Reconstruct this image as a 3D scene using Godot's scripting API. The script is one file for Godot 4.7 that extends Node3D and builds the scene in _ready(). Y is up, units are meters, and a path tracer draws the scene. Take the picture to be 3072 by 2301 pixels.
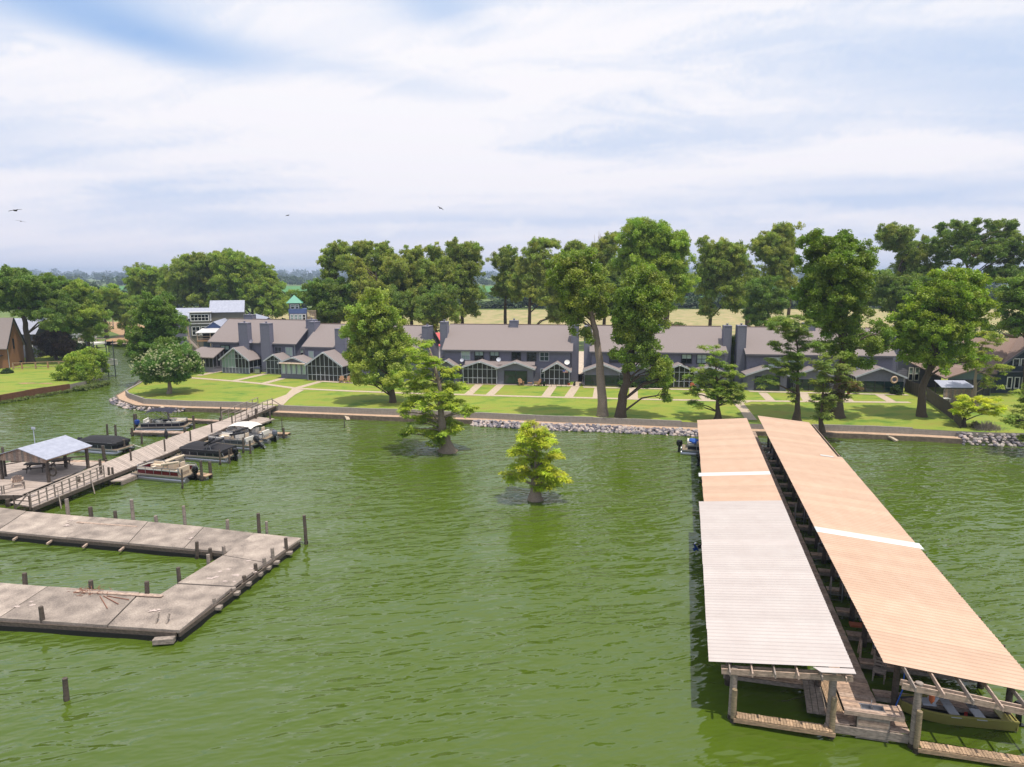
extends Node3D

const G := 1.1            # height of the lawn above the water
var M := {}
var taken := {}
var rng := RandomNumberGenerator.new()

# ------------------------------------------------------------------ mesh helper
class MB:
	var v := PackedVector3Array()
	var n := PackedVector3Array()
	var t := PackedVector2Array()
	var c := PackedColorArray()
	var col := Color(1, 1, 1)
	var colored := false
	func tri(a: Vector3, b: Vector3, d: Vector3) -> void:
		var k := (b - a).cross(d - a).normalized()
		v.append(a); v.append(d); v.append(b)
		for i in 3: n.append(k)
		if colored:
			for i in 3: c.append(col)
	func tri_s(a: Vector3, b: Vector3, d: Vector3, na: Vector3, nb: Vector3, nd: Vector3) -> void:
		v.append(a); v.append(d); v.append(b)
		n.append(na); n.append(nd); n.append(nb)
		if colored:
			for i in 3: c.append(col)
	func quad(a: Vector3, b: Vector3, d: Vector3, e: Vector3) -> void:
		tri(a, b, d); tri(a, d, e)
	func box(p: Vector3, s: Vector3, b := Basis.IDENTITY) -> void:
		var x := b.x * s.x * 0.5
		var y := b.y * s.y * 0.5
		var z := b.z * s.z * 0.5
		quad(p - x - y + z, p + x - y + z, p + x + y + z, p - x + y + z)
		quad(p + x - y - z, p - x - y - z, p - x + y - z, p + x + y - z)
		quad(p + x - y + z, p + x - y - z, p + x + y - z, p + x + y + z)
		quad(p - x - y - z, p - x - y + z, p - x + y + z, p - x + y - z)
		quad(p - x + y + z, p + x + y + z, p + x + y - z, p - x + y - z)
		quad(p - x - y - z, p + x - y - z, p + x - y + z, p - x - y + z)
	func span(a: Vector3, b: Vector3) -> void:
		box((a + b) * 0.5, (b - a).abs())
	func bar(a: Vector3, b: Vector3, w: float, h: float) -> void:
		var d := (b - a)
		var l := d.length()
		d /= l
		var up := Vector3.UP if absf(d.y) < 0.95 else Vector3.RIGHT
		var x := up.cross(d).normalized()
		box((a + b) * 0.5, Vector3(w, h, l), Basis(x, d.cross(x), d))
	func tube(p: Array, r: Array, s := 8, cap := true) -> void:
		var rings := []
		var k := Vector3.RIGHT
		for i in p.size():
			var d: Vector3 = (p[mini(i + 1, p.size() - 1)] - p[maxi(i - 1, 0)]).normalized()
			k = (k - d * d.dot(k))
			if k.length() < 0.05: k = d.cross(Vector3.FORWARD)
			k = k.normalized()
			var q := d.cross(k)
			var ring := []
			for j in s:
				var a := TAU * j / s
				var o := k * cos(a) + q * sin(a)
				ring.append([p[i] + o * r[i], o])
			rings.append(ring)
		for i in rings.size() - 1:
			for j in s:
				var a = rings[i][j]; var b = rings[i][(j + 1) % s]
				var d = rings[i + 1][(j + 1) % s]; var e = rings[i + 1][j]
				tri_s(a[0], b[0], d[0], a[1], b[1], d[1])
				tri_s(a[0], d[0], e[0], a[1], d[1], e[1])
		if cap:
			for j in s:
				tri(p[-1], rings[-1][j][0], rings[-1][(j + 1) % s][0])
				tri(p[0], rings[0][(j + 1) % s][0], rings[0][j][0])
	func sheet(poly: PackedVector2Array, y: float) -> void:
		var ix := Geometry2D.triangulate_polygon(poly)
		for i in range(0, ix.size(), 3):
			var a := poly[ix[i]]; var b := poly[ix[i + 1]]; var d := poly[ix[i + 2]]
			if (b - a).cross(d - a) > 0: var h := b; b = d; d = h
			tri(Vector3(a.x, y, a.y), Vector3(b.x, y, b.y), Vector3(d.x, y, d.y))
	func prism(poly: PackedVector2Array, y0: float, y1: float) -> void:
		sheet(poly, y1)
		var area := 0.0
		for i in poly.size(): area += poly[i].cross(poly[(i + 1) % poly.size()])
		for i in poly.size():
			var a := poly[i]; var b := poly[(i + 1) % poly.size()]
			if area > 0: var h := a; a = b; b = h
			quad(Vector3(a.x, y0, a.y), Vector3(b.x, y0, b.y), Vector3(b.x, y1, b.y), Vector3(a.x, y1, a.y))
	# closed lap-siding face: outline (s, y) polygon on the plane through o with direction d (unit) and outward normal k
	func laps(o: Vector3, d: Vector3, k: Vector3, outline: PackedVector2Array, step := 0.3, proud := 0.017) -> void:
		var y0 := 1e9; var y1 := -1e9
		for p in outline: y0 = minf(y0, p.y); y1 = maxf(y1, p.y)
		var y := y0
		while y < y1 - 0.01:
			var yt := minf(y + step, y1)
			var lo := cut(outline, y + 0.001); var hi := cut(outline, yt - 0.001)
			var a := o + d * lo.x + Vector3.UP * y + k * proud
			var b := o + d * lo.y + Vector3.UP * y + k * proud
			var e := o + d * hi.y + Vector3.UP * yt
			var f := o + d * hi.x + Vector3.UP * yt
			quad(a, b, e, f)
			quad(a - k * proud, b - k * proud, b, a)
			y = yt
	func cut(poly: PackedVector2Array, y: float) -> Vector2:
		var r := Vector2(1e9, -1e9)
		for i in poly.size():
			var a := poly[i]; var b := poly[(i + 1) % poly.size()]
			if (a.y - y) * (b.y - y) <= 0.0 and absf(a.y - b.y) > 1e-6:
				var x := lerpf(a.x, b.x, (y - a.y) / (b.y - a.y))
				r.x = minf(r.x, x); r.y = maxf(r.y, x)
		return r
	func lathe(p: Vector3, prof: Array, s := 14) -> void:
		for i in prof.size() - 1:
			for j in s:
				var a0 := TAU * j / s; var a1 := TAU * (j + 1) / s
				var q0: Vector2 = prof[i]; var q1: Vector2 = prof[i + 1]
				var m := (q1 - q0).normalized()
				var n0 := Vector3(cos(a0) * m.y, -m.x, sin(a0) * m.y); var n1 := Vector3(cos(a1) * m.y, -m.x, sin(a1) * m.y)
				var a := p + Vector3(cos(a0) * q0.x, q0.y, sin(a0) * q0.x); var b := p + Vector3(cos(a1) * q0.x, q0.y, sin(a1) * q0.x)
				var d := p + Vector3(cos(a1) * q1.x, q1.y, sin(a1) * q1.x); var e := p + Vector3(cos(a0) * q1.x, q1.y, sin(a0) * q1.x)
				tri_s(a, d, b, n0, n1, n1); tri_s(a, e, d, n0, n0, n1)
	func mesh() -> ArrayMesh:
		var A := []
		A.resize(Mesh.ARRAY_MAX)
		A[Mesh.ARRAY_VERTEX] = v
		A[Mesh.ARRAY_NORMAL] = n
		if t.size() == v.size(): A[Mesh.ARRAY_TEX_UV] = t
		if colored: A[Mesh.ARRAY_COLOR] = c
		var m := ArrayMesh.new()
		m.add_surface_from_arrays(Mesh.PRIMITIVE_TRIANGLES, A)
		return m

# ------------------------------------------------------------------ naming helpers
func numbered(called: String) -> String:
	if not taken.has(called):
		taken[called] = 0
		return called
	taken[called] += 1
	return "%s_%03d" % [called, taken[called]]

func tag(o: Node3D, label: String, category: String, group := "") -> void:
	o.set_meta("label", label)
	if category: o.set_meta("category", category)
	if group: o.set_meta("group", group)

func thing(called: String, label: String, category: String, at := Vector3.ZERO, turn := 0.0, group := "") -> Node3D:
	var o := Node3D.new()
	o.name = numbered(called)
	add_child(o)
	o.position = at
	o.rotation_degrees.y = turn
	tag(o, label, category, group)
	return o

func part(parent: Node3D, called: String, mb, m: Material) -> MeshInstance3D:
	var o := MeshInstance3D.new()
	o.mesh = mb.mesh() if mb is MB else mb
	o.material_override = m
	o.name = called
	parent.add_child(o, true)
	return o

func solo(called: String, label: String, category: String, mb: MB, m: Material, group := "") -> MeshInstance3D:
	var o := part(self, numbered(called), mb, m)
	tag(o, label, category, group)
	return o

func struct(called: String, mb: MB, m: Material, label := "") -> MeshInstance3D:
	var o := part(self, numbered(called), mb, m)
	o.set_meta("kind", "structure")
	if label: o.set_meta("label", label)
	return o

func pv(a: Array) -> PackedVector2Array:
	var r := PackedVector2Array()
	for i in range(0, a.size(), 2): r.append(Vector2(a[i], a[i + 1]))
	return r

func strip(p: PackedVector2Array, w: float) -> PackedVector2Array:
	var l := PackedVector2Array(); var r := PackedVector2Array()
	for i in p.size():
		var d := (p[mini(i + 1, p.size() - 1)] - p[maxi(i - 1, 0)]).normalized()
		l.append(p[i] + d.orthogonal() * w * 0.5)
		r.append(p[i] - d.orthogonal() * w * 0.5)
	r.reverse()
	l.append_array(r)
	return l

# ------------------------------------------------------------------ procedural materials
func gray(size: int, freq: float, oct: int, sd: int, stretch := 1, ridged := false) -> PackedByteArray:
	var f := FastNoiseLite.new()
	f.seed = sd
	f.frequency = freq
	f.noise_type = FastNoiseLite.TYPE_SIMPLEX_SMOOTH
	f.fractal_type = FastNoiseLite.FRACTAL_RIDGED if ridged else FastNoiseLite.FRACTAL_FBM
	f.fractal_octaves = oct
	f.fractal_gain = 0.55
	var im := f.get_seamless_image(size / stretch, size)
	im.convert(Image.FORMAT_L8)
	if stretch > 1: im.resize(size, size, Image.INTERPOLATE_CUBIC)
	return im.get_data()

func ramp(d: PackedByteArray, size: int, cols: Array, d2 := PackedByteArray(), share := 0.0) -> ImageTexture:
	var lut := []
	var k := cols.size() - 1
	for i in 256:
		var x := clampf((i / 255.0 - 0.5) * 1.35 + 0.5, 0, 1) * k
		var j := mini(int(x), k - 1)
		var q: Color = (cols[j] as Color).lerp(cols[j + 1], x - j)
		lut.append([int(q.r8), int(q.g8), int(q.b8)])
	var out := PackedByteArray()
	out.resize(size * size * 3)
	var two := d2.size() == d.size()
	for i in d.size():
		var g := d[i]
		if two: g = int(lerpf(g, d2[i], share))
		var q = lut[g]
		out[i * 3] = q[0]; out[i * 3 + 1] = q[1]; out[i * 3 + 2] = q[2]
	var im := Image.create_from_data(size, size, false, Image.FORMAT_RGB8, out)
	return ImageTexture.create_from_image(im)

func bumps(d: PackedByteArray, size: int, strength: float) -> ImageTexture:
	var im := Image.create_from_data(size, size, false, Image.FORMAT_L8, d)
	im.convert(Image.FORMAT_RGBA8)
	im.bump_map_to_normal_map(strength)
	return ImageTexture.create_from_image(im)

func plain(c: Color, rough := 0.7, metal := 0.0) -> StandardMaterial3D:
	var m := StandardMaterial3D.new()
	m.albedo_color = c
	m.roughness = rough
	m.metallic = metal
	return m

func tri_mat(tex: Texture2D, metres: float, rough := 0.85, tint := Color.WHITE, world := true) -> StandardMaterial3D:
	var m := plain(tint, rough)
	m.albedo_texture = tex
	m.uv1_triplanar = true
	m.uv1_world_triplanar = world
	m.uv1_scale = Vector3.ONE / metres
	return m

func lin(r: float, g: float, b: float) -> Color:
	return Color(r, g, b).linear_to_srgb()

func materials() -> void:
	var n1 := gray(512, 0.012, 5, 3)
	var n2 := gray(512, 0.06, 4, 8)
	var n3 := gray(512, 0.2, 2, 11)
	var grain := gray(512, 0.05, 4, 21, 8)
	# weathered wood, three tones that share the grain
	var wood := ramp(grain, 512, [Color(0.34, 0.31, 0.29), Color(0.53, 0.49, 0.46), Color(0.66, 0.61, 0.57)], n1, 0.4)
	M.wood = tri_mat(wood, 1.6)
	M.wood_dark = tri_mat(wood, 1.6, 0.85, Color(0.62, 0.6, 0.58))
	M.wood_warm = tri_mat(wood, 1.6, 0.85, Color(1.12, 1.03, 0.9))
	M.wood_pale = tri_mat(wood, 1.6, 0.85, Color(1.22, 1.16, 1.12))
	M.wood_wet = tri_mat(wood, 1.6, 0.7, Color(0.4, 0.38, 0.33))
	M.planks = [M.wood_pale, tri_mat(wood, 1.6, 0.85, Color(1.14, 1.06, 1.0)), tri_mat(wood, 1.9, 0.85, Color(1.28, 1.18, 1.1)), tri_mat(wood, 1.3, 0.85, Color(1.05, 0.98, 0.95))]
	var deck := ramp(grain, 512, [Color(0.56, 0.52, 0.49), Color(0.645, 0.6, 0.57), Color(0.7, 0.66, 0.63)], n1, 0.45)
	M.deck = []
	for k in [1.0, 0.97, 1.03, 0.95, 1.05]: M.deck.append(tri_mat(deck, 2.0 + k, 0.9, Color(k, k * 0.99, k * 0.985)))
	M.pile_new = tri_mat(wood, 1.6, 0.85, Color(1.0, 0.97, 0.84))
	M.warm_planks = [M.wood_warm, tri_mat(wood, 1.5, 0.85, Color(1.24, 1.14, 1.0)), tri_mat(wood, 1.2, 0.85, Color(1.06, 0.98, 0.86))]
	# concrete
	var con := ramp(n1, 512, [Color(0.38, 0.355, 0.345), Color(0.48, 0.45, 0.43), Color(0.565, 0.53, 0.505), Color(0.63, 0.595, 0.565), Color(0.74, 0.705, 0.67)], n3, 0.42)
	M.concrete = []
	for k in [1.0, 0.95, 1.06, 1.0]: M.concrete.append(tri_mat(con, 8.0 + k * 3.0, 0.9, Color(k, k * 0.985, k * 0.97)))
	var pav := ramp(n2, 512, [Color(0.58, 0.53, 0.47), Color(0.68, 0.62, 0.55), Color(0.75, 0.69, 0.61)], n1, 0.5)
	M.path = tri_mat(pav, 3.1, 0.9)
	M.ledge = tri_mat(pav, 4.0, 0.9, Color(1.02, 0.955, 0.92))
	M.seawall = tri_mat(pav, 3.4, 0.9, Color(0.82, 0.87, 0.93))
	M.bulkhead = tri_mat(con, 3.4, 0.9, Color(0.78, 0.74, 0.68))
	M.brown_wall = tri_mat(con, 2.4, 0.9, Color(0.7, 0.52, 0.38))
	M.drive = tri_mat(pav, 6.0, 0.9, Color(1.06, 1.07, 1.1))
	# ground
	var g0 := ramp(n3, 512, [Color(0.4, 0.455, 0.14), Color(0.5, 0.545, 0.19), Color(0.58, 0.61, 0.26)], n2, 0.55)
	var g1 := ramp(n1, 512, [Color(0.55, 0.76, 0.5), Color(0.8, 0.92, 0.74), Color(0.98, 1, 0.9), Color(1, 0.97, 0.98), Color(1, 0.88, 0.95)], n2, 0.3)
	M.lawn = plain(Color.WHITE, 0.9)
	M.lawn.albedo_texture = g0
	M.lawn.uv1_scale = Vector3(1, 1, 1)
	M.lawn.detail_enabled = true
	M.lawn.detail_albedo = g1
	M.lawn.detail_blend_mode = BaseMaterial3D.BLEND_MODE_MUL
	M.lawn.detail_uv_layer = BaseMaterial3D.DETAIL_UV_2
	M.rough_grass = tri_mat(ramp(n1, 512, [Color(0.25, 0.34, 0.12), Color(0.35, 0.43, 0.17), Color(0.5, 0.5, 0.27)], n2, 0.3), 40.0)
	M.dry = tri_mat(ramp(n1, 512, [Color(0.36, 0.43, 0.2), Color(0.53, 0.52, 0.32), Color(0.62, 0.56, 0.4), Color(0.7, 0.6, 0.47)], n2, 0.35), 45.0)
	M.crop = tri_mat(ramp(n1, 512, [Color(0.2, 0.42, 0.15), Color(0.24, 0.47, 0.18), Color(0.3, 0.5, 0.2)]), 90.0)
	M.dirt = tri_mat(ramp(n2, 512, [Color(0.5, 0.38, 0.25), Color(0.62, 0.5, 0.36), Color(0.7, 0.6, 0.48)], n1, 0.4), 9.0)
	M.gravel = tri_mat(ramp(n3, 512, [Color(0.6, 0.57, 0.52), Color(0.74, 0.7, 0.65), Color(0.8, 0.77, 0.72)], n1, 0.4), 5.0)
	# stone
	var st := ramp(n2, 512, [Color(0.45, 0.43, 0.43), Color(0.62, 0.59, 0.58), Color(0.76, 0.73, 0.71)], n1, 0.4)
	M.stones = [tri_mat(st, 1.3), tri_mat(st, 1.1, 0.9, Color(0.8, 0.8, 0.85)), tri_mat(st, 1.7, 0.9, Color(1.12, 1.08, 1.06)), tri_mat(st, 1.7, 0.9, Color(0.62, 0.64, 0.72))]
	# houses
	var sh := ramp(n3, 512, [Color(0.4, 0.37, 0.368), Color(0.505, 0.47, 0.468), Color(0.63, 0.59, 0.585)], n2, 0.4)
	M.shingle = tri_mat(sh, 2.6, 0.95)
	M.shingle_brown = tri_mat(sh, 2.6, 0.95, Color(0.98, 0.9, 0.84))
	var sd := ramp(n2, 512, [Color(0.385, 0.39, 0.455), Color(0.42, 0.425, 0.495), Color(0.455, 0.46, 0.53)], n1, 0.5)
	M.siding = tri_mat(sd, 3.0, 0.75)
	M.siding_light = tri_mat(sd, 3.0, 0.75, Color(1.15, 1.13, 1.1))
	M.trim = plain(Color(0.66, 0.68, 0.73), 0.6)
	M.fascia = plain(Color(0.36, 0.36, 0.4), 0.7)
	M.white = plain(Color(0.86, 0.86, 0.85), 0.6)
	M.dark = plain(Color(0.1, 0.1, 0.11), 0.6)
	M.frame_dark = plain(Color(0.12, 0.13, 0.14), 0.5)
	M.glass = plain(Color(0.1, 0.125, 0.13), 0.06)
	M.glass_green = plain(Color(0.12, 0.2, 0.2), 0.06)
	M.blind = plain(Color(0.55, 0.63, 0.62), 0.2)
	M.blind_pale = plain(Color(0.66, 0.74, 0.7), 0.25)
	M.screen = plain(Color(0.12, 0.125, 0.135), 0.5)
	M.screen_soft = plain(Color(0.2, 0.22, 0.25), 0.5)
	M.teal_siding = tri_mat(sd, 3.0, 0.75, Color(0.38, 0.49, 0.48))
	M.sage_siding = tri_mat(sd, 3.0, 0.75, Color(0.82, 0.95, 0.84))
	M.blue_siding = tri_mat(sd, 3.0, 0.75, Color(0.75, 0.9, 1.1))
	M.olive_siding = tri_mat(sd, 3.0, 0.75, Color(0.96, 0.93, 0.72))
	M.green_metal = plain(Color(0.25, 0.55, 0.47), 0.4)
	M.red_metal = plain(Color(0.75, 0.3, 0.31), 0.5)
	M.metal_roof = tri_mat(ramp(n1, 512, [Color(0.53, 0.55, 0.61), Color(0.6, 0.62, 0.69), Color(0.67, 0.69, 0.75)], n2, 0.3), 4.0, 0.45)
	M.brick = tri_mat(ramp(n3, 512, [Color(0.42, 0.28, 0.19), Color(0.54, 0.38, 0.27), Color(0.62, 0.46, 0.35)], n2, 0.3), 1.4, 0.9)
	M.white_metal = plain(Color(0.74, 0.74, 0.75), 0.5)
	# dock roofs: sun-faded copper paint, and unpainted white sheet
	var rf := ramp(n1, 512, [Color(0.715, 0.6, 0.52), Color(0.74, 0.63, 0.55), Color(0.765, 0.66, 0.585)], n2, 0.25)
	M.orange = []
	for k in [1.0, 0.985, 1.02, 0.97]: M.orange.append(tri_mat(rf, 7.0 + k * 3, 0.6, Color(k, k, k * 0.995)))
	var rw := ramp(n1, 512, [Color(0.69, 0.655, 0.645), Color(0.71, 0.68, 0.67), Color(0.73, 0.705, 0.695)], n2, 0.25)
	M.sheet_white = []
	for k in [1.0, 0.985, 1.015]: M.sheet_white.append(tri_mat(rw, 8.0 + k * 3, 0.55, Color(k, k, k)))
	M.skylight = plain(Color(0.79, 0.8, 0.8), 0.35)
	# boats
	M.alum = plain(Color(0.66, 0.67, 0.7), 0.32, 0.85)
	M.alum_dark = plain(Color(0.35, 0.37, 0.42), 0.35, 0.7)
	M.canvas = tri_mat(ramp(n2, 512, [Color(0.08, 0.08, 0.1), Color(0.11, 0.11, 0.135), Color(0.15, 0.15, 0.175)], n1, 0.4), 2.0, 0.8)
	M.canvas_navy = plain(Color(0.11, 0.11, 0.19), 0.8)
	M.burgundy = plain(Color(0.33, 0.04, 0.09), 0.35)
	M.navy = plain(Color(0.045, 0.06, 0.13), 0.35)
	M.vinyl = plain(Color(0.78, 0.72, 0.64), 0.5)
	M.vinyl_white = plain(Color(0.86, 0.85, 0.83), 0.45)
	M.carpet = plain(Color(0.5, 0.45, 0.38), 0.95)
	M.motor = plain(Color(0.035, 0.037, 0.05), 0.25)
	M.motor_blue = plain(Color(0.08, 0.22, 0.5), 0.25)
	M.motor_grey = plain(Color(0.35, 0.37, 0.42), 0.3)
	M.teal = plain(Color(0.05, 0.4, 0.45), 0.5)
	M.boat_olive = plain(Color(0.5, 0.48, 0.26), 0.5)
	M.boat_inside = plain(Color(0.2, 0.21, 0.22), 0.7)
	M.red = plain(Color(0.6, 0.12, 0.1), 0.6)
	M.blue = plain(Color(0.12, 0.32, 0.65), 0.6)
	M.black = plain(Color(0.03, 0.03, 0.03), 0.7)
	M.green_plastic = plain(Color(0.1, 0.4, 0.36), 0.5)
	M.tan_wood = plain(Color(0.62, 0.48, 0.36), 0.7)
	M.yellow = plain(Color(0.72, 0.62, 0.3), 0.7)
	M.terracotta = plain(Color(0.6, 0.32, 0.2), 0.8)
	M.rust = plain(Color(0.5, 0.33, 0.26), 0.9)
	M.leaf_plain = plain(lin(0.03, 0.075, 0.015), 0.7)
	# trees
	var bk := ramp(gray(256, 0.06, 4, 31, 1, true), 256, [Color(0.38, 0.33, 0.29), Color(0.52, 0.46, 0.41), Color(0.66, 0.6, 0.54)])
	M.bark = tri_mat(bk, 1.7, 0.95)
	M.bark_dark = tri_mat(bk, 1.7, 0.95, Color(0.62, 0.6, 0.58))
	M.leaf = plain(Color.WHITE, 0.55)
	M.leaf.vertex_color_use_as_albedo = true
	M.leaf.backlight_enabled = true
	M.leaf.backlight = Color(0.85, 0.92, 0.45)
	M.leaf.cull_mode = BaseMaterial3D.CULL_DISABLED
# ------------------------------------------------------------------ camera, sky, sun
func stage() -> void:
	var cam := Camera3D.new()
	cam.name = "camera"
	cam.fov = 58.63
	cam.near = 0.1
	cam.far = 9000.0
	cam.position = Vector3(0, 18.3, 0)
	cam.rotation_degrees = Vector3(-9.1, 0, 0)
	add_child(cam)
	cam.current = true
	var env := Environment.new()
	env.background_mode = Environment.BG_SKY
	var sky := Sky.new()
	var pm := PanoramaSkyMaterial.new()
	pm.panorama = sky_picture()
	pm.energy_multiplier = 0.9
	sky.sky_material = pm
	env.sky = sky
	env.tonemap_mode = Environment.TONE_MAPPER_LINEAR
	env.tonemap_exposure = 1.17
	env.sdfgi_enabled = true
	env.ssao_enabled = true
	env.ssil_enabled = true
	env.fog_enabled = true
	env.fog_density = 0.00022
	env.fog_light_color = Color(0.72, 0.8, 0.92)
	var we := WorldEnvironment.new()
	we.name = "environment"
	we.environment = env
	add_child(we)
	var sun := DirectionalLight3D.new()
	sun.name = "sun"
	sun.light_energy = 1.26
	sun.light_color = Color(1.0, 0.955, 0.89)
	sun.light_angular_distance = 0.5
	sun.shadow_enabled = true
	add_child(sun)
	sun.look_at_from_position(Vector3(20, 100, 21), Vector3.ZERO)

# high thin cloud over a blue sky: noise on a flat cloud layer seen from below
func sky_picture() -> ImageTexture:
	var w := 2048
	var h := 1024
	var big := FastNoiseLite.new()
	big.seed = 5; big.frequency = 0.16; big.fractal_octaves = 3
	var wisp := FastNoiseLite.new()
	wisp.seed = 19; wisp.frequency = 0.42; wisp.fractal_octaves = 5; wisp.fractal_gain = 0.52
	wisp.domain_warp_enabled = true; wisp.domain_warp_amplitude = 2.2; wisp.domain_warp_frequency = 0.2
	var puff := FastNoiseLite.new()
	puff.seed = 40; puff.frequency = 9.0; puff.fractal_octaves = 4
	var out := PackedByteArray()
	out.resize(w * h * 3)
	for y in h:
		var el := PI * (0.5 - (y + 0.5) / h)
		if el < -0.03:
			for x in w:
				var o := (y * w + x) * 3
				out[o] = 150; out[o + 1] = 160; out[o + 2] = 140
			continue
		var se := sin(maxf(el, 0.0)); var ce := cos(el)
		for x in w:
			var az := wrapf(TAU * (x + 0.5) / w, -PI, PI)
			var d := Vector3(sin(az) * ce, se, -cos(az) * ce)
			var k := 1.0 / (se + 0.085)
			var px := d.x * k; var pz := d.z * k
			var a := big.get_noise_2d(px * 1.0 + pz * 0.25, pz * 1.5)
			var b := wisp.get_noise_2d(px * 0.55 + pz * 0.2, pz * 1.5 - px * 0.35)
			var thick := 0.92 + a * 0.38 + b * 0.52
			for hl in [[-0.6, 0.16, 0.325, 0.042, 0.9], [-0.44, 0.13, 0.275, 0.024, 0.55], [-0.2, 0.16, 0.262, 0.02, 0.28], [-0.1, 0.07, 0.345, 0.03, 0.4]]:
				var u: float = (az - hl[0]) / hl[1]
				var q: float = (el - hl[2] + 0.12 * (az - hl[0])) / hl[3]
				if absf(u) < 2.5 and absf(q) < 2.5: thick -= hl[4] * exp(-u * u - q * q) * (0.85 + b * 0.8)
			var low := exp(-maxf(el, 0.0) * 7.5)
			thick = clampf(lerpf(thick, 0.93 + b * 0.16, low), 0.0, 1.05)
			var blue := Color(0.34, 0.57, 0.87).lerp(Color(0.66, 0.76, 0.9), low)
			var white := Color(0.95, 0.952, 0.98).lerp(Color(0.885, 0.885, 0.945), low)
			var c := blue.lerp(white, thick)
			c = c.lerp(Color(0.97, 0.97, 0.985), clampf(thick - 0.82, 0, 1) * 1.4 * (1.0 - low))
			if el < 0.14 and el > 0.0:
				var pf := puff.get_noise_3d(d.x, d.y * 2.4, d.z)
				c = c.lerp(Color(0.93, 0.93, 0.965), clampf((pf - 0.22) * 3.0, 0, 0.5) * smoothstep(0.14, 0.06, el))
			var o := (y * w + x) * 3
			out[o] = c.r8; out[o + 1] = c.g8; out[o + 2] = c.b8
	return ImageTexture.create_from_image(Image.create_from_data(w, h, false, Image.FORMAT_RGB8, out))

# ------------------------------------------------------------------ ground, water, paths
func lawn_sheet(poly: PackedVector2Array, y: float) -> ArrayMesh:
	var mb := MB.new()
	mb.sheet(poly, y)
	var m := mb.mesh()
	var A := m.surface_get_arrays(0)
	var u := PackedVector2Array(); var u2 := PackedVector2Array()
	for p in mb.v:
		u.append(Vector2(p.x, p.z) / 4.3)
		u2.append(Vector2(p.x * 0.9 + p.z * 0.3, p.z * 1.6) / 41.0)
	A[Mesh.ARRAY_TEX_UV] = u
	A[Mesh.ARRAY_TEX_UV2] = u2
	var r := ArrayMesh.new()
	r.add_surface_from_arrays(Mesh.PRIMITIVE_TRIANGLES, A)
	return r

var shore := pv([-97, -176, -92, -165, -79, -143, -70, -129, -62, -115, -59.5, -108.5, -57.4, -100.3, -55.5, -97.6, -51.2, -93.5, -43.4, -91.6, -37.7, -90.9, -34.2, -90.1, -30.9, -88.7, -25.2, -87.6, -17, -86.1, -10, -85, -4.2, -83.8, 5.5, -81.5, 9.8, -80.9, 14.4, -80, 20, -78.8, 22, -78.3, 26, -78, 34.6, -77.1, 40.3, -76.3, 45.1, -75.2, 49.5, -74, 52.5, -73.4, 56.2, -73, 62, -72.5, 75, -70, 110, -60, 400, -40])
var left_shore := pv([-400, -40, -100, -70, -82, -88, -73.5, -96.4, -72.5, -100.3, -71.5, -103.2, -70, -106.5, -69.5, -110, -72, -117, -75, -123, -79, -131, -81, -136, -98, -165, -106, -174, -106, -177])

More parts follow.
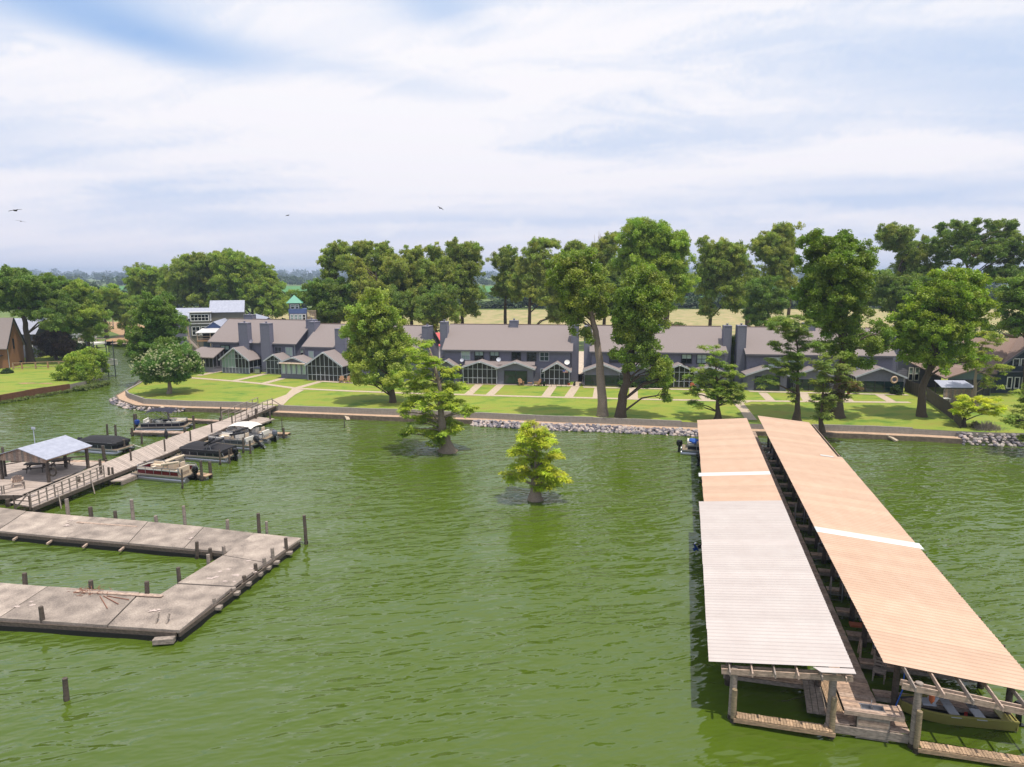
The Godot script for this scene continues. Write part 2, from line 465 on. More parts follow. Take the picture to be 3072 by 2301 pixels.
func ground() -> void:
	var far := PackedVector2Array(left_shore)
	far.append_array(shore)
	far.append_array(pv([4000, -40, 4000, -6000, -4000, -6000, -4000, -40]))
	var mb := MB.new()
	mb.sheet(far, G)
	struct("terrain", mb, M.rough_grass, "flat land reaching to the horizon behind the houses")
	mb = MB.new()
	mb.sheet(pv([-6000, -6000, 6000, -6000, 6000, 2500, -6000, 2500]), -2.5)
	struct("lake_bed", mb, M.dirt)
	# banks under the lawn edges
	mb = MB.new()
	for line in [shore, left_shore]:
		for i in line.size() - 1:
			var a: Vector2 = line[i]; var b: Vector2 = line[i + 1]
			mb.quad(Vector3(b.x, -2.5, b.y), Vector3(a.x, -2.5, a.y), Vector3(a.x, G, a.y), Vector3(b.x, G, b.y))
	struct("shore_bank", mb, M.seawall)
	var lawn := shore.slice(2, 31)
	lawn.append_array(pv([75, -112, 20, -121, -12, -124, -36, -133, -62, -141]))
	var o := part(self, "lawn", lawn_sheet(lawn, G + 0.004), M.lawn)
	o.set_meta("kind", "structure"); o.set_meta("label", "mown green lawn between the townhouses and the seawall")
	lawn = left_shore.slice(1, 11)
	lawn.append_array(pv([-90, -150, -135, -150, -150, -70]))
	o = part(self, "lawn_001", lawn_sheet(lawn, G + 0.004), M.lawn)
	o.set_meta("kind", "structure"); o.set_meta("label", "lawn of the brick house on the left bank")
	mb = MB.new()
	mb.sheet(pv([-60, -172, -20, -176, 40, -178, 110, -170, 260, -190, 330, -340, 60, -338, -70, -330, -110, -300]), G + 0.006)
	struct("field", mb, M.dry, "dry tan field behind the tree row")
	mb = MB.new()
	mb.sheet(pv([-700, -520, 900, -480, 1500, -980, -900, -1020]), G + 0.006)
	struct("field_001", mb, M.crop, "flat green crop field far behind the trees")
	mb = MB.new()
	mb.sheet(pv([-62, -141.5, -36, -133.5, -12, -124.5, 20, -121.5, 70, -113, 74, -124, 22, -134, -8, -138, -34, -147, -58, -158]), G + 0.008)
	mb.sheet(pv([9.8, -127, 15.0, -126.5, 13.2, -104.5, 11.2, -104.6]), G + 0.02)
	mb.sheet(pv([8, -134, 16, -133, 18, -153, 9, -154]), G + 0.016)
	struct("driveway", mb, M.drive, "pale concrete lane behind and between the townhouses")
	mb = MB.new()
	mb.sheet(pv([-106, -176.5, -97, -175.5, -100, -186, -108, -200, -120, -225, -139, -250, -150, -250, -128, -215, -112, -195]), G + 0.01)
	struct("dirt_track", mb, M.dirt, "bare brown earth track at the head of the canal")
	# paths, each on the lawn
	var walk := pv([-56.5, -114.3, -52, -112.6, -45.3, -109.8, -39.7, -107.1, -33, -102.6, -23.7, -100.1, -14.6, -98.3, -6.4, -97, -0.9, -96.1, 4.3, -95.3, 11.5, -94.4, 16.9, -93.6, 27.6, -92.4, 37.8, -91.9, 46, -91.5, 54, -91.1])
	mb = MB.new()
	mb.sheet(strip(walk, 1.05), G + 0.03)
	struct("footpath", mb, M.path, "long pale concrete path across the lawn")
	for s in [[-53.8, -116.0, -52, -122.7], [-45.3, -110.3, -42.8, -118.7], [-39.5, -107.6, -37.6, -115.5], [-32.8, -103.1, -31, -109.6], [-6.3, -97.5, -5.1, -107], [-3.2, -96.9, -1.7, -106.5], [4.8, -95.8, 6.4, -104.9], [8, -95.2, 10, -105, 11.2, -113], [12, -94.8, 13.3, -103.5], [17, -94.1, 18.5, -102.5], [26.9, -92.9, 27.5, -98.5], [35.6, -92.4, 36.8, -98.8], [40.5, -91.9, 42.6, -98.5], [46.2, -91.9, 47.5, -97], [51.8, -91.6, 53, -97]]:
		mb = MB.new()
		mb.sheet(strip(pv(s), 1.25), G + 0.022)
		struct("footpath", mb, M.path)
	mb = MB.new()
	mb.sheet(pv([-33.4, -102.4, -31.2, -101.2, -31.3, -97, -31.0, -93.4, -30.4, -89.2, -33.9, -90.2, -33.2, -93, -32.6, -97]), G + 0.036)
	struct("footpath", mb, M.path, "path flaring down to the left boardwalk")
	mb = MB.new()
	mb.sheet(pv([29.6, -92.0, 32.8, -91.7, 31.2, -90.4, 30.3, -85.6, 29.2, -79.6, 27.9, -79.9, 29.1, -85.6, 29.8, -90.6]), G + 0.036)
	struct("footpath", mb, M.path, "path flaring down to the covered docks")
	# concrete patios in front of the porches
	for s in [[-8, -107.9, 10.2, -105.5, 10.4, -104.2, -7.4, -106.6], [10.9, -104.2, 29, -101.6, 29, -100.6, 11, -103.2], [35.2, -100.4, 57, -97.2, 57, -96.4, 35.2, -99.4], [-31, -109.9, -24.5, -107.9, -24.3, -106.9, -30.8, -108.9], [-12.5, -109.6, -7.6, -108.8, -7.6, -107.3, -12.5, -108.2]]:
		mb = MB.new()
		mb.sheet(pv(s), G + 0.045)
		struct("patio", mb, M.drive)
	mb = MB.new()
	for i in 14:
		var p := Vector2(-76, -107.5) + Vector2(rng.randf_range(-2.2, 2.2), rng.randf_range(-0.5, 0.5))
		var ring := PackedVector2Array()
		for j in 9: ring.append(p + Vector2.from_angle(TAU * j / 9) * rng.randf_range(0.25, 0.5) * Vector2(1.8, 0.8))
		mb.sheet(ring, G + 0.01 + i * 0.002)
	struct("bare_patch", mb, M.dirt, "worn sandy patch in the left lawn")

func water() -> void:
	var sz := 2048
	var f := FastNoiseLite.new()
	f.seed = 12; f.frequency = 0.026; f.fractal_octaves = 3; f.fractal_gain = 0.5; f.noise_type = FastNoiseLite.TYPE_SIMPLEX_SMOOTH
	var bytes := f.get_seamless_image(400, 1024).get_data()
	var gust := FastNoiseLite.new()
	gust.seed = 9; gust.frequency = 0.005; gust.fractal_octaves = 2
	var patch := gust.get_seamless_image(400, 1024).get_data()
	var fl := PackedFloat32Array()
	fl.resize(bytes.size())
	for i in bytes.size(): fl[i] = (bytes[i] / 255.0 - 0.5) * (0.62 + 0.75 * smoothstep(70.0, 190.0, patch[i]))
	var im := Image.create_from_data(400, 1024, false, Image.FORMAT_RF, fl.to_byte_array())
	im.resize(sz, sz, Image.INTERPOLATE_CUBIC)
	im.bump_map_to_normal_map(10.5)
	var m := plain(lin(0.061, 0.099, 0.010), 0.05)
	m.normal_enabled = true
	m.normal_texture = ImageTexture.create_from_image(im)
	m.normal_scale = 1.0
	m.metallic_specular = 0.48
	M.water = m
	var sw := FastNoiseLite.new()
	sw.seed = 77; sw.frequency = 0.3; sw.fractal_octaves = 3; sw.fractal_gain = 0.45
	var st := 0.4
	var x0 := -100.0; var z0 := -112.0
	var nx := 480; var nz := 250
	var v := PackedVector3Array(); var n := PackedVector3Array(); var t := PackedVector2Array(); var ix := PackedInt32Array()
	v.resize((nx + 1) * (nz + 1)); n.resize(v.size()); t.resize(v.size())
	var hs := PackedFloat32Array(); hs.resize(v.size())
	for j in nz + 1:
		for i in nx + 1:
			var x := x0 + i * st; var z := z0 + j * st
			var e := minf(minf(i, nx - i), minf(j, nz - j)) / 6.0
			hs[j * (nx + 1) + i] = sw.get_noise_2d(x * 0.62 + z * 0.25, z * 1.25 - x * 0.2) * 0.075 * clampf(e, 0, 1)
	var rot := Transform2D(0.22, Vector2.ZERO)
	for j in nz + 1:
		for i in nx + 1:
			var q := j * (nx + 1) + i
			var x := x0 + i * st; var z := z0 + j * st
			v[q] = Vector3(x, hs[q], z)
			var l := hs[q - 1] if i > 0 else hs[q]; var r := hs[q + 1] if i < nx else hs[q]
			var b := hs[q - nx - 1] if j > 0 else hs[q]; var d := hs[q + nx + 1] if j < nz else hs[q]
			n[q] = Vector3(l - r, 2 * st, b - d).normalized()
			t[q] = (rot * Vector2(x, z)) / 29.0
			if i < nx and j < nz:
				ix.append_array(PackedInt32Array([q, q + 1, q + nx + 2, q, q + nx + 2, q + nx + 1]))
	var A := []
	A.resize(Mesh.ARRAY_MAX)
	A[Mesh.ARRAY_VERTEX] = v; A[Mesh.ARRAY_NORMAL] = n; A[Mesh.ARRAY_TEX_UV] = t; A[Mesh.ARRAY_INDEX] = ix
	var am := ArrayMesh.new()
	am.add_surface_from_arrays(Mesh.PRIMITIVE_TRIANGLES, A)
	var o := part(self, "water", am, m)
	o.set_meta("kind", "structure"); o.set_meta("label", "wind-rippled green lake water")
	var mb := MB.new()
	var x1 := x0 + nx * st; var z1 := z0 + nz * st
	for s in [[-3000.0, -3000.0, 3000.0, z0], [-3000.0, z1, 3000.0, 2000.0], [-3000.0, z0, x0, z1], [x1, z0, 3000.0, z1]]:
		mb.quad(Vector3(s[0], 0, s[3]), Vector3(s[2], 0, s[3]), Vector3(s[2], 0, s[1]), Vector3(s[0], 0, s[1]))
	for p in mb.v: mb.t.append((rot * Vector2(p.x, p.z)) / 29.0)
	struct("water", mb, m, "lake and canal water beyond the near basin")

func wall_line(p: PackedVector2Array, w: float, y0: float, y1: float) -> MB:
	var mb := MB.new()
	mb.prism(strip(p, w), y0, y1)
	return mb

func offset_line(p: PackedVector2Array, d: float) -> PackedVector2Array:
	var r := PackedVector2Array()
	for i in p.size():
		var k := (p[mini(i + 1, p.size() - 1)] - p[maxi(i - 1, 0)]).normalized()
		r.append(p[i] + Vector2(-k.y, k.x) * d)
	return r

func rock(sd: int) -> ArrayMesh:
	var mb := MB.new()
	var q := RandomNumberGenerator.new()
	q.seed = sd
	var ph := q.randf() * TAU
	var rings := []
	for i in 4:
		var ring := []
		for j in 6:
			var a := TAU * j / 6 + ph + q.randf_range(-0.25, 0.25)
			var e: float = [-0.9, -0.35, 0.35, 0.8][i]
			var rr := sqrt(1.0 - e * e) * q.randf_range(0.8, 1.15)
			ring.append(Vector3(cos(a) * rr, e * 0.75, sin(a) * rr))
		rings.append(ring)
	for i in 3:
		for j in 6:
			mb.quad(rings[i][(j + 1) % 6], rings[i][j], rings[i + 1][j], rings[i + 1][(j + 1) % 6])
	for j in range(1, 5):
		mb.tri(rings[3][0], rings[3][j + 1], rings[3][j])
	return mb.mesh()

func riprap(called: String, label: String, a: PackedVector2Array, rows: int, step: float, top: float, depth: float) -> void:
	var o := thing(called, label, "riprap")
	var kinds := []
	for i in 7: kinds.append(rock(300 + i))
	var out := 0
	for i in a.size() - 1:
		var d := a[i + 1] - a[i]
		var l := d.length()
		d /= l
		var k := Vector2(-d.y, d.x)
		var s := 0.0
		while s < l:
			for r in rows:
				var f := (r + 0.5) / rows
				var p := a[i] + d * (s + rng.randf_range(-0.2, 0.2)) + k * (f * depth + rng.randf_range(-0.12, 0.12))
				var q := part(o, "stone", kinds[rng.randi() % 7], M.stones[rng.randi() % 4])
				q.position = Vector3(p.x, lerpf(top, 0.0, f) + rng.randf_range(-0.04, 0.06), p.y)
				q.rotation = Vector3(rng.randf_range(-0.5, 0.5), rng.randf() * TAU, rng.randf_range(-0.5, 0.5))
				var g := rng.randf_range(0.14, 0.3)
				q.scale = Vector3(g * rng.randf_range(0.9, 1.5), g * 0.95, g)
				out += 1
			s += step

func seawalls() -> void:
	# upper wall (edge of the lawn), ledge below it, and the lower wall that stands in the water
	var all := shore
	var left := all.slice(5, 12)
	left[0] = Vector2(-59.5, -108.5)
	var mid := all.slice(12, 21)
	var right := all.slice(23, 26)
	for s in [["grey concrete wall along the lawn left of the boardwalk", left], ["grey concrete wall along the lawn between boardwalk and covered docks", mid], ["grey concrete wall along the lawn right of the covered docks", right]]:
		var p: PackedVector2Array = s[1]
		var o := thing("retaining_wall", s[0], "wall")
		var i := 0
		while i < p.size() - 1:
			part(o, "wall_section", wall_line(offset_line(pv([p[i].x, p[i].y, p[i + 1].x, p[i + 1].y]), 0.06 + 0.03 * (i % 2)), 0.24, 0.2, G + 0.12 + 0.03 * (i % 3)), M.seawall)
			i += 1
	# ledge and lower wall
	var la := all.slice(4, 12)
	var lb := all.slice(12, 17)
	var lc := all.slice(16, 22)
	var ld := all.slice(22, 27)
	for s in [["low bulkhead with pinkish ledge rounding the lawn point", la, true], ["low bulkhead with ledge right of the boardwalk", lb, true], ["pale ledge above the stone riprap", lc, false], ["low bulkhead with ledge right of the covered docks", ld, true]]:
		var p: PackedVector2Array = s[1]
		var o := thing("bulkhead", s[0], "bulkhead")
		var outer := offset_line(p, 1.35)
		var poly := PackedVector2Array(offset_line(p, 0.05))
		var rev := PackedVector2Array(outer); rev.reverse()
		poly.append_array(rev)
		var mb := MB.new()
		mb.prism(poly, -0.6, 0.5)
		part(o, "ledge", mb, M.ledge)
		if s[2]:
			for i in p.size() - 1:
				part(o, "wall_section", wall_line(offset_line(pv([outer[i].x, outer[i].y, outer[i + 1].x, outer[i + 1].y]), 0.09), 0.2, -1.2, 0.53 + 0.02 * (i % 2)), M.bulkhead)
	riprap("riprap_bank", "west half of the grey broken stone band, behind the small cypress", offset_line(all.slice(16, 19), 1.3), 6, 0.38, 0.5, 1.3)
	riprap("riprap_bank", "east half of the grey broken stone band, ending at the covered docks", offset_line(all.slice(18, 23), 1.3), 6, 0.4, 0.5, 1.3)
	riprap("riprap_bank", "small heap of pale stone at the tip of the lawn point", offset_line(all.slice(6, 10), 1.3), 3, 0.6, 0.35, 1.1)
	riprap("riprap_bank", "pale broken stone on the shore right of the privacy fence", offset_line(all.slice(26, 31), 0.0), 5, 0.6, 0.95, 2.0)
	# left bank
	var lw := left_shore.slice(1, 7)
	var o := thing("timber_wall", "rusty brown retaining wall of the left bank", "wall")
	for i in lw.size() - 1:
		part(o, "wall_section", wall_line(offset_line(pv([lw[i].x, lw[i].y, lw[i + 1].x, lw[i + 1].y]), 0.1), 0.25, -0.8, G + 0.1 + 0.04 * (i % 2)), M.brown_wall)
	var mb := MB.new()
	mb.bar(Vector3(-73.4, 0.08, -98.6), Vector3(-71.2, 0.14, -101.8), 0.22, 0.2)
	solo("driftwood_log", "grey log lying in the reeds under the rusty wall", "log", mb, M.wood)
	# spillway pieces on the bulkheads
	for s in [[Vector3(-47.2, 0.25, -90.6), "pale drain chute on the bulkhead left of the boardwalk"], [Vector3(-21, 0.25, -85.2), "pale drain chute on the bulkhead right of the boardwalk"], [Vector3(42.3, 0.25, -74.2), "pale drain chute on the bulkhead right of the docks"]]:
		mb = MB.new()
		mb.bar(s[0] + Vector3(-0.3, 0.25, -0.5), s[0] + Vector3(0.3, -0.2, 0.6), 0.45, 0.18)
		solo("drain_chute", s[1], "drain", mb, M.path, "drain chutes")
# ------------------------------------------------------------------ houses
# windows are parts of a house: frame, with the panes as sub-parts; o = lower left corner, d = along the wall, k = outward
func window(parent: Node3D, o: Vector3, d: Vector3, k: Vector3, w: float, h: float, upper: Material, lower: Material, fm: Material, cols := 1, rows := 2) -> void:
	var mb := MB.new()
	var u := Vector3.UP
	var b := Basis(d, u, k)
	var c := o + d * w * 0.5 + u * h * 0.5
	var t := 0.11
	mb.box(c - d * (w * 0.5) + k * 0.05, Vector3(t, h + t, 0.1), b)
	mb.box(c + d * (w * 0.5) + k * 0.05, Vector3(t, h + t, 0.1), b)
	mb.box(c + u * (h * 0.5) + k * 0.05, Vector3(w - t, t, 0.098), b)
	mb.box(c - u * (h * 0.5) + k * 0.06, Vector3(w - t + 0.1, t, 0.13), b)
	for i in range(1, cols): mb.box(o + d * (w * i / cols) + u * h * 0.5 + k * 0.045, Vector3(0.06, h - t, 0.08), b)
	for i in range(1, rows): mb.box(c + u * h * (float(i) / rows - 0.5) + k * 0.04, Vector3(w - t, 0.06, 0.074), b)
	var fr := part(parent, "window", mb, fm)
	for i in cols:
		for j in rows:
			mb = MB.new()
			mb.box(o + d * (w * (i + 0.5) / cols) + u * (h * (j + 0.5) / rows) + k * 0.018, Vector3(w / cols - 0.05, h / rows - 0.05, 0.012), b)
			part(fr, "pane", mb, lower if j < (rows + 1) / 2 and rows > 1 else upper)

# a screen or glass wall: bars, and one pane per bay; outline follows a roof slope between h0 and h1
func glazed(parent: Node3D, o: Vector3, d: Vector3, k: Vector3, w: float, bays: int, rails: Array, tops: Array, pane: Material, bars: Material, sill := 0.0, alt: Material = null, alt_from := 99) -> void:
	var b := Basis(d, Vector3.UP, k)
	var mb := MB.new()
	var top := func(s: float) -> float:
		var x := s / w * (tops.size() - 1)
		var i := mini(int(x), tops.size() - 2)
		return lerpf(tops[i], tops[i + 1], x - i)
	for i in bays + 1:
		var s := w * i / bays
		var h: float = top.call(s)
		mb.box(o + d * s + Vector3.UP * h * 0.5 + k * 0.03, Vector3(0.085, h, 0.09), b)
	for y in rails:
		for i in bays:
			var s := w * (i + 0.5) / bays
			if top.call(s) > y + 0.15: mb.box(o + d * s + Vector3.UP * y + k * 0.028, Vector3(w / bays - 0.085, 0.075, 0.08), b)
	part(parent, "screen_frame", mb, bars)
	var ys := [sill]
	for y in rails: if y > sill + 0.05: ys.append(y)
	ys.append(99.0)
	for i in bays:
		var s0 := w * i / bays + 0.03; var s1 := w * (i + 1) / bays - 0.03
		for j in ys.size() - 1:
			var a0: float = minf(ys[j + 1], top.call(s0)); var a1: float = minf(ys[j + 1], top.call(s1))
			var lo: float = ys[j]
			if maxf(a0, a1) < lo + 0.1: continue
			mb = MB.new()
			var p := o + d * s0; var q := o + d * s1
			for side in [1.0, -1.0]:
				var z: Vector3 = k * 0.012 * side
				var c0 := p + Vector3.UP * lo + z; var c1 := q + Vector3.UP * lo + z
				var c2 := q + Vector3.UP * maxf(a1, lo) + z; var c3 := p + Vector3.UP * maxf(a0, lo) + z
				if side > 0: mb.quad(c0, c1, c2, c3)
				else: mb.quad(c1, c0, c3, c2)
			part(parent, "pane", mb, alt if alt and i < alt_from else pane)

func slope(mb: MB, a: Vector3, b: Vector3, c: Vector3, d: Vector3, t := 0.16) -> void:
	var u := Vector3.DOWN * t
	mb.quad(a, b, c, d)
	mb.quad(d + u, c + u, b + u, a + u)
	mb.quad(a + u, b + u, b, a); mb.quad(b + u, c + u, c, b); mb.quad(c + u, d + u, d, c); mb.quad(d + u, a + u, a, d)

# chimney clad in lap siding
func chimney(parent: Node3D, x: float, z: float, w: float, d: float, y0: float, y1: float, m: Material) -> void:
	var mb := MB.new()
	var h := y1 - y0
	var r := pv([0, 0, w, 0, w, h, 0, h]); var s := pv([0, 0, d, 0, d, h, 0, h])
	mb.laps(Vector3(x - w / 2, y0, z + d / 2), Vector3.RIGHT, Vector3.BACK, r)
	mb.laps(Vector3(x + w / 2, y0, z - d / 2), Vector3.LEFT, Vector3.FORWARD, r)
	mb.laps(Vector3(x + w / 2, y0, z + d / 2), Vector3.FORWARD, Vector3.RIGHT, s)
	mb.laps(Vector3(x - w / 2, y0, z - d / 2), Vector3.BACK, Vector3.LEFT, s)
	for i in [-1, 1]: for j in [-1, 1]: mb.box(Vector3(x + i * w / 2, y0 + h / 2, z + j * d / 2), Vector3(0.11, h, 0.11))
	var c := part(parent, "chimney", mb, m)
	mb = MB.new()
	mb.box(Vector3(x, y1 + 0.05, z), Vector3(w + 0.12, 0.1, d + 0.12))
	mb.tube([Vector3(x, y1 + 0.1, z), Vector3(x, y1 + 0.32, z)], [0.14, 0.14], 8)
	mb.box(Vector3(x, y1 + 0.36, z), Vector3(0.42, 0.05, 0.42))
	part(c, "chimney_cap", mb, M.siding_light)

# gabled main block; x0..x1 along the front, front wall at z = zf, back wall at zb; ye eave height, yr ridge height at z = zr
func main_block(h: Node3D, x0: float, x1: float, zf: float, zb: float, zr: float, ye: float, yr: float, m: Material, rm: Material) -> void:
	var mb := MB.new()
	var yb := ye
	mb.laps(Vector3(x0, 0, zf), Vector3.RIGHT, Vector3.BACK, pv([0, 0, x1 - x0, 0, x1 - x0, ye, 0, ye]))
	part(h, "front_wall", mb, m)
	mb = MB.new()
	var d := zf - zb
	var pent := pv([0, 0, d, 0, d, yb, zf - zr, yr, 0, ye])
	mb.laps(Vector3(x1, 0, zf), Vector3.FORWARD, Vector3.RIGHT, pent)
	part(h, "side_wall", mb, m)
	mb = MB.new()
	pent = pv([0, 0, d, 0, d, ye, zr - zb, yr, 0, yb])
	mb.laps(Vector3(x0, 0, zb), Vector3.BACK, Vector3.LEFT, pent)
	part(h, "side_wall", mb, m)
	mb = MB.new()
	mb.box(Vector3((x0 + x1) / 2, yb / 2, zb), Vector3(x1 - x0, yb, 0.2))
	part(h, "back_wall", mb, m)
	mb = MB.new()
	var o := 0.35
	var sf := (yr - ye) / (zf - zr)
	var sb := (yr - yb) / (zr - zb)
	var r := Vector3(0, 0.14, 0)
	var fl := Vector3(x0 - o, ye - sf * 0.45, zf + 0.45) + r; var fr := Vector3(x1 + o, ye - sf * 0.45, zf + 0.45) + r
	var rl := Vector3(x0 - o, yr, zr) + r; var rr := Vector3(x1 + o, yr, zr) + r
	slope(mb, fl, fr, rr, rl)
	var roof := part(h, "roof", mb, rm)
	mb = MB.new()
	slope(mb, rl, rr, Vector3(x1 + o, yb - sb * 0.4, zb - 0.4) + r, Vector3(x0 - o, yb - sb * 0.4, zb - 0.4) + r)
	part(h, "roof", mb, rm)
	mb = MB.new()
	mb.bar(rl + Vector3(0, 0.02, 0), rr + Vector3(0, 0.02, 0), 0.3, 0.06)
	part(roof, "ridge_cap", mb, M.shingle_brown)
	mb = MB.new()
	mb.bar(fl + Vector3(0, -0.13, 0.02), fr + Vector3(0, -0.13, 0.02), 0.05, 0.2)
	for e in [[fl, rl, -0.03], [fr, rr, 0.03]]: mb.bar(e[0] + Vector3(e[2], -0.1, 0), e[1] + Vector3(e[2], -0.1, 0), 0.05, 0.22)
	mb.bar(rr + Vector3(0.03, -0.1, 0), Vector3(x1 + o + 0.03, yb - sb * 0.4 + 0.04, zb - 0.4), 0.05, 0.22)
	part(roof, "fascia", mb, M.fascia)

# porch with its gable to the lake; kinds: screen, siding (sliding door), glass, awning
func porch(h: Node3D, x0: float, x1: float, zf: float, zb: float, ye: float, yp: float, kind: String, pm: Material = null, right_wall := true) -> void:
	var p := Node3D.new()
	p.name = "porch"
	h.add_child(p, true)
	var w := x1 - x0
	var xm := (x0 + x1) / 2
	var mb := MB.new()
	var o := 0.35
	var s := (yp - ye) / (w / 2)
	var up := Vector3(0, 0.12, 0)
	var zz := zf + 0.4
	slope(mb, Vector3(x0 - o, ye - s * o, zz) + up, Vector3(xm, yp, zz) + up, Vector3(xm, yp, zb) + up, Vector3(x0 - o, ye - s * o, zb) + up, 0.13)
	var roof := part(p, "roof", mb, M.shingle)
	mb = MB.new()
	slope(mb, Vector3(xm, yp, zz) + up, Vector3(x1 + o, ye - s * o, zz) + up, Vector3(x1 + o, ye - s * o, zb) + up, Vector3(xm, yp, zb) + up, 0.13)
	part(p, "roof", mb, M.shingle)
	mb = MB.new()
	mb.bar(Vector3(x0 - o, ye - s * o + 0.02, zz + 0.03), Vector3(xm, yp + 0.02, zz + 0.03), 0.05, 0.24)
	mb.bar(Vector3(xm, yp + 0.02, zz + 0.03), Vector3(x1 + o, ye - s * o + 0.02, zz + 0.03), 0.05, 0.24)
	part(p, "fascia", mb, M.trim)
	mb = MB.new()
	mb.box(Vector3(xm, yp - 0.1, zz + 0.08), Vector3(0.22, 0.12, 0.12))
	part(p, "floodlight", mb, M.white)
	var dpt := zf - zb
	mb = MB.new()
	mb.span(Vector3(x0, 0, zb), Vector3(x1, 0.14, zf - 0.02))
	part(p, "floor", mb, M.path)
	var F := Vector3(x0, 0.14, zf)
	if kind == "siding":
		mb = MB.new()
		mb.laps(F + Vector3(0, -0.14, 0), Vector3.RIGHT, Vector3.BACK, pv([0, 0, w, 0, w, ye, w / 2, yp, 0, ye]))
		part(p, "front_wall", mb, M.siding)
		window(p, Vector3(xm - w * 0.3, 0.22, zf + 0.03), Vector3.RIGHT, Vector3.BACK, w * 0.62, minf(2.0, ye - 0.5), M.glass_green, M.glass_green, M.frame_dark, 2, 1)
	elif kind == "awning":
		mb = MB.new()
		mb.laps(F + Vector3(0, -0.14, 0), Vector3.RIGHT, Vector3.BACK, pv([0, 0, w, 0, w, ye, w / 2, yp, 0, ye]))
		part(p, "front_wall", mb, M.siding)
		for i in 5: window(p, Vector3(x0 + w * (0.05 + 0.19 * i), 0.85, zf + 0.03), Vector3.RIGHT, Vector3.BACK, w * 0.13, 1.6, M.blind_pale, M.blind_pale, M.trim, 1, 1)
		mb = MB.new()
		slope(mb, Vector3(x0 + 0.1, 2.62, zf + 0.75), Vector3(x1 - 0.1, 2.62, zf + 0.75), Vector3(x1 - 0.1, 2.85, zf + 0.04), Vector3(x0 + 0.1, 2.85, zf + 0.04), 0.08)
		part(p, "awning", mb, M.path)
	elif kind == "glass":
		mb = MB.new()
		mb.laps(F + Vector3(0, -0.14, 0), Vector3.RIGHT, Vector3.BACK, pv([0, 0, w, 0, w, 0.95, 0, 0.95]))
		part(p, "knee_wall", mb, M.siding)
		glazed(p, F, Vector3.RIGHT, Vector3.BACK, w, 8, [0.9, 2.55, 3.3], [ye - 0.14, yp - 0.16, ye - 0.14], M.screen, M.trim, 0.9, M.blind, 4)
	elif kind == "lowglass":
		mb = MB.new()
		mb.laps(F + Vector3(0, ye - 0.85, 0), Vector3.RIGHT, Vector3.BACK, pv([0, 0, w, 0, w, 0.7, w / 2, yp - ye + 0.7, 0, 0.7]))
		part(p, "gable_wall", mb, M.siding)
		glazed(p, F, Vector3.RIGHT, Vector3.BACK, w, 5, [0.75], [ye - 0.85, ye - 0.85], M.glass_green, M.frame_dark)
	else:
		glazed(p, F, Vector3.RIGHT, Vector3.BACK, w, maxi(4, roundi(w / 0.8)), [0.9, 2.3], [ye - 0.14, yp - 0.16, ye - 0.14], pm if pm else M.screen, M.trim)
	var sidem: Material = M.siding
	for e in [[x1, Vector3.FORWARD, Vector3.RIGHT, zf], [x0, Vector3.BACK, Vector3.LEFT, zb]]:
		var at := Vector3(e[0], 0, e[3])
		if kind in ["siding", "awning"]:
			mb = MB.new()
			mb.laps(at, e[1], e[2], pv([0, 0, dpt, 0, dpt, ye, 0, ye]))
			part(p, "side_wall", mb, sidem)
		else:
			glazed(p, at + Vector3(0, 0.14, 0), e[1], e[2], dpt, 3, [0.9, 2.3], [ye - 0.14, ye - 0.14], pm if pm else M.screen, M.trim)

func downpipe(h: Node3D, x: float, z: float, y: float) -> void:
	var mb := MB.new()
	mb.bar(Vector3(x, 0, z), Vector3(x, y, z), 0.09, 0.09)
	part(h, "downpipe", mb, M.trim)

func dish(h: Node3D, p: Vector3, r: float, m: Material) -> void:
	var mb := MB.new()
	mb.tube([p, p + Vector3(0, 0.45, 0.0)], [0.03, 0.03], 6)
	var pr := []
	for i in 5: pr.append(Vector2(r * i / 4.0 + 0.01, 0.28 * r * i * i / 16.0))
	var b := MB.new()
	b.lathe(Vector3.ZERO, pr, 12)
	var bs := Basis(Vector3(1, 0, 0), 1.0)
	for i in b.v.size():
		mb.v.append(bs * b.v[i] + p + Vector3(0, 0.5, 0.1)); mb.n.append(bs * b.n[i])
	part(h, "satellite_dish", mb, m)

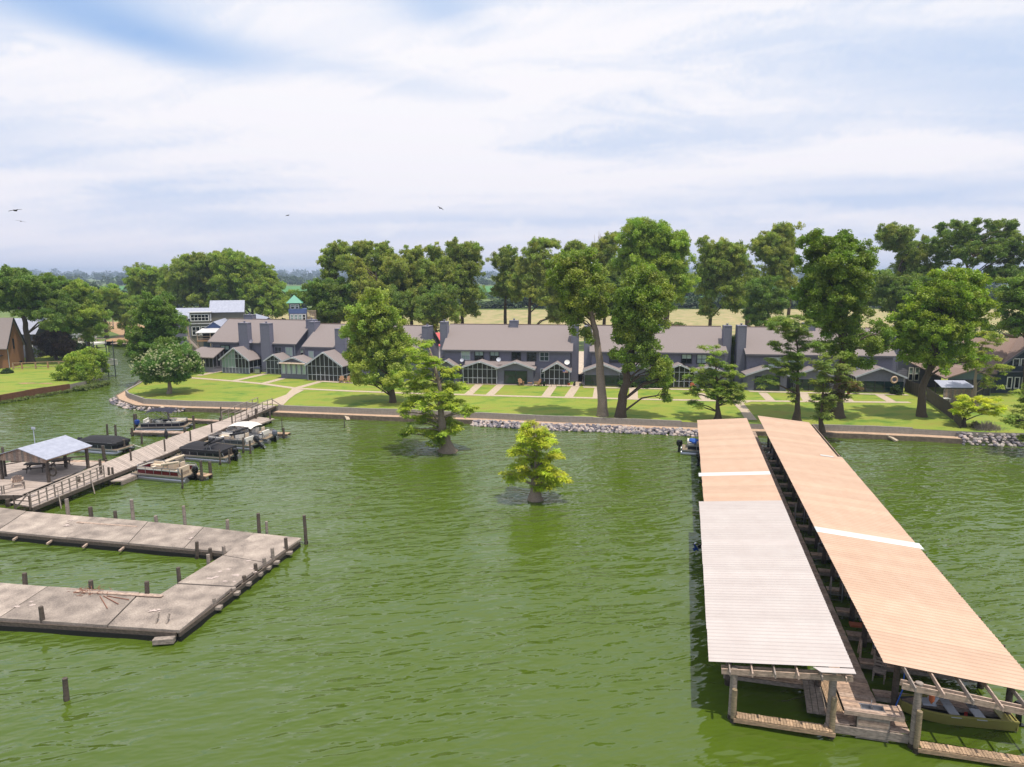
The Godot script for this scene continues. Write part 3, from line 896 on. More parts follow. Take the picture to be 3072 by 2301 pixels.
func houses() -> void:
	var R := Vector3.RIGHT; var B := Vector3.BACK; var up := Vector3.UP
	# left building: two staggered blocks
	var h := thing("townhouse", "left grey townhouse block stepped back, with three tall clad chimneys", "townhouse", Vector3(-54.8, G, -123.9), -14.7, "grey lakefront townhouses")
	main_block(h, 0, 17.4, 0, -11, -6.0, 5.25, 8.75, M.siding, M.shingle)
	chimney(h, 7.7, 0.55, 1.75, 1.1, 0, 8.6, M.siding)
	chimney(h, 12.1, 0.55, 1.75, 1.1, 0, 8.6, M.siding)
	chimney(h, 18.0, -4.6, 1.1, 1.9, 0, 9.0, M.siding)
	chimney(h, 3.9, -6.4, 1.7, 1.1, 7.0, 9.6, M.siding)
	window(h, Vector3(2.1, 2.9, 0.04), R, B, 1.8, 1.55, M.blind, M.glass, M.frame_dark, 2, 2)
	window(h, Vector3(5.9, 2.9, 0.04), R, B, 0.95, 1.4, M.blind, M.glass, M.trim, 1, 2)
	window(h, Vector3(13.2, 2.95, 0.04), R, B, 1.35, 1.5, M.screen_soft, M.screen_soft, M.siding_light, 2, 2)
	window(h, Vector3(15.4, 2.95, 0.04), R, B, 1.35, 1.5, M.blind_pale, M.blind_pale, M.trim, 2, 2)
	window(h, Vector3(17.44, 2.6, -1.2), Vector3.FORWARD, R, 0.95, 1.5, M.blind_pale, M.glass, M.siding_light, 1, 2)
	window(h, Vector3(13.5, 0.5, 0.04), R, B, 1.3, 1.5, M.blind, M.blind, M.trim, 2, 2)
	porch(h, 4.9, 10.3, 3.6, 0, 2.55, 4.5, "glass")
	porch(h, 13.4, 16.6, 3.0, 0, 2.5, 3.5, "soft", M.screen_soft)
	# low hipped sun porch at the left end
	var p := Node3D.new()
	p.name = "porch"; h.add_child(p, true)
	var mb := MB.new()
	slope(mb, Vector3(-2.6, 2.75, 4.2), Vector3(3.6, 2.75, 4.2), Vector3(3.0, 4.1, 0.1), Vector3(-2.0, 4.1, 0.1))
	part(p, "roof", mb, M.shingle)
	mb = MB.new()
	mb.laps(Vector3(-2.2, 0, 3.8), R, B, pv([0, 0, 5.4, 0, 5.4, 0.95, 0, 0.95]))
	mb.laps(Vector3(3.2, 0, 3.8), Vector3.FORWARD, R, pv([0, 0, 3.8, 0, 3.8, 0.95, 0, 0.95]))
	part(p, "knee_wall", mb, M.siding_light)
	glazed(p, Vector3(-2.2, 0.9, 3.8), R, B, 5.4, 7, [0.06], [1.8, 1.8], M.screen, M.siding_light)
	glazed(p, Vector3(3.2, 0.9, 3.8), Vector3.FORWARD, R, 3.8, 4, [0.06], [1.8, 2.8], M.screen, M.siding_light)
	downpipe(h, 17.2, 0.08, 5.2); downpipe(h, 0.3, 0.08, 5.2)
	dish(h, Vector3(8.9, 4.9, 0.5), 0.4, M.siding_light)
	# second, partly behind the pale tree
	h = thing("townhouse", "grey townhouse behind the pale lawn tree, with sage window porch and black screen porch", "townhouse", Vector3(-35.2, G, -115.6), -14.0, "grey lakefront townhouses")
	main_block(h, 0, 20.2, 0, -10.5, -6.0, 5.2, 8.4, M.siding, M.shingle)
	chimney(h, 7.2, 0.55, 1.7, 1.1, 0, 8.2, M.siding)
	chimney(h, 20.9, -3.4, 1.1, 2.0, 0, 8.6, M.siding)
	chimney(h, -0.7, -4.6, 1.1, 1.9, 0, 8.9, M.siding)
	window(h, Vector3(0.7, 2.9, 0.04), R, B, 0.95, 1.4, M.blind_pale, M.blind_pale, M.trim, 1, 2)
	window(h, Vector3(4.1, 2.9, 0.04), R, B, 0.95, 1.4, M.blind_pale, M.blind_pale, M.trim, 1, 2)
	window(h, Vector3(5.3, 2.8, 0.04), R, B, 0.9, 1.6, M.glass, M.glass, M.frame_dark, 1, 2)
	window(h, Vector3(12.3, 2.9, 0.04), R, B, 1.4, 1.4, M.blind, M.glass, M.frame_dark, 2, 2)
	window(h, Vector3(16.0, 2.9, 0.04), R, B, 1.4, 1.4, M.blind, M.glass, M.frame_dark, 2, 2)
	porch(h, -2.7, 2.3, 3.3, -0.2, 2.65, 3.6, "awning")
	porch(h, 3.1, 9.2, 4.6, 0, 2.7, 4.75, "dark")
	porch(h, 13.6, 18.8, 3.4, 0, 2.6, 3.6, "siding")
	# centre building
	h = thing("townhouse", "center grey townhouse seen in full, six upper windows and three front porches", "townhouse", Vector3(-10.9, G, -109.9), -6.5, "grey lakefront townhouses")
	main_block(h, 0, 20.3, 0, -11.5, -6.6, 5.3, 8.7, M.siding, M.shingle)
	chimney(h, -0.7, -3.4, 1.1, 1.5, 0, 9.35, M.siding)
	chimney(h, 20.95, -2.4, 1.1, 1.6, 0, 9.1, M.siding)
	chimney(h, 10.6, -6.3, 1.4, 1.2, 6.9, 9.45, M.siding)
	for w in [[2.75, M.blind_pale, M.blind, M.trim], [4.95, M.blind, M.glass, M.frame_dark], [7.45, M.blind, M.glass, M.frame_dark], [10.95, M.glass, M.glass, M.frame_dark], [13.4, M.glass, M.glass, M.frame_dark], [15.45, M.glass_green, M.glass_green, M.trim]]:
		window(h, Vector3(w[0], 3.55, 0.04), R, B, 1.42, 1.4, w[1], w[2], w[3], 2, 2)
	window(h, Vector3(2.9, 0.8, 0.04), R, B, 0.9, 1.3, M.blind, M.blind, M.trim, 1, 2)
	window(h, Vector3(15.6, 0.75, 0.04), R, B, 1.0, 1.5, M.glass_green, M.glass_green, M.trim, 1, 2)
	window(h, Vector3(20.34, 2.6, -0.9), Vector3.FORWARD, R, 0.9, 1.9, M.glass, M.glass, M.frame_dark, 1, 2)
	window(h, Vector3(20.34, 2.9, -7.4), Vector3.FORWARD, R, 0.9, 1.3, M.blind, M.glass, M.trim, 1, 2)
	porch(h, -0.9, 2.4, 2.2, 0, 2.6, 3.7, "siding")
	porch(h, 3.55, 8.85, 2.7, 0, 2.75, 3.65, "screen")
	porch(h, 8.95, 14.6, 2.5, 0, 2.6, 3.6, "siding")
	porch(h, 16.35, 20.2, 2.2, -1.5, 2.35, 3.55, "screen")
	mb = MB.new()
	slope(mb, Vector3(3.4, 2.95, 0.75), Vector3(14.7, 2.95, 0.75), Vector3(14.7, 3.5, 0.06), Vector3(3.4, 3.5, 0.06), 0.1)
	part(h, "porch_roof_link", mb, M.shingle)
	dish(h, Vector3(9.0, 3.3, 1.3), 0.36, M.trim)
	dish(h, Vector3(19.8, 2.9, 0.4), 0.42, M.white)
	dish(h, Vector3(2.9, 3.0, 0.3), 0.3, M.trim)
	# third
	h = thing("townhouse", "grey townhouse behind the two cottonwood trunks, glass-fronted low porches", "townhouse", Vector3(12.6, G, -107.2), -6.5, "grey lakefront townhouses")
	main_block(h, 0, 20.4, 0, -11.5, -6.4, 5.3, 8.7, M.siding, M.shingle)
	chimney(h, -0.65, -1.7, 1.1, 1.6, 0, 9.0, M.siding)
	chimney(h, 20.95, -2.0, 1.1, 1.5, 0, 9.2, M.siding)
	chimney(h, 11.6, -6.1, 1.7, 1.2, 6.6, 9.5, M.siding)
	for w in [[2.8, M.blind_pale, M.screen_soft], [6.0, M.blind, M.glass], [13.9, M.blind_pale, M.glass], [16.2, M.blind_pale, M.blind]]:
		window(h, Vector3(w[0], 3.5, 0.04), R, B, 1.5, 1.4, w[1], w[2], M.frame_dark, 2, 2)
	porch(h, -1.0, 4.2, 2.7, 0, 2.5, 3.5, "lowglass")
	porch(h, 4.3, 9.5, 2.5, 0, 2.5, 3.4, "lowglass")
	porch(h, 11.0, 15.6, 2.6, 0, 2.6, 3.6, "dark", M.glass)
	porch(h, 15.7, 19.8, 2.5, 0, 2.5, 3.4, "siding")
	for i in 2:
		mb = MB.new()
		mb.box(Vector3(14.15 + 0.75 * i, 3.48 - 0.33 * i, 1.6), Vector3(0.55, 0.06, 1.1), Basis(Vector3.BACK, -0.41))
		part(h, "skylight", mb, M.glass)
	# fourth
	h = thing("townhouse", "right grey townhouse half hidden by the massive dark tree", "townhouse", Vector3(36.0, G, -103.8), -7.0, "grey lakefront townhouses")
	main_block(h, 0, 21.0, 0, -11.5, -6.3, 5.3, 8.7, M.siding, M.shingle)
	chimney(h, -0.75, -1.9, 1.2, 1.9, 0, 9.3, M.siding)
	chimney(h, 21.7, -2.2, 1.2, 1.5, 0, 9.2, M.siding)
	chimney(h, 10.4, -6.0, 1.7, 1.2, 6.6, 9.5, M.siding)
	for w in [[3.2, M.blind_pale, M.blind_pale], [6.2, M.blind_pale, M.glass], [16.0, M.screen_soft, M.screen_soft]]:
		window(h, Vector3(w[0], 3.2, 0.04), R, B, 1.7, 1.5, w[1], w[2], M.trim, 2, 2)
	porch(h, -0.5, 5.2, 3.0, 0, 2.45, 3.45, "siding")
	porch(h, 6.6, 11.4, 2.6, 0, 2.5, 3.4, "lowglass")
	porch(h, 15.0, 21.5, 3.0, 0, 2.45, 3.75, "lowglass")
	# teal house at the right edge
	h = thing("teal_house", "dark teal house with white-framed windows and brown roof at right edge", "house", Vector3(69.3, G, -98.8), -4.0)
	mb = MB.new()
	mb.laps(Vector3(0, 0, 0), R, B, pv([0, 0, 16, 0, 16, 4.0, 3.0, 4.0, 0, 3.2]))
	part(h, "front_wall", mb, M.teal_siding)
	mb = MB.new()
	mb.laps(Vector3(2.5, 3.3, -0.6), R, B, pv([0, 0, 9, 0, 9, 4.6, 4.5, 4.6, 0, 1.2]))
	part(h, "upper_wall", mb, M.teal_siding)
	for x in [3.0, 4.05, 5.1, 6.15]: window(h, Vector3(x, 0.75, 0.04), R, B, 0.65, 1.6, M.glass, M.glass, M.white, 1, 1)
	for x in [3.9, 5.0]: window(h, Vector3(x, 3.5, -0.55), R, B, 0.85, 1.5, M.glass, M.glass, M.white, 1, 1)
	mb = MB.new()
	slope(mb, Vector3(-3.6, 2.9, 0.4), Vector3(1.2, 3.0, 0.5), Vector3(7.5, 7.6, -5.0), Vector3(-0.6, 7.6, -6.0))
	slope(mb, Vector3(2.0, 4.1, -0.1), Vector3(1.6, 3.9, 0.45), Vector3(7.0, 7.9, -0.3), Vector3(7.2, 8.0, -5.0))
	slope(mb, Vector3(7.0, 7.9, -0.3), Vector3(12.4, 3.9, 0.45), Vector3(18, 4.1, -8.0), Vector3(7.2, 8.0, -9.0))
	part(h, "roof", mb, M.shingle_brown)
	mb = MB.new()
	mb.bar(Vector3(1.5, 3.8, 0.5), Vector3(7.0, 7.8, -0.25), 0.08, 0.3)
	mb.bar(Vector3(1.2, 3.25, 0.6), Vector3(12, 3.25, 0.6), 0.6, 0.12)
	part(h, "fascia", mb, M.fascia)
	glazed(h, Vector3(-3.2, 0, 0.2), R, B, 4.6, 6, [1.0], [2.7, 2.9], M.screen, M.frame_dark)
	# left wing with sage gable
	mb = MB.new()
	mb.laps(Vector3(-6.6, 0, 2.4), R, B, pv([0, 0, 6.0, 0, 6.0, 2.6, 3.4, 3.7, 0, 2.6]))
	part(h, "gable_wall", mb, M.sage_siding)
	mb = MB.new()
	slope(mb, Vector3(-7.2, 2.5, 2.8), Vector3(-3.2, 3.95, 2.8), Vector3(-3.2, 3.95, -5.0), Vector3(-9.5, 4.2, -4.0))
	slope(mb, Vector3(-3.2, 3.95, 2.8), Vector3(-0.2, 2.6, 2.8), Vector3(-0.2, 2.6, -4.0), Vector3(-3.2, 3.95, -5.0))
	part(h, "porch_roof", mb, M.shingle_brown)
	glazed(h, Vector3(-6.4, 0, 2.5), R, B, 5.6, 7, [0.9], [2.3, 2.3], M.screen, M.frame_dark)
	h = thing("grey_house", "weathered grey gabled house partly hidden behind the right lawn tree", "house", Vector3(58.6, G, -104.5), -4.0)
	mb = MB.new()
	mb.laps(Vector3(0, 0, 0), R, B, pv([0, 0, 7.5, 0, 7.5, 2.6, 2.2, 4.9, 0, 3.6]))
	part(h, "gable_wall", mb, M.siding_light)
	mb = MB.new()
	slope(mb, Vector3(-0.4, 3.5, 0.4), Vector3(2.2, 5.05, 0.4), Vector3(2.2, 5.05, -8), Vector3(-0.4, 3.5, -8))
	slope(mb, Vector3(2.2, 5.05, 0.4), Vector3(8.2, 2.4, 0.4), Vector3(8.2, 2.4, -8), Vector3(2.2, 5.05, -8))
	part(h, "roof", mb, M.shingle_brown)
	for x in [2.6, 3.5]: window(h, Vector3(x, 1.0, 0.04), R, B, 0.6, 2.0, M.blind, M.glass, M.white, 1, 2)
	# brick house on the left bank
	h = thing("brick_house", "brown brick house with steep gable cut off by the left edge", "house", Vector3(-93.1, G, -125.2), 103.3)
	mb = MB.new()
	mb.tri(Vector3(0, 4.2, 0), Vector3(6.6, 4.2, 0), Vector3(3.3, 8.9, 0))
	mb.quad(Vector3(0, 0, 0), Vector3(6.6, 0, 0), Vector3(6.6, 4.2, 0), Vector3(0, 4.2, 0))
	part(h, "gable_wall", mb, M.brick)
	mb = MB.new()
	mb.quad(Vector3(0, 0, -12), Vector3(0, 0, 0), Vector3(0, 4.2, 0), Vector3(0, 4.2, -12))
	part(h, "front_wall", mb, M.brick)
	mb = MB.new()
	mb.quad(Vector3(6.6, 0, 0), Vector3(6.6, 0, -12), Vector3(6.6, 4.2, -12), Vector3(6.6, 4.2, 0))
	part(h, "back_wall", mb, M.brick)
	mb = MB.new()
	slope(mb, Vector3(-0.5, 3.7, 0.3), Vector3(3.3, 9.15, 0.3), Vector3(3.3, 9.15, -12), Vector3(-0.5, 3.7, -12))
	part(h, "roof", mb, M.shingle)
	mb = MB.new()
	slope(mb, Vector3(3.3, 9.15, 0.3), Vector3(7.1, 3.7, 0.3), Vector3(7.1, 3.7, -12), Vector3(3.3, 9.15, -12))
	part(h, "roof", mb, M.shingle)
	mb = MB.new()
	mb.bar(Vector3(3.3, 9.05, 0.34), Vector3(7.12, 3.6, 0.34), 0.06, 0.28)
	mb.bar(Vector3(3.3, 9.05, 0.34), Vector3(-0.52, 3.6, 0.34), 0.06, 0.28)
	part(h, "fascia", mb, M.dark)
	window(h, Vector3(2.6, 3.4, 0.02), R, B, 0.35, 1.8, M.glass, M.glass, M.frame_dark, 1, 1)
	window(h, Vector3(4.3, 0.35, 0.02), R, B, 0.9, 0.4, M.glass, M.glass, M.frame_dark, 1, 1)
	mb = MB.new()
	mb.box(Vector3(-0.7, 2.4, -2.2), Vector3(1.4, 0.15, 3.0))
	mb.bar(Vector3(-1.36, 3.3, -0.7), Vector3(-1.36, 3.3, -3.7), 0.06, 0.06)
	for i in 8: mb.bar(Vector3(-1.36, 2.4, -0.7 - 0.42 * i), Vector3(-1.36, 3.3, -0.7 - 0.42 * i), 0.04, 0.04)
	part(h, "balcony", mb, M.frame_dark)
	downpipe(h, 0.2, 0.08, 4.2)
	back_buildings()

func box_house(called: String, label: String, at: Vector3, turn: float, w: float, d: float, ye: float, yr: float, wall: Material, roof: Material, along_x := true) -> Node3D:
	var h := thing(called, label, "building", at, turn)
	var mb := MB.new()
	var q := pv([0, 0, w, 0, w, ye, 0, ye]) if along_x else pv([0, 0, w, 0, w, ye, w / 2, yr, 0, ye])
	mb.laps(Vector3(-w / 2, 0, 0), Vector3.RIGHT, Vector3.BACK, q)
	part(h, "front_wall", mb, wall)
	mb = MB.new()
	q = pv([0, 0, d, 0, d, ye, d / 2, yr, 0, ye]) if along_x else pv([0, 0, d, 0, d, ye, 0, ye])
	mb.laps(Vector3(w / 2, 0, 0), Vector3.FORWARD, Vector3.RIGHT, q)
	part(h, "side_wall", mb, wall)
	mb = MB.new()
	mb.laps(Vector3(-w / 2, 0, -d), Vector3.BACK, Vector3.LEFT, q)
	part(h, "side_wall", mb, wall)
	mb = MB.new()
	mb.box(Vector3(0, ye / 2, -d), Vector3(w, ye, 0.2))
	part(h, "back_wall", mb, wall)
	var e := 0.3
	var u := Vector3(0, 0.12, 0)
	for k in 2:
		mb = MB.new()
		if along_x:
			if k == 0: slope(mb, Vector3(-w / 2 - e, ye - 0.1, e) + u, Vector3(w / 2 + e, ye - 0.1, e) + u, Vector3(w / 2 + e, yr, -d / 2) + u, Vector3(-w / 2 - e, yr, -d / 2) + u, 0.1)
			else: slope(mb, Vector3(-w / 2 - e, yr, -d / 2) + u, Vector3(w / 2 + e, yr, -d / 2) + u, Vector3(w / 2 + e, ye - 0.1, -d - e) + u, Vector3(-w / 2 - e, ye - 0.1, -d - e) + u, 0.1)
		else:
			if k == 0: slope(mb, Vector3(-w / 2 - e, ye - 0.1, e) + u, Vector3(0, yr, e) + u, Vector3(0, yr, -d - e) + u, Vector3(-w / 2 - e, ye - 0.1, -d - e) + u, 0.1)
			else: slope(mb, Vector3(0, yr, e) + u, Vector3(w / 2 + e, ye - 0.1, e) + u, Vector3(w / 2 + e, ye - 0.1, -d - e) + u, Vector3(0, yr, -d - e) + u, 0.1)
		part(h, "roof", mb, roof)
	return h

func back_buildings() -> void:
	var R := Vector3.RIGHT; var B := Vector3.BACK
	# olive building with window bay
	var h := box_house("olive_building", "olive-grey building with white metal roof and band of white windows", Vector3(-62.4, G, -150), 18, 6.6, 7.5, 9.0, 11.3, M.olive_siding, M.metal_roof, true)
	var mb := MB.new()
	mb.laps(Vector3(-7.2, 0, 2.2), R, B, pv([0, 0, 3.9, 0, 3.9, 9.1, 0, 9.1]))
	mb.laps(Vector3(-3.3, 0, 2.2), Vector3.FORWARD, R, pv([0, 0, 2.2, 0, 2.2, 9.1, 0, 9.1]))
	part(h, "bay_wall", mb, M.olive_siding)
	for y in [9.15, 6.75]:
		mb = MB.new()
		mb.box(Vector3(-5.2, y, 1.2), Vector3(4.5, 0.14, 2.6))
		part(h, "bay_roof", mb, M.white_metal)
	window(h, Vector3(-7.0, 7.35, 2.25), R, B, 3.5, 1.35, M.glass, M.glass, M.white, 5, 2)
	window(h, Vector3(-3.25, 7.35, 2.1), Vector3.FORWARD, R, 1.9, 1.35, M.glass, M.glass, M.white, 4, 2)
	for x in [-6.9, -5.1]: window(h, Vector3(x, 4.3, 2.25), R, B, 1.5, 1.8, M.glass, M.glass, M.white, 2, 2)
	mb = MB.new()
	mb.bar(Vector3(-8.2, 4.1, 3.0), Vector3(-5.0, 0.8, 5.0), 0.9, 0.18)
	mb.bar(Vector3(-8.2, 5.0, 3.5), Vector3(-5.0, 1.7, 5.5), 0.07, 0.1)
	part(h, "staircase", mb, M.wood)
	box_house("metal_roof_house", "blue-grey house with pale metal roof left of the olive building", Vector3(-74.5, G, -156), 10, 9, 8, 7.2, 9.3, M.siding, M.metal_roof, true)
	# blue gabled house with veranda
	h = box_house("blue_house", "blue gabled house with long white metal roof and raised veranda", Vector3(-60.4, G, -138.5), 12, 4.4, 20, 5.9, 7.6, M.blue_siding, M.metal_roof, false)
	mb = MB.new()
	slope(mb, Vector3(-2.9, 5.75, 3.2), Vector3(2.4, 5.75, 3.2), Vector3(2.4, 6.4, 0.05), Vector3(-2.2, 6.4, 0.05), 0.1)
	part(h, "veranda_roof", mb, M.white_metal)
	mb = MB.new()
	mb.box(Vector3(-0.2, 4.1, 1.6), Vector3(5.0, 0.18, 3.2))
	part(h, "veranda_floor", mb, M.tan_wood)
	for x in [-2.6, -0.2, 2.2]:
		mb = MB.new()
		mb.bar(Vector3(x, 0, 3.0), Vector3(x, 5.75, 3.0), 0.16, 0.16)
		part(h, "post", mb, M.wood_pale)
	mb = MB.new()
	for y in [4.55, 5.0]: mb.bar(Vector3(-2.6, y, 3.02), Vector3(2.2, y, 3.02), 0.05, 0.06)
	part(h, "railing", mb, M.wood_pale)
	mb = MB.new()
	mb.box(Vector3(-0.1, 5.0, 0.1), Vector3(4.2, 1.7, 0.1))
	part(h, "screen_wall", mb, M.screen)
	# barn with white roof, tower, red roof shed
	box_house("metal_roof_barn", "grey barn with bright white metal roof left of the lookout tower", Vector3(-49.8, G, -140), 30, 4.8, 14, 6.7, 8.4, M.siding, M.metal_roof, false)
	h = thing("lookout_tower", "narrow grey lookout tower with pointed green metal roof", "tower", Vector3(-44.0, G, -141), 14)
	mb = MB.new()
	mb.laps(Vector3(-1.7, 0, 1.6), R, B, pv([0, 0, 3.4, 0, 3.4, 9.6, 0, 9.6]))
	mb.laps(Vector3(1.7, 0, 1.6), Vector3.FORWARD, R, pv([0, 0, 3.2, 0, 3.2, 9.6, 0, 9.6]))
	part(h, "wall", mb, M.siding)
	mb = MB.new()
	mb.box(Vector3(0.0, 9.75, 0), Vector3(3.5, 0.9, 3.3))
	part(h, "balcony_wall", mb, M.blue_siding)
	mb = MB.new()
	mb.laps(Vector3(-1.6, 10.0, 1.2), R, B, pv([0, 0, 2.0, 0, 2.0, 1.6, 0, 1.6]))
	mb.laps(Vector3(0.4, 10.0, 1.2), Vector3.FORWARD, R, pv([0, 0, 2.0, 0, 2.0, 1.6, 0, 1.6]))
	part(h, "cabin_wall", mb, M.siding_light)
	window(h, Vector3(-1.3, 10.2, 1.24), R, B, 0.7, 0.9, M.blind, M.glass, M.white, 1, 2)
	window(h, Vector3(-0.35, 10.2, 1.24), R, B, 0.6, 0.9, M.blind, M.glass, M.white, 1, 2)
	for x in [-1.4, -0.6, 0.2]: window(h, Vector3(x, 7.9, 1.64), R, B, 0.55, 1.2, M.blind, M.blind, M.white, 1, 2)
	window(h, Vector3(0.95, 7.9, 1.64), R, B, 0.55, 1.2, M.glass, M.glass, M.white, 1, 2)
	mb = MB.new()
	var top := Vector3(-0.6, 13.0, 0.2)
	var c := [Vector3(-2.2, 11.4, 1.8), Vector3(1.1, 11.4, 1.8), Vector3(1.1, 11.4, -1.4), Vector3(-2.2, 11.4, -1.4)]
	for i in 4: mb.tri(c[i], c[(i + 1) % 4], top)
	mb.quad(c[3], c[2], c[1], c[0])
	part(h, "roof", mb, M.green_metal)
	mb = MB.new()
	slope(mb, Vector3(-2.6, 6.4, 3.2), Vector3(2.6, 6.4, 3.2), Vector3(1.9, 7.2, 1.7), Vector3(-1.9, 7.2, 1.7), 0.1)
	part(h, "skirt_roof", mb, M.green_metal)
	mb = MB.new()
	for i in 11: mb.bar(Vector3(1.8, 7.2 + 0.26 * i, 1.4), Vector3(3.6, 7.2 + 0.26 * i, 1.0), 0.08, 0.13)
	part(h, "slatted_screen", mb, M.wood_pale)
	h = box_house("red_roof_shed", "small shed with faded red metal roof between second and center townhouses", Vector3(-13.6, G, -133), 20, 5.0, 6, 3.4, 5.6, M.white_metal, M.red_metal, true)
	h = box_house("lake_house", "dark blue-grey house with pale metal roof behind the brick house", Vector3(-102, G, -141), 10, 6, 8, 4.9, 7.9, M.siding, M.metal_roof, true)
	window(h, Vector3(1.0, 1.9, 0.04), R, B, 1.4, 1.6, M.glass, M.glass, M.white, 2, 2)
	box_house("pole_barn", "low pale building behind the trees at far left", Vector3(-113, G, -170), 5, 10, 8, 4.6, 6.0, M.white_metal, M.metal_roof, true)
# ------------------------------------------------------------------ docks
func pile(parent: Node3D, x: float, z: float, y1: float, r := 0.12, m: Material = null, lean := Vector2.ZERO) -> void:
	var mb := MB.new()
	mb.tube([Vector3(x, -1.6, z), Vector3(x + lean.x * 0.5, y1 * 0.5, z + lean.y * 0.5), Vector3(x + lean.x, y1, z + lean.y)], [r * 1.08, r, r * 0.95], 8)
	var p := part(parent, "piling", mb, m if m else M.wood_dark)
	mb = MB.new()
	mb.tube([Vector3(x, -0.3, z), Vector3(x, 0.22, z)], [r * 1.12, r * 1.1], 8, false)
	part(p, "waterline_stain", mb, M.wood_wet)

func plank_deck(parent: Node3D, l0: Vector3, l1: Vector3, r0: Vector3, r1: Vector3, step: float, mats: Array, t := 0.06) -> void:
	# planks laid across from the line l0..l1 to the line r0..r1
	var n := maxi(1, roundi(l0.distance_to(l1) / step))
	for i in n:
		var f0 := (i + 0.04) / n; var f1 := (i + 0.96) / n
		var dy := Vector3(0, rng.randf_range(-0.008, 0.008), 0)
		var mb := MB.new()
		slope(mb, l0.lerp(l1, f0) + dy, r0.lerp(r1, f0) + dy, r0.lerp(r1, f1) + dy, l0.lerp(l1, f1) + dy, t)
		part(parent, "plank", mb, mats[rng.randi() % mats.size()])

func rail_run(parent: Node3D, p: Array, h: float, m: Material, ms: Array) -> void:
	for q in p:
		var mb := MB.new()
		mb.bar(q, q + Vector3(0, h, 0), 0.075, 0.075)
		part(parent, "post", mb, m)
	for y in ms:
		var mb := MB.new()
		for i in p.size() - 1: mb.bar(p[i] + Vector3(0, y, 0), p[i + 1] + Vector3(0, y, 0), 0.035 if y < h else 0.11, 0.07 if y < h else 0.04)
		part(parent, "rail", mb, m)

func V3(a: Array) -> Vector3:
	return Vector3(a[0], a[1], a[2])

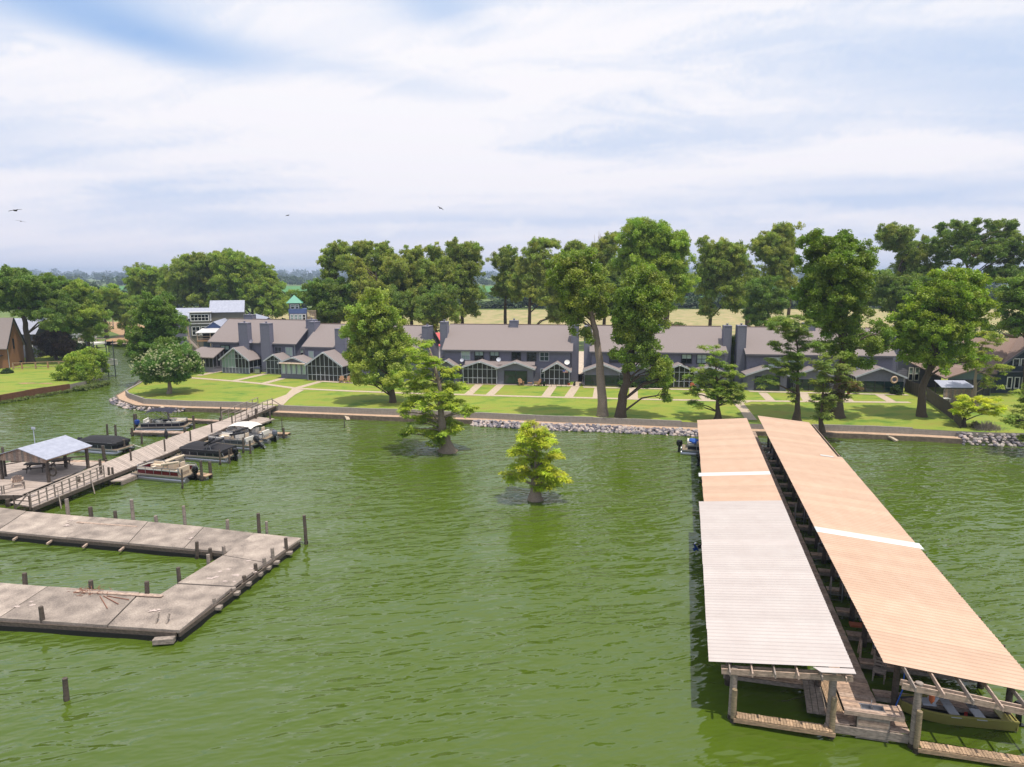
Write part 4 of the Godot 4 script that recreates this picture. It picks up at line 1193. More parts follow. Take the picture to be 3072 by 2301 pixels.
func left_docks() -> void:
	# concrete dock, slab by slab
	var o := thing("concrete_dock", "weathered concrete dock bent like a hook in the left foreground", "dock")
	var slabs := [
		[-47, -52.6, -41.2, -50.8, -40.6, -46.8, -47, -48.6],
		[-41.15, -50.78, -36.75, -49.5, -36.0, -45.55, -40.55, -46.78],
		[-36.7, -49.48, -31.0, -48.25, -30.4, -44.3, -35.95, -45.5],
		[-30.95, -48.24, -26.4, -47.3, -25.6, -43.3, -30.35, -44.28],
		[-26.35, -47.28, -21.9, -46.25, -21.5, -42.45, -25.55, -43.28],
		[-21.85, -46.24, -17.9, -45.1, -18.25, -41.85, -21.45, -42.43],
		[-17.85, -45.08, -14.3, -44.15, -15.3, -40.2, -18.4, -41.3],
		[-18.42, -41.22, -15.35, -40.1, -16.0, -36.9, -19.4, -37.3],
		[-19.42, -37.2, -16.02, -36.8, -16.75, -32.0, -20.6, -32.45, -20.9, -36.1, -19.7, -35.95],
		[-20.98, -36.12, -20.68, -32.46, -26.7, -33.2, -26.6, -36.85],
		[-26.68, -36.86, -26.78, -33.21, -33.0, -34.1, -33.2, -37.9],
		[-33.28, -37.92, -33.08, -34.12, -42, -35.5, -42, -39.4]]
	for i in slabs.size():
		var mb := MB.new()
		var lift: float = 0.6 + [0.0, 0.012, -0.01, 0.016, 0.0, -0.012][i % 6]
		mb.prism(pv(slabs[i]), lift - 0.17, lift)
		var sl := part(o, "slab", mb, M.concrete[i % 4])
	for e in [[-36.7, -45.65, -30.4, -44.25], [-30.4, -44.25, -18.3, -41.75], [-14.4, -44.0, -16.75, -31.95], [-16.9, -31.95, -27, -33.15], [-27, -33.15, -42, -35.35], [-18.5, -41.3, -19.65, -36.1], [-19.8, -36.0, -33, -37.95]]:
		var mb := MB.new()
		mb.bar(Vector3(e[0], 0.37, e[1]), Vector3(e[2], 0.36, e[3]), 0.09, 0.24)
		part(o, "edge_beam", mb, M.wood_dark)
		mb = MB.new()
		mb.bar(Vector3(e[0], 0.12, e[1]), Vector3(e[2], 0.12, e[3]), 0.16, 0.3)
		part(o, "float", mb, M.black)
	for p in [[-33.2, -48.9, 1.75, .14], [-31.2, -48.45, 1.3, .15], [-29.2, -48.1, 1.1, .13], [-27.7, -47.75, 2.1, .13], [-25.8, -47.4, 1.0, .13], [-23.5, -46.9, 1.9, .12], [-20.1, -46.0, 1.2, .13], [-17.6, -45.3, 1.95, .13], [-17.1, -45.4, 1.3, .1], [-14.1, -44.5, 2.1, .12], [-20.5, -42.1, 1.15, .12], [-19.5, -41.85, 0.85, .12], [-18.45, -41.5, 1.15, .12], [-18.9, -40.2, 1.1, .12], [-19.6, -37.9, 1.3, .12], [-20.5, -36.0, 1.3, .13], [-24.0, -36.6, 1.1, .13], [-28.2, -37.2, 1.25, .13], [-30.5, -37.7, 1.25, .14], [-24.3, -33.0, 1.35, .12], [-14.75, -42.4, 1.3, .12], [-15.1, -40.9, 1.25, .12], [-15.35, -40.1, .95, .12], [-15.55, -39.2, .95, .12], [-15.75, -37.9, .75, .13], [-15.95, -36.7, .6, .14], [-16.25, -35.0, .8, .1]]:
		pile(o, p[0], p[1], p[2], p[3], [M.wood_dark, M.wood, M.wood_dark][rng.randi() % 3], Vector2(rng.randf_range(-0.05, 0.05), rng.randf_range(-0.05, 0.05)))
	for p in [[-14.6, -42.3], [-14.95, -40.8], [-15.2, -40.0], [-15.4, -39.1], [-15.6, -37.8], [-15.8, -36.6], [-16.1, -34.9]]:
		var mb := MB.new()
		mb.box(Vector3(p[0], 0.32, p[1]), Vector3(0.5, 0.16, 0.34))
		part(o, "bracket", mb, M.wood)
	for p in [[-34.3, -45.0], [-31.5, -44.3], [-28.7, -43.7], [-25.9, -43.1]]:
		var mb := MB.new()
		mb.bar(Vector3(p[0], 0.3, p[1] - 0.3), Vector3(p[0], 0.25, p[1] + 0.35), 0.12, 0.12)
		part(o, "bracket", mb, M.wood_pale)
	var mb := MB.new()
	for s in [-0.28, 0.28]:
		mb.bar(Vector3(-18.0 + s, 0.95, -33.0), Vector3(-18.0 + s, -0.4, -31.75), 0.07, 0.12)
	part(o, "ladder_side", mb, M.wood)
	for i in 4:
		mb = MB.new()
		mb.box(Vector3(-18.0, 0.45 - 0.24 * i, -32.52 + 0.22 * i), Vector3(0.52, 0.05, 0.16))
		part(o, "ladder_rung", mb, M.wood_dark)
	mb = MB.new()
	mb.bar(Vector3(-17.9, 0.2, -31.65), Vector3(-16.9, 0.22, -31.75), 0.35, 0.25)
	part(o, "corner_block", mb, M.wood)
	# loose plank, bracken and stains on it
	mb = MB.new()
	mb.bar(Vector3(-24.6, 0.66, -36.15), Vector3(-19.4, 0.66, -35.55), 0.24, 0.05)
	solo("loose_plank", "long pale plank lying on the concrete dock by its inner corner", "plank", mb, M.wood_pale)
	mb = MB.new()
	for i in 46:
		var p := Vector3(-23.7 + rng.randfn(0, 0.6), 0.64 + rng.randf() * 0.18, -36.0 + rng.randfn(0, 0.28))
		mb.bar(p, p + Vector3(rng.randf_range(-0.4, 0.4), rng.randf_range(0, 0.15), rng.randf_range(-0.3, 0.3)), 0.02, 0.02)
	for i in 3: mb.bar(Vector3(-22.9 + i * 0.2, 0.65, -35.6), Vector3(-21.6 + i * 0.3, 0.68, -34.1 - i * 0.5), 0.035, 0.035)
	solo("dead_branch", "reddish dead branch dropped on the concrete dock", "branch", mb, M.rust)
	mb = MB.new()
	for i in 22:
		var base: Vector2 = [Vector2(-17.2, -37.6), Vector2(-17.6, -38.4), Vector2(-19, -34.2), Vector2(-16.6, -39.6), Vector2(-22.5, -44.6), Vector2(-32, -46.6), Vector2(-26.5, -34.6)][i % 7]
		var c := base + Vector2(rng.randfn(0, 0.5), rng.randfn(0, 0.45))
		var ring := PackedVector2Array()
		var rr := rng.randf_range(0.05, 0.19)
		for j in 14: ring.append(c + Vector2.from_angle(TAU * j / 14) * rr * rng.randf_range(0.35, 1.5) * Vector2(1.3, 0.9))
		mb.sheet(ring, 0.619 + 0.0006 * i)
	var stain := part(o, "dropping_stain", mb, M.stones[2])
	stain.set_meta("kind", "stuff")
	mb = MB.new()
	mb.prism(pv([-31.4, -47.2, -26.6, -46.3, -26.6, -46.15, -31.4, -47.0]), 0.61, 0.64)
	part(o, "patch_board", mb, M.wood_pale)
	mb = MB.new()
	mb.prism(pv([-42, -39.3, -35, -38.2, -29.5, -35.2, -30.5, -33.8, -36, -34.5, -42, -35.4]), 0.60, 0.6235)
	part(o, "sand_film", mb, M.path)
	# boardwalk
	o = thing("boardwalk", "long plank boardwalk running from the concrete dock to the lawn", "boardwalk")
	var L := [[-39.0, .8, -50.9], [-38.4, .9, -59.6], [-37.3, .9, -70], [-36.0, .9, -76.2], [-34.9, .9, -80.4], [-33.5, 1.12, -89.6]]
	var Rr := [[-36.5, .8, -49.8], [-35.3, .9, -57.2], [-33.8, .9, -66], [-33.1, .9, -73.3], [-32.7, .9, -80.2], [-31.3, 1.12, -88.9]]
	for i in 5:
		plank_deck(o, V3(L[i]), V3(L[i + 1]), V3(Rr[i]), V3(Rr[i + 1]), 0.3, M.deck)
		for side in [L, Rr]:
			var mb2 := MB.new()
			mb2.bar(V3(side[i]) + Vector3(0, -0.2, 0), V3(side[i + 1]) + Vector3(0, -0.2, 0), 0.1, 0.26)
			part(o, "edge_beam", mb2, M.wood_dark)
	var rl := []
	for i in 11: rl.append(V3(Rr[0]).lerp(V3(Rr[1]), i / 10.0) + Vector3(-0.05, 0, 0))
	rail_run(o, rl, 1.05, M.wood, [0.4, 0.75, 1.07])
	rl = []
	for i in 8: rl.append(V3(Rr[4]).lerp(V3(Rr[5]), (i - 0.6) / 7.0) + Vector3(-0.05, 0, 0))
	rail_run(o, rl, 1.1, M.wood, [0.5, 1.12])
	rl = []
	for i in 7: rl.append(V3(L[4]).lerp(V3(L[5]), i / 6.6) + Vector3(0.05, 0, 0))
	rail_run(o, rl, 1.1, M.wood, [0.55, 1.12])
	mb = MB.new()
	for s in [[-36.9, 1.8, -50.1, -37.9, .65, -50.0], [-36.1, 1.6, -52.2, -35.6, 0.0, -51.7], [-35.55, 1.6, -55.6, -35.0, 0.1, -55.1], [-31.5, 2.1, -88.0, -30.5, 1.2, -88.6]]:
		mb = MB.new()
		mb.bar(Vector3(s[0], s[1], s[2]), Vector3(s[3], s[4], s[5]), 0.07, 0.1)
		part(o, "brace", mb, M.wood)
	rail_run(o, [Vector3(-37.9, .62, -49.9), Vector3(-36.55, .62, -49.65)], 1.1, M.wood_dark, [0.25, 0.7, 1.1])
	for p in [[-36.6, -54.2, .7, .2], [-36.8, -56.0, 1.3, .13], [-36.1, -58.0, 2.3, .12], [-35.35, -57.9, 1.6, .1], [-36.2, -52.4, .6, .18], [-36.9, -50.9, .5, .16], [-34.5, -66.0, 2.1, .08], [-36.0, -62.6, 2.0, .09], [-33.9, -70.2, 2.0, .09], [-33.4, -74.2, 1.9, .09], [-33.0, -78.8, 1.9, .09], [-32.3, -84.5, 1.5, .16], [-32.0, -86.5, 1.2, .16]]:
		pile(o, p[0], p[1], p[2], p[3])
	# lower float along it
	o = thing("floating_dock", "lower pale float moored along the right side of the boardwalk", "dock")
	var f := [[-35.1, .45, -57.6], [-33.5, .45, -66.0], [-32.8, .45, -73.3], [-32.3, .45, -78.6]]
	var g := [[-34.2, .45, -57.7], [-32.5, .45, -66.2], [-31.7, .45, -73.4], [-31.4, .45, -78.5]]
	for i in 3:
		plank_deck(o, V3(f[i]), V3(f[i + 1]), V3(g[i]), V3(g[i + 1]), 0.9, M.deck, 0.12)
		mb = MB.new()
		mb.bar(V3(g[i]) + Vector3(0, -0.24, 0), V3(g[i + 1]) + Vector3(0, -0.24, 0), 0.14, 0.34)
		part(o, "edge_beam", mb, M.wood)
	for p in [[-35.2, -58.2, 1.5, .1], [-34.5, -61.0, .6, .1], [-32.6, -67, .6, .1]]: pile(o, p[0], p[1], p[2], p[3])
	o = thing("floating_dock", "wedge-shaped pale platform at the shore end of the boardwalk", "dock")
	plank_deck(o, Vector3(-33.2, .5, -79.0), Vector3(-32.2, .5, -84.6), Vector3(-30.9, .5, -78.6), Vector3(-29.6, .5, -83.4), 0.45, M.deck, 0.14)
	pile(o, -31.6, -80.2, 1.7, .1); pile(o, -30.0, -83.0, 1.6, .12); pile(o, -31.9, -83.4, 1.8, .12)
	# finger docks
	for s in [["narrow finger dock beside the navy-canopy pontoon boat", [-43.6, -76.7, -36.6, -76.0], 1.0], ["thin finger dock reaching left near the shore end of the boardwalk", [-43.0, -83.8, -35.2, -82.2], .8], ["finger dock with end piling right of the white pontoon boats", [-32.6, -76.5, -25.3, -75.6], .8], ["short yellowed finger dock behind the burgundy pontoon motor", [-34.0, -61.6, -27.2, -59.3], .8], ["finger dock behind the boardwalk pavilion", [-44.2, -64.2, -38.2, -63.4], .8], ["finger dock between the two right-hand covered boats", [-33.0, -67.8, -27.6, -66.3], .5]]:
		o = thing("finger_dock", s[0], "dock", Vector3.ZERO, 0, "finger docks along the boardwalk")
		var a := Vector3(s[1][0], .48, s[1][1]); var b := Vector3(s[1][2], .48, s[1][3])
		var k: Vector3 = (b - a).cross(Vector3.UP).normalized() * s[2] * 0.5
		plank_deck(o, a - k, b - k, a + k, b + k, 0.55, M.warm_planks if s[0].contains("yellowed") or s[0].contains("right of") else M.planks, 0.08)
		for e in [k, -k]:
			mb = MB.new()
			mb.bar(a + e + Vector3(0, -.18, 0), b + e + Vector3(0, -.18, 0), 0.07, 0.2)
			part(o, "edge_beam", mb, M.wood_dark)
		for q in [0.05, 0.95]: pile(o, lerpf(a.x, b.x, q) + k.x * 1.3, lerpf(a.z, b.z, q) + k.z * 1.3, [1.5, 1.0, 1.9, .9, 1.2, 1.3][rng.randi() % 6], 0.13)
	# pavilion deck and roof
	o = thing("pavilion_deck", "plank deck with railings left of the boardwalk, under the tin-roofed pavilion", "deck")
	plank_deck(o, Vector3(-48.5, .86, -52.6), Vector3(-47.2, .86, -62.2), Vector3(-39.3, .86, -52.6), Vector3(-38.6, .86, -62.2), 0.26, M.deck)
	mb = MB.new()
	mb.bar(Vector3(-48.5, .66, -52.5), Vector3(-39.3, .66, -52.5), 0.1, 0.28)
	part(o, "edge_beam", mb, M.wood_dark)
	rail_run(o, [Vector3(-46.4, .9, -52.7), Vector3(-43.6, .9, -52.7), Vector3(-40.9, .9, -52.7)], .62, M.wood, [0.3, 0.64])
	rail_run(o, [Vector3(-40.8, .9, -52.8), Vector3(-40.0, .9, -54.0)], .62, M.wood, [0.3, 0.64])
	rail_run(o, [Vector3(-48.3, .9, -53.5), Vector3(-46.6, .9, -57.6), Vector3(-45.2, .9, -58.4)], 1.0, M.wood, [0.45, 1.0])
	for p in [[-44.2, -57.6, 3.5, .1], [-47.5, -62.3, .6, .16], [-44, -62.4, .7, .16], [-40.2, -52.3, .6, .18], [-46, -52.3, .6, .18]]: pile(o, p[0], p[1], p[2], p[3])
	mb = MB.new()
	mb.bar(Vector3(-44.9, 1.7, -59.3), Vector3(-40.7, 1.15, -63.2), 0.08, 0.1)
	mb.bar(Vector3(-45.6, 1.6, -58.0), Vector3(-41.8, 1.6, -62.6), 0.06, 0.08)
	part(o, "brace", mb, M.wood_dark)
	o = thing("pavilion", "open timber pavilion with pale sheet-metal gable roof beside the boardwalk", "pavilion", Vector3(-41.2, .86, -58.3), -11)
	for k in 2:
		mb = MB.new()
		if k == 0: slope(mb, Vector3(-2.75, 2.1, 2.4), Vector3(0, 2.95, 2.4), Vector3(0, 2.95, -2.5), Vector3(-2.75, 2.1, -2.5), 0.05)
		else: slope(mb, Vector3(0, 2.95, 2.4), Vector3(2.75, 2.1, 2.4), Vector3(2.75, 2.1, -2.5), Vector3(0, 2.95, -2.5), 0.05)
		part(o, "roof", mb, M.metal_roof)
	for i in 18:
		var x := -2.4 + 4.8 * (i + 0.5) / 18
		var ht := 2.88 - 0.31 * absf(x)
		mb = MB.new()
		mb.span(Vector3(x - 0.128, 1.72, 2.1), Vector3(x + 0.128, ht - 0.06, 2.14))
		part(o, "gable_board", mb, M.planks[i % 4] if i % 3 else M.wood)
	mb = MB.new()
	for s in [-2.62, 2.62]: mb.bar(Vector3(s, 2.02, 2.35), Vector3(s, 2.02, -2.45), 0.08, 0.16)
	part(o, "eave_beam", mb, M.tan_wood)
	for x in [-2.35, 0.0, 2.35]: for z in [2.0, -2.2]:
		if x == 0.0 and z > 0: continue
		mb = MB.new()
		mb.bar(Vector3(x, 0, z), Vector3(x, 2.2 if x != 0.0 else 2.8, z), 0.2, 0.2)
		part(o, "post", mb, M.wood_dark)
	mb = MB.new()
	mb.bar(Vector3(-1.6, 2.5, -0.8), Vector3(-1.6, 3.9, -0.8), 0.05, 0.05)
	mb.box(Vector3(-1.6, 3.9, -0.8), Vector3(0.35, 0.2, 0.1))
	part(o, "lamp_pole", mb, M.trim)
	# furniture of the deck
	adirondack(Vector3(-41.2, .87, -54.9), 215, "grey weathered lounge chair on the sunny corner of the pavilion deck", M.wood_pale)
	for s in [[Vector3(-42.6, .87, -59.2), "dark picnic table in the pavilion shade, nearer the lake"], [Vector3(-41.2, .87, -60.4), "dark picnic table at the back of the pavilion"]]:
		o = thing("picnic_table", s[1], "table", s[0], 20, "picnic tables in the pavilion")
		mb = MB.new()
		mb.box(Vector3(0, 0.74, 0), Vector3(1.7, 0.06, 0.8))
		part(o, "tabletop", mb, M.wood_dark)
		for z in [-0.7, 0.7]:
			mb = MB.new()
			mb.box(Vector3(0, 0.44, z), Vector3(1.7, 0.05, 0.28))
			part(o, "bench", mb, M.wood_dark)
		mb = MB.new()
		for x in [-0.6, 0.6]: mb.bar(Vector3(x, 0.4, -0.75), Vector3(x, 0.4, 0.75), 0.05, 0.1)
		for x in [-0.6, 0.6]: for s2 in [-1, 1]: mb.bar(Vector3(x, 0, 0.6 * s2), Vector3(x, 0.72, 0.2 * s2), 0.05, 0.1)
		part(o, "leg_frame", mb, M.wood_dark)
	o = thing("life_ring_post", "dark brown ring hanging on the pavilion's right corner post", "life ring", Vector3(-38.95, 1.75, -56.0), 10)
	var pr := []
	for i in 13: pr.append(Vector3(cos(TAU * i / 12) * 0.27, sin(TAU * i / 12) * 0.36, 0.0))
	var rad := []
	for i in 13: rad.append(0.07)
	mb = MB.new()
	mb.tube(pr, rad, 6, false)
	part(o, "ring", mb, M.wood_wet)
	# mooring lines
	for s in [[-34.4, 0.9, -67.4, -33.3, 0.6, -67.2, "slack white mooring line at the bow of the covered right-hand boat"], [-36.0, 1.0, -69.0, -39.7, 0.7, -69.6, "mooring line from the boardwalk to the covered left-hand boat"], [-35.0, 1.0, -60.6, -34.3, 0.7, -60.2, "mooring line at the bow of the burgundy boat"]]:
		mb = MB.new()
		var a := Vector3(s[0], s[1], s[2]); var b := Vector3(s[3], s[4], s[5])
		var pl := []; var rr := []
		for i in 7:
			pl.append(a.lerp(b, i / 6.0) - Vector3(0, 0.5 * sin(i / 6.0 * PI), 0)); rr.append(0.022)
		mb.tube(pl, rr, 5, false)
		solo("mooring_line", s[6], "rope", mb, M.vinyl_white, "mooring lines")
	# odd pilings in the water
	for s in [[-19.4, -27.2, 1.05, "lone leaning piling in open water near the bottom left", .11], [-28.3, -64.2, 1.5, "thin piling beside the stern of the black-covered right boat", .09], [-27.6, -64.7, 1.4, "thin piling just right of the black-covered boat's stern", .09], [-27.9, -68.9, 1.6, "leftmost piling between the white and the black-covered boats", .1], [-27.0, -68.5, 1.4, "right piling behind the black-covered boat's ladder", .1], [-28.5, -56.9, 1.7, "thin piling at the near stern corner of the burgundy boat", .08], [-27.4, -60.0, 1.5, "thick grey piling behind the burgundy boat's motor", .16], [-45.8, -75.4, 1.6, "left piling behind the black-covered left boat", .11], [-44.8, -75.3, 1.5, "right piling behind the black-covered left boat", .13], [-40.5, -65.9, 1.5, "pale piling in front of the covered left boat", .16], [-40.2, -68.9, 1.4, "dark piling at the bow of the covered left boat", .15], [-44.8, -79.5, 1.9, "thick dark piling at the stern of the navy-canopy boat", .22], [-37.6, -79.0, 1.8, "dark piling at the bow of the navy-canopy boat", .14], [-40.3, -72.4, 1.2, "short slim piling left of the boardwalk below the navy-canopy boat", .11], [-20.2, -80.5, 1.0, "slim stake in the water off the riprap near the large cypress", .05], [-27.4, -79.5, 1.5, "slim stake standing right of the wedge platform", .05], [-37.2, -85.5, 1.6, "slim piling left of the boardwalk railing", .09]]:
		o = thing("mooring_piling", s[3], "piling", Vector3(s[0], 0, s[1]), 0, "mooring pilings in the water")
		pile(o, 0, 0, s[2], s[4], null, Vector2(rng.randf_range(-0.1, 0.1), rng.randf_range(-0.06, 0.06)))
	mb = MB.new()
	mb.tube([Vector3(-36.9, .9, -71.1), Vector3(-36.9, 2.05, -71.1)], [.08, .07], 7)
	o = solo("mooring_post", "short post with a dark coat-like tarp hung on it at boardwalk edge", "post", mb, M.wood_dark)
	mb = MB.new()
	mb.lathe(Vector3(-36.9, 1.05, -71.1), [Vector2(.17, 0), Vector2(.21, .3), Vector2(.15, .7), Vector2(.06, .8)], 8)
	part(o, "tarp", mb, M.canvas)

# adirondack chair, its back towards -z
var chair0: Node3D = null
func adirondack(at: Vector3, turn: float, label: String, m: Material) -> void:
	var o := thing("adirondack_chair", label, "chair", at, turn, "adirondack chairs")
	var mb := MB.new()
	for i in 5: mb.bar(Vector3(-0.24 + 0.12 * i, 0.3, -0.2), Vector3(-0.27 + 0.135 * i, 1.05 - absf(i - 2) * 0.05, -0.5), 0.1, 0.03)
	part(o, "backrest", mb, m)
	mb = MB.new()
	for i in 5: mb.bar(Vector3(-0.28, 0.4 - 0.025 * i, 0.32 - 0.13 * i), Vector3(0.28, 0.4 - 0.025 * i, 0.32 - 0.13 * i), 0.1, 0.03)
	part(o, "seat", mb, m)
	for s in [-1, 1]:
		mb = MB.new()
		mb.bar(Vector3(s * 0.36, 0.6, 0.42), Vector3(s * 0.36, 0.58, -0.42), 0.14, 0.03)
		part(o, "armrest", mb, m)
		mb = MB.new()
		mb.bar(Vector3(s * 0.33, 0, 0.34), Vector3(s * 0.33, 0.58, 0.34), 0.06, 0.1)
		mb.bar(Vector3(s * 0.31, 0.38, 0.36), Vector3(s * 0.31, 0.03, -0.5), 0.05, 0.12)
		part(o, "leg", mb, m)

# ------------------------------------------------------------------ covered docks (own frame: x across, -z away from the lake end)
func covered_docks() -> void:
	var at := Vector3(15.0, 0, -25.0)
	var turn := -14.06
	# panel with ribs
	for side in [0, 1]:
		var o := thing("covered_dock", ["left covered dock, white and orange ribbed metal roof", "right covered dock, all-orange ribbed metal roof"][side], "covered dock", at, turn, "long covered boat docks")
		var a := 0.0 if side == 0 else 0.15
		var len := 48.6 if side == 0 else 50.0
		var np := int(len / 0.9)
		var roof := Node3D.new()
		roof.name = "roof"; o.add_child(roof)
		for i in np:
			var z0: float = (-0.6 if side == 0 else 0.1) + 0.9 * i
			var xi := -1.46 if side == 0 else -0.2
			var xo := -6.6 if side == 0 else (5.05 if z0 > 34.4 else 5.42)
			var m: Material = M.orange[rng.randi() % 4]
			if side == 0 and z0 < 19.3:
				m = M.sheet_white[rng.randi() % 3]; xo = -6.92
			elif side == 1 and rng.randf() < 0.1: m = M.orange[3]
			if (side == 0 and absf(z0 - 26.6) < 0.45) or (side == 1 and absf(z0 - 14.6) < 0.45):
				m = M.skylight; xo += -0.22 if side == 0 else 0.22
			xo += rng.randf_range(-0.012, 0.012)
			var yi := 3.0 + rng.randf_range(-0.006, 0.006); var yo := 2.5 - (absf(xo) - (6.6 if side == 0 else 5.4)) * 0.09
			if side == 0 and i == 0: pass
			var mb := MB.new()
			var prof := [[0.0, 0.0], [0.22, 0.0], [0.245, 0.034], [0.275, 0.034], [0.3, 0.0], [0.52, 0.0], [0.545, 0.034], [0.575, 0.034], [0.6, 0.0], [0.82, 0.0], [0.845, 0.034], [0.875, 0.034], [0.898, 0.0]]
			for k in prof.size() - 1:
				var p: Array = prof[k]; var q: Array = prof[k + 1]
				var A := Vector3(xo, yo + p[1], -z0 - p[0]); var B := Vector3(xi, yi + p[1], -z0 - p[0])
				var C := Vector3(xi, yi + q[1], -z0 - q[0]); var D := Vector3(xo, yo + q[1], -z0 - q[0])
				if side == 1: mb.quad(B, A, D, C)
				else: mb.quad(A, B, C, D)
			part(roof, "roof_panel", mb, m)
		if side == 0:
			var mb2 := MB.new()
			slope(mb2, Vector3(-2.7, 2.9, 1.05), Vector3(-1.46, 3.02, 1.05), Vector3(-1.46, 3.02, 0.7), Vector3(-2.95, 2.88, 0.7), 0.02)
			part(roof, "roof_panel", mb2, M.sheet_white[0])
		else:
			var mb3 := MB.new()
			slope(mb3, Vector3(3.6, 2.70, -34.7), Vector3(4.7, 2.6, -34.7), Vector3(4.6, 2.6, -35.1), Vector3(3.6, 2.7, -35.1), 0.02)
			part(roof, "patch_panel", mb3, M.skylight)
		var x0 := -6.2 if side == 0 else 0.45
		var x1 := -1.65 if side == 0 else 5.6
		var y0 := 2.2 if side == 0 else 2.68
		var y1 := 2.62 if side == 0 else 2.12
		# purlins that stick out over the end beam
		for i in 6:
			var f := (i + 0.12) / 5.3
			var x := lerpf(x0, x1, minf(f, 1.0)); var y := lerpf(y0, y1, minf(f, 1.0)) + 0.14
			var mb := MB.new()
			mb.bar(Vector3(x, y, a + 1.15), Vector3(x, y, -len + 0.4), 0.05, 0.18)
			part(o, "purlin", mb, M.wood_pale if i % 2 else M.wood)
		for row in 20:
			var z := a + 0.55 - 2.55 * row
			for e in ([0.1, -0.16] if row == 0 else [0.0]):
				var mb := MB.new()
				mb.bar(Vector3(x0 - 0.2, y0 - 0.06, z + e), Vector3(x1 + 0.2, y1 - 0.06, z + e), 0.06, 0.24)
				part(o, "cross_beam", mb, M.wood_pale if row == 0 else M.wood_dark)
			for s in 2:
				var x := [x0 + 0.3, x1 - 0.5][s] as float if side == 0 else [x0 + 0.4, x1 - 0.55][s] as float
				if row == 0:
					pile(o, x, z - 0.02, lerpf(y0, y1, float(s)) + 0.1, 0.15, M.wood, Vector2(0.02, 0))
					pile(o, x + 0.05, z + 0.24, [1.5, 1.75][(s + side) % 2], 0.11, M.pile_new)
				else:
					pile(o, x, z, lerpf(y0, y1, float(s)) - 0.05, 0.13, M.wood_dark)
		# finger walks between the slips
		for row in 19:
			var z := (a + 0.75) if row == 0 else a + 0.3 - 2.55 * row
			var w := 0.5
			var xa := -6.1 if side == 0 else 0.1
			var xb := -2.2 if side == 0 else 5.0
			if row == 0:
				w = 0.42; xa = -5.75 if side == 0 else 1.0; xb = -2.1 if side == 0 else 4.6
				z += 0.05
				for i in 30:
					var mb := MB.new()
					var x := lerpf(xa, xb, (i + 0.5) / 30)
					mb.box(Vector3(x, 0.36 + rng.randf_range(-0.006, 0.006), z), Vector3((xb - xa) / 30 - 0.014, 0.045, w + rng.randf_range(-0.02, 0.03)))
					part(o, "plank", mb, M.warm_planks[rng.randi() % 3])
				var mb4 := MB.new()
				mb4.bar(Vector3(xa - 0.1, 0.25, z + 0.2), Vector3(xb + 0.1, 0.25, z + 0.2), 0.06, 0.16)
				mb4.bar(Vector3(xa - 0.1, 0.25, z - 0.2), Vector3(xb + 0.1, 0.25, z - 0.2), 0.06, 0.16)
				part(o, "finger_beam", mb4, M.wood_warm)
			else:
				for i in 3:
					var mb := MB.new()
					mb.box(Vector3((xa + xb) / 2, 0.46, z + (i - 1) * w / 3), Vector3(xb - xa, 0.05, w / 3 - 0.02))
					part(o, "plank", mb, M.planks[rng.randi() % 4])
				var mb5 := MB.new()
				mb5.box(Vector3((xa + xb) / 2, 0.33, z + w / 2), Vector3(xb - xa, 0.18, 0.05))
				part(o, "finger_beam", mb5, M.wood)
	# central walkway
	var o := thing("dock_walkway", "plank walkway running between the two covered docks", "walkway", at, turn)
	for i in 170:
		var z := 0.35 - 0.315 * i
		var mb := MB.new()
		mb.box(Vector3(-0.7 + rng.randf_range(-0.015, 0.015), 0.5 + rng.randf_range(-0.005, 0.005), z), Vector3(1.4, 0.05, 0.3))
		part(o, "plank", mb, M.planks[rng.randi() % 4])
	for x in [-1.36, -0.04]:
		var mb := MB.new()
		mb.bar(Vector3(x, 0.36, 0.5), Vector3(x, 0.36, -53.0), 0.07, 0.22)
		part(o, "edge_beam", mb, M.wood_dark)
	# lake-end landing
	for s in [[-2.2, -1.4], [0.0, 0.8]]:
		for i in 3:
			var mb := MB.new()
			mb.box(Vector3((s[0] + s[1]) / 2, 0.5, 0.42 - 0.3 * i), Vector3(s[1] - s[0] - 0.02, 0.05, 0.28))
			part(o, "plank", mb, M.planks[i])
	var mb := MB.new()
	mb.box(Vector3(-0.7, 0.3, 0.62), Vector3(3.3, 0.34, 0.07))
	part(o, "fascia_board", mb, M.wood)
	for i in 4:
		mb = MB.new()
		mb.bar(Vector3(-2.75 + 0.24 * i, 0.3, -0.2), Vector3(-2.6 + 0.24 * i, 0.55, -2.6), 0.22, 0.05)
		part(o, "ramp_plank", mb, M.wood)
	for i in 9:
		mb = MB.new()
		mb.bar(Vector3(-2.0 + 0.06 * i, 0.54, -0.2), Vector3(-2.0 + 0.06 * i, 0.54, -2.4), 0.05, 0.04)
		part(o, "side_slat", mb, M.warm_planks[i % 3])
	# fish-cleaning sink
	o = thing("sink_table", "weathered fish-cleaning table with double steel sink at the dock end", "table", at + Vector3(0, 0, 0), turn)
	for s in [[-1.62, -0.75], [-0.75, 0.08], [0.08, 0.52]]: pass
	var tw := M.planks[0] as Material
	for i in 4:
		mb = MB.new()
		var zc := 0.5 - 0.17 * i
		if i in [1, 2]:
			mb.span(Vector3(-1.66, 1.16, zc - 0.083), Vector3(-1.0, 1.2, zc + 0.083))
			mb.span(Vector3(-0.13, 1.16, zc - 0.083), Vector3(0.52, 1.2, zc + 0.083))
		else: mb.span(Vector3(-1.66, 1.16, zc - 0.083), Vector3(0.52, 1.2, zc + 0.083))
		part(o, "top_plank", mb, M.planks[i])
	mb = MB.new()
	mb.span(Vector3(-1.66, 0.98, 0.585), Vector3(0.52, 1.17, 0.63))
	part(o, "apron", mb, M.wood_pale)
	mb = MB.new()
	mb.span(Vector3(0.42, 1.2, -0.08), Vector3(0.5, 1.26, 0.58))
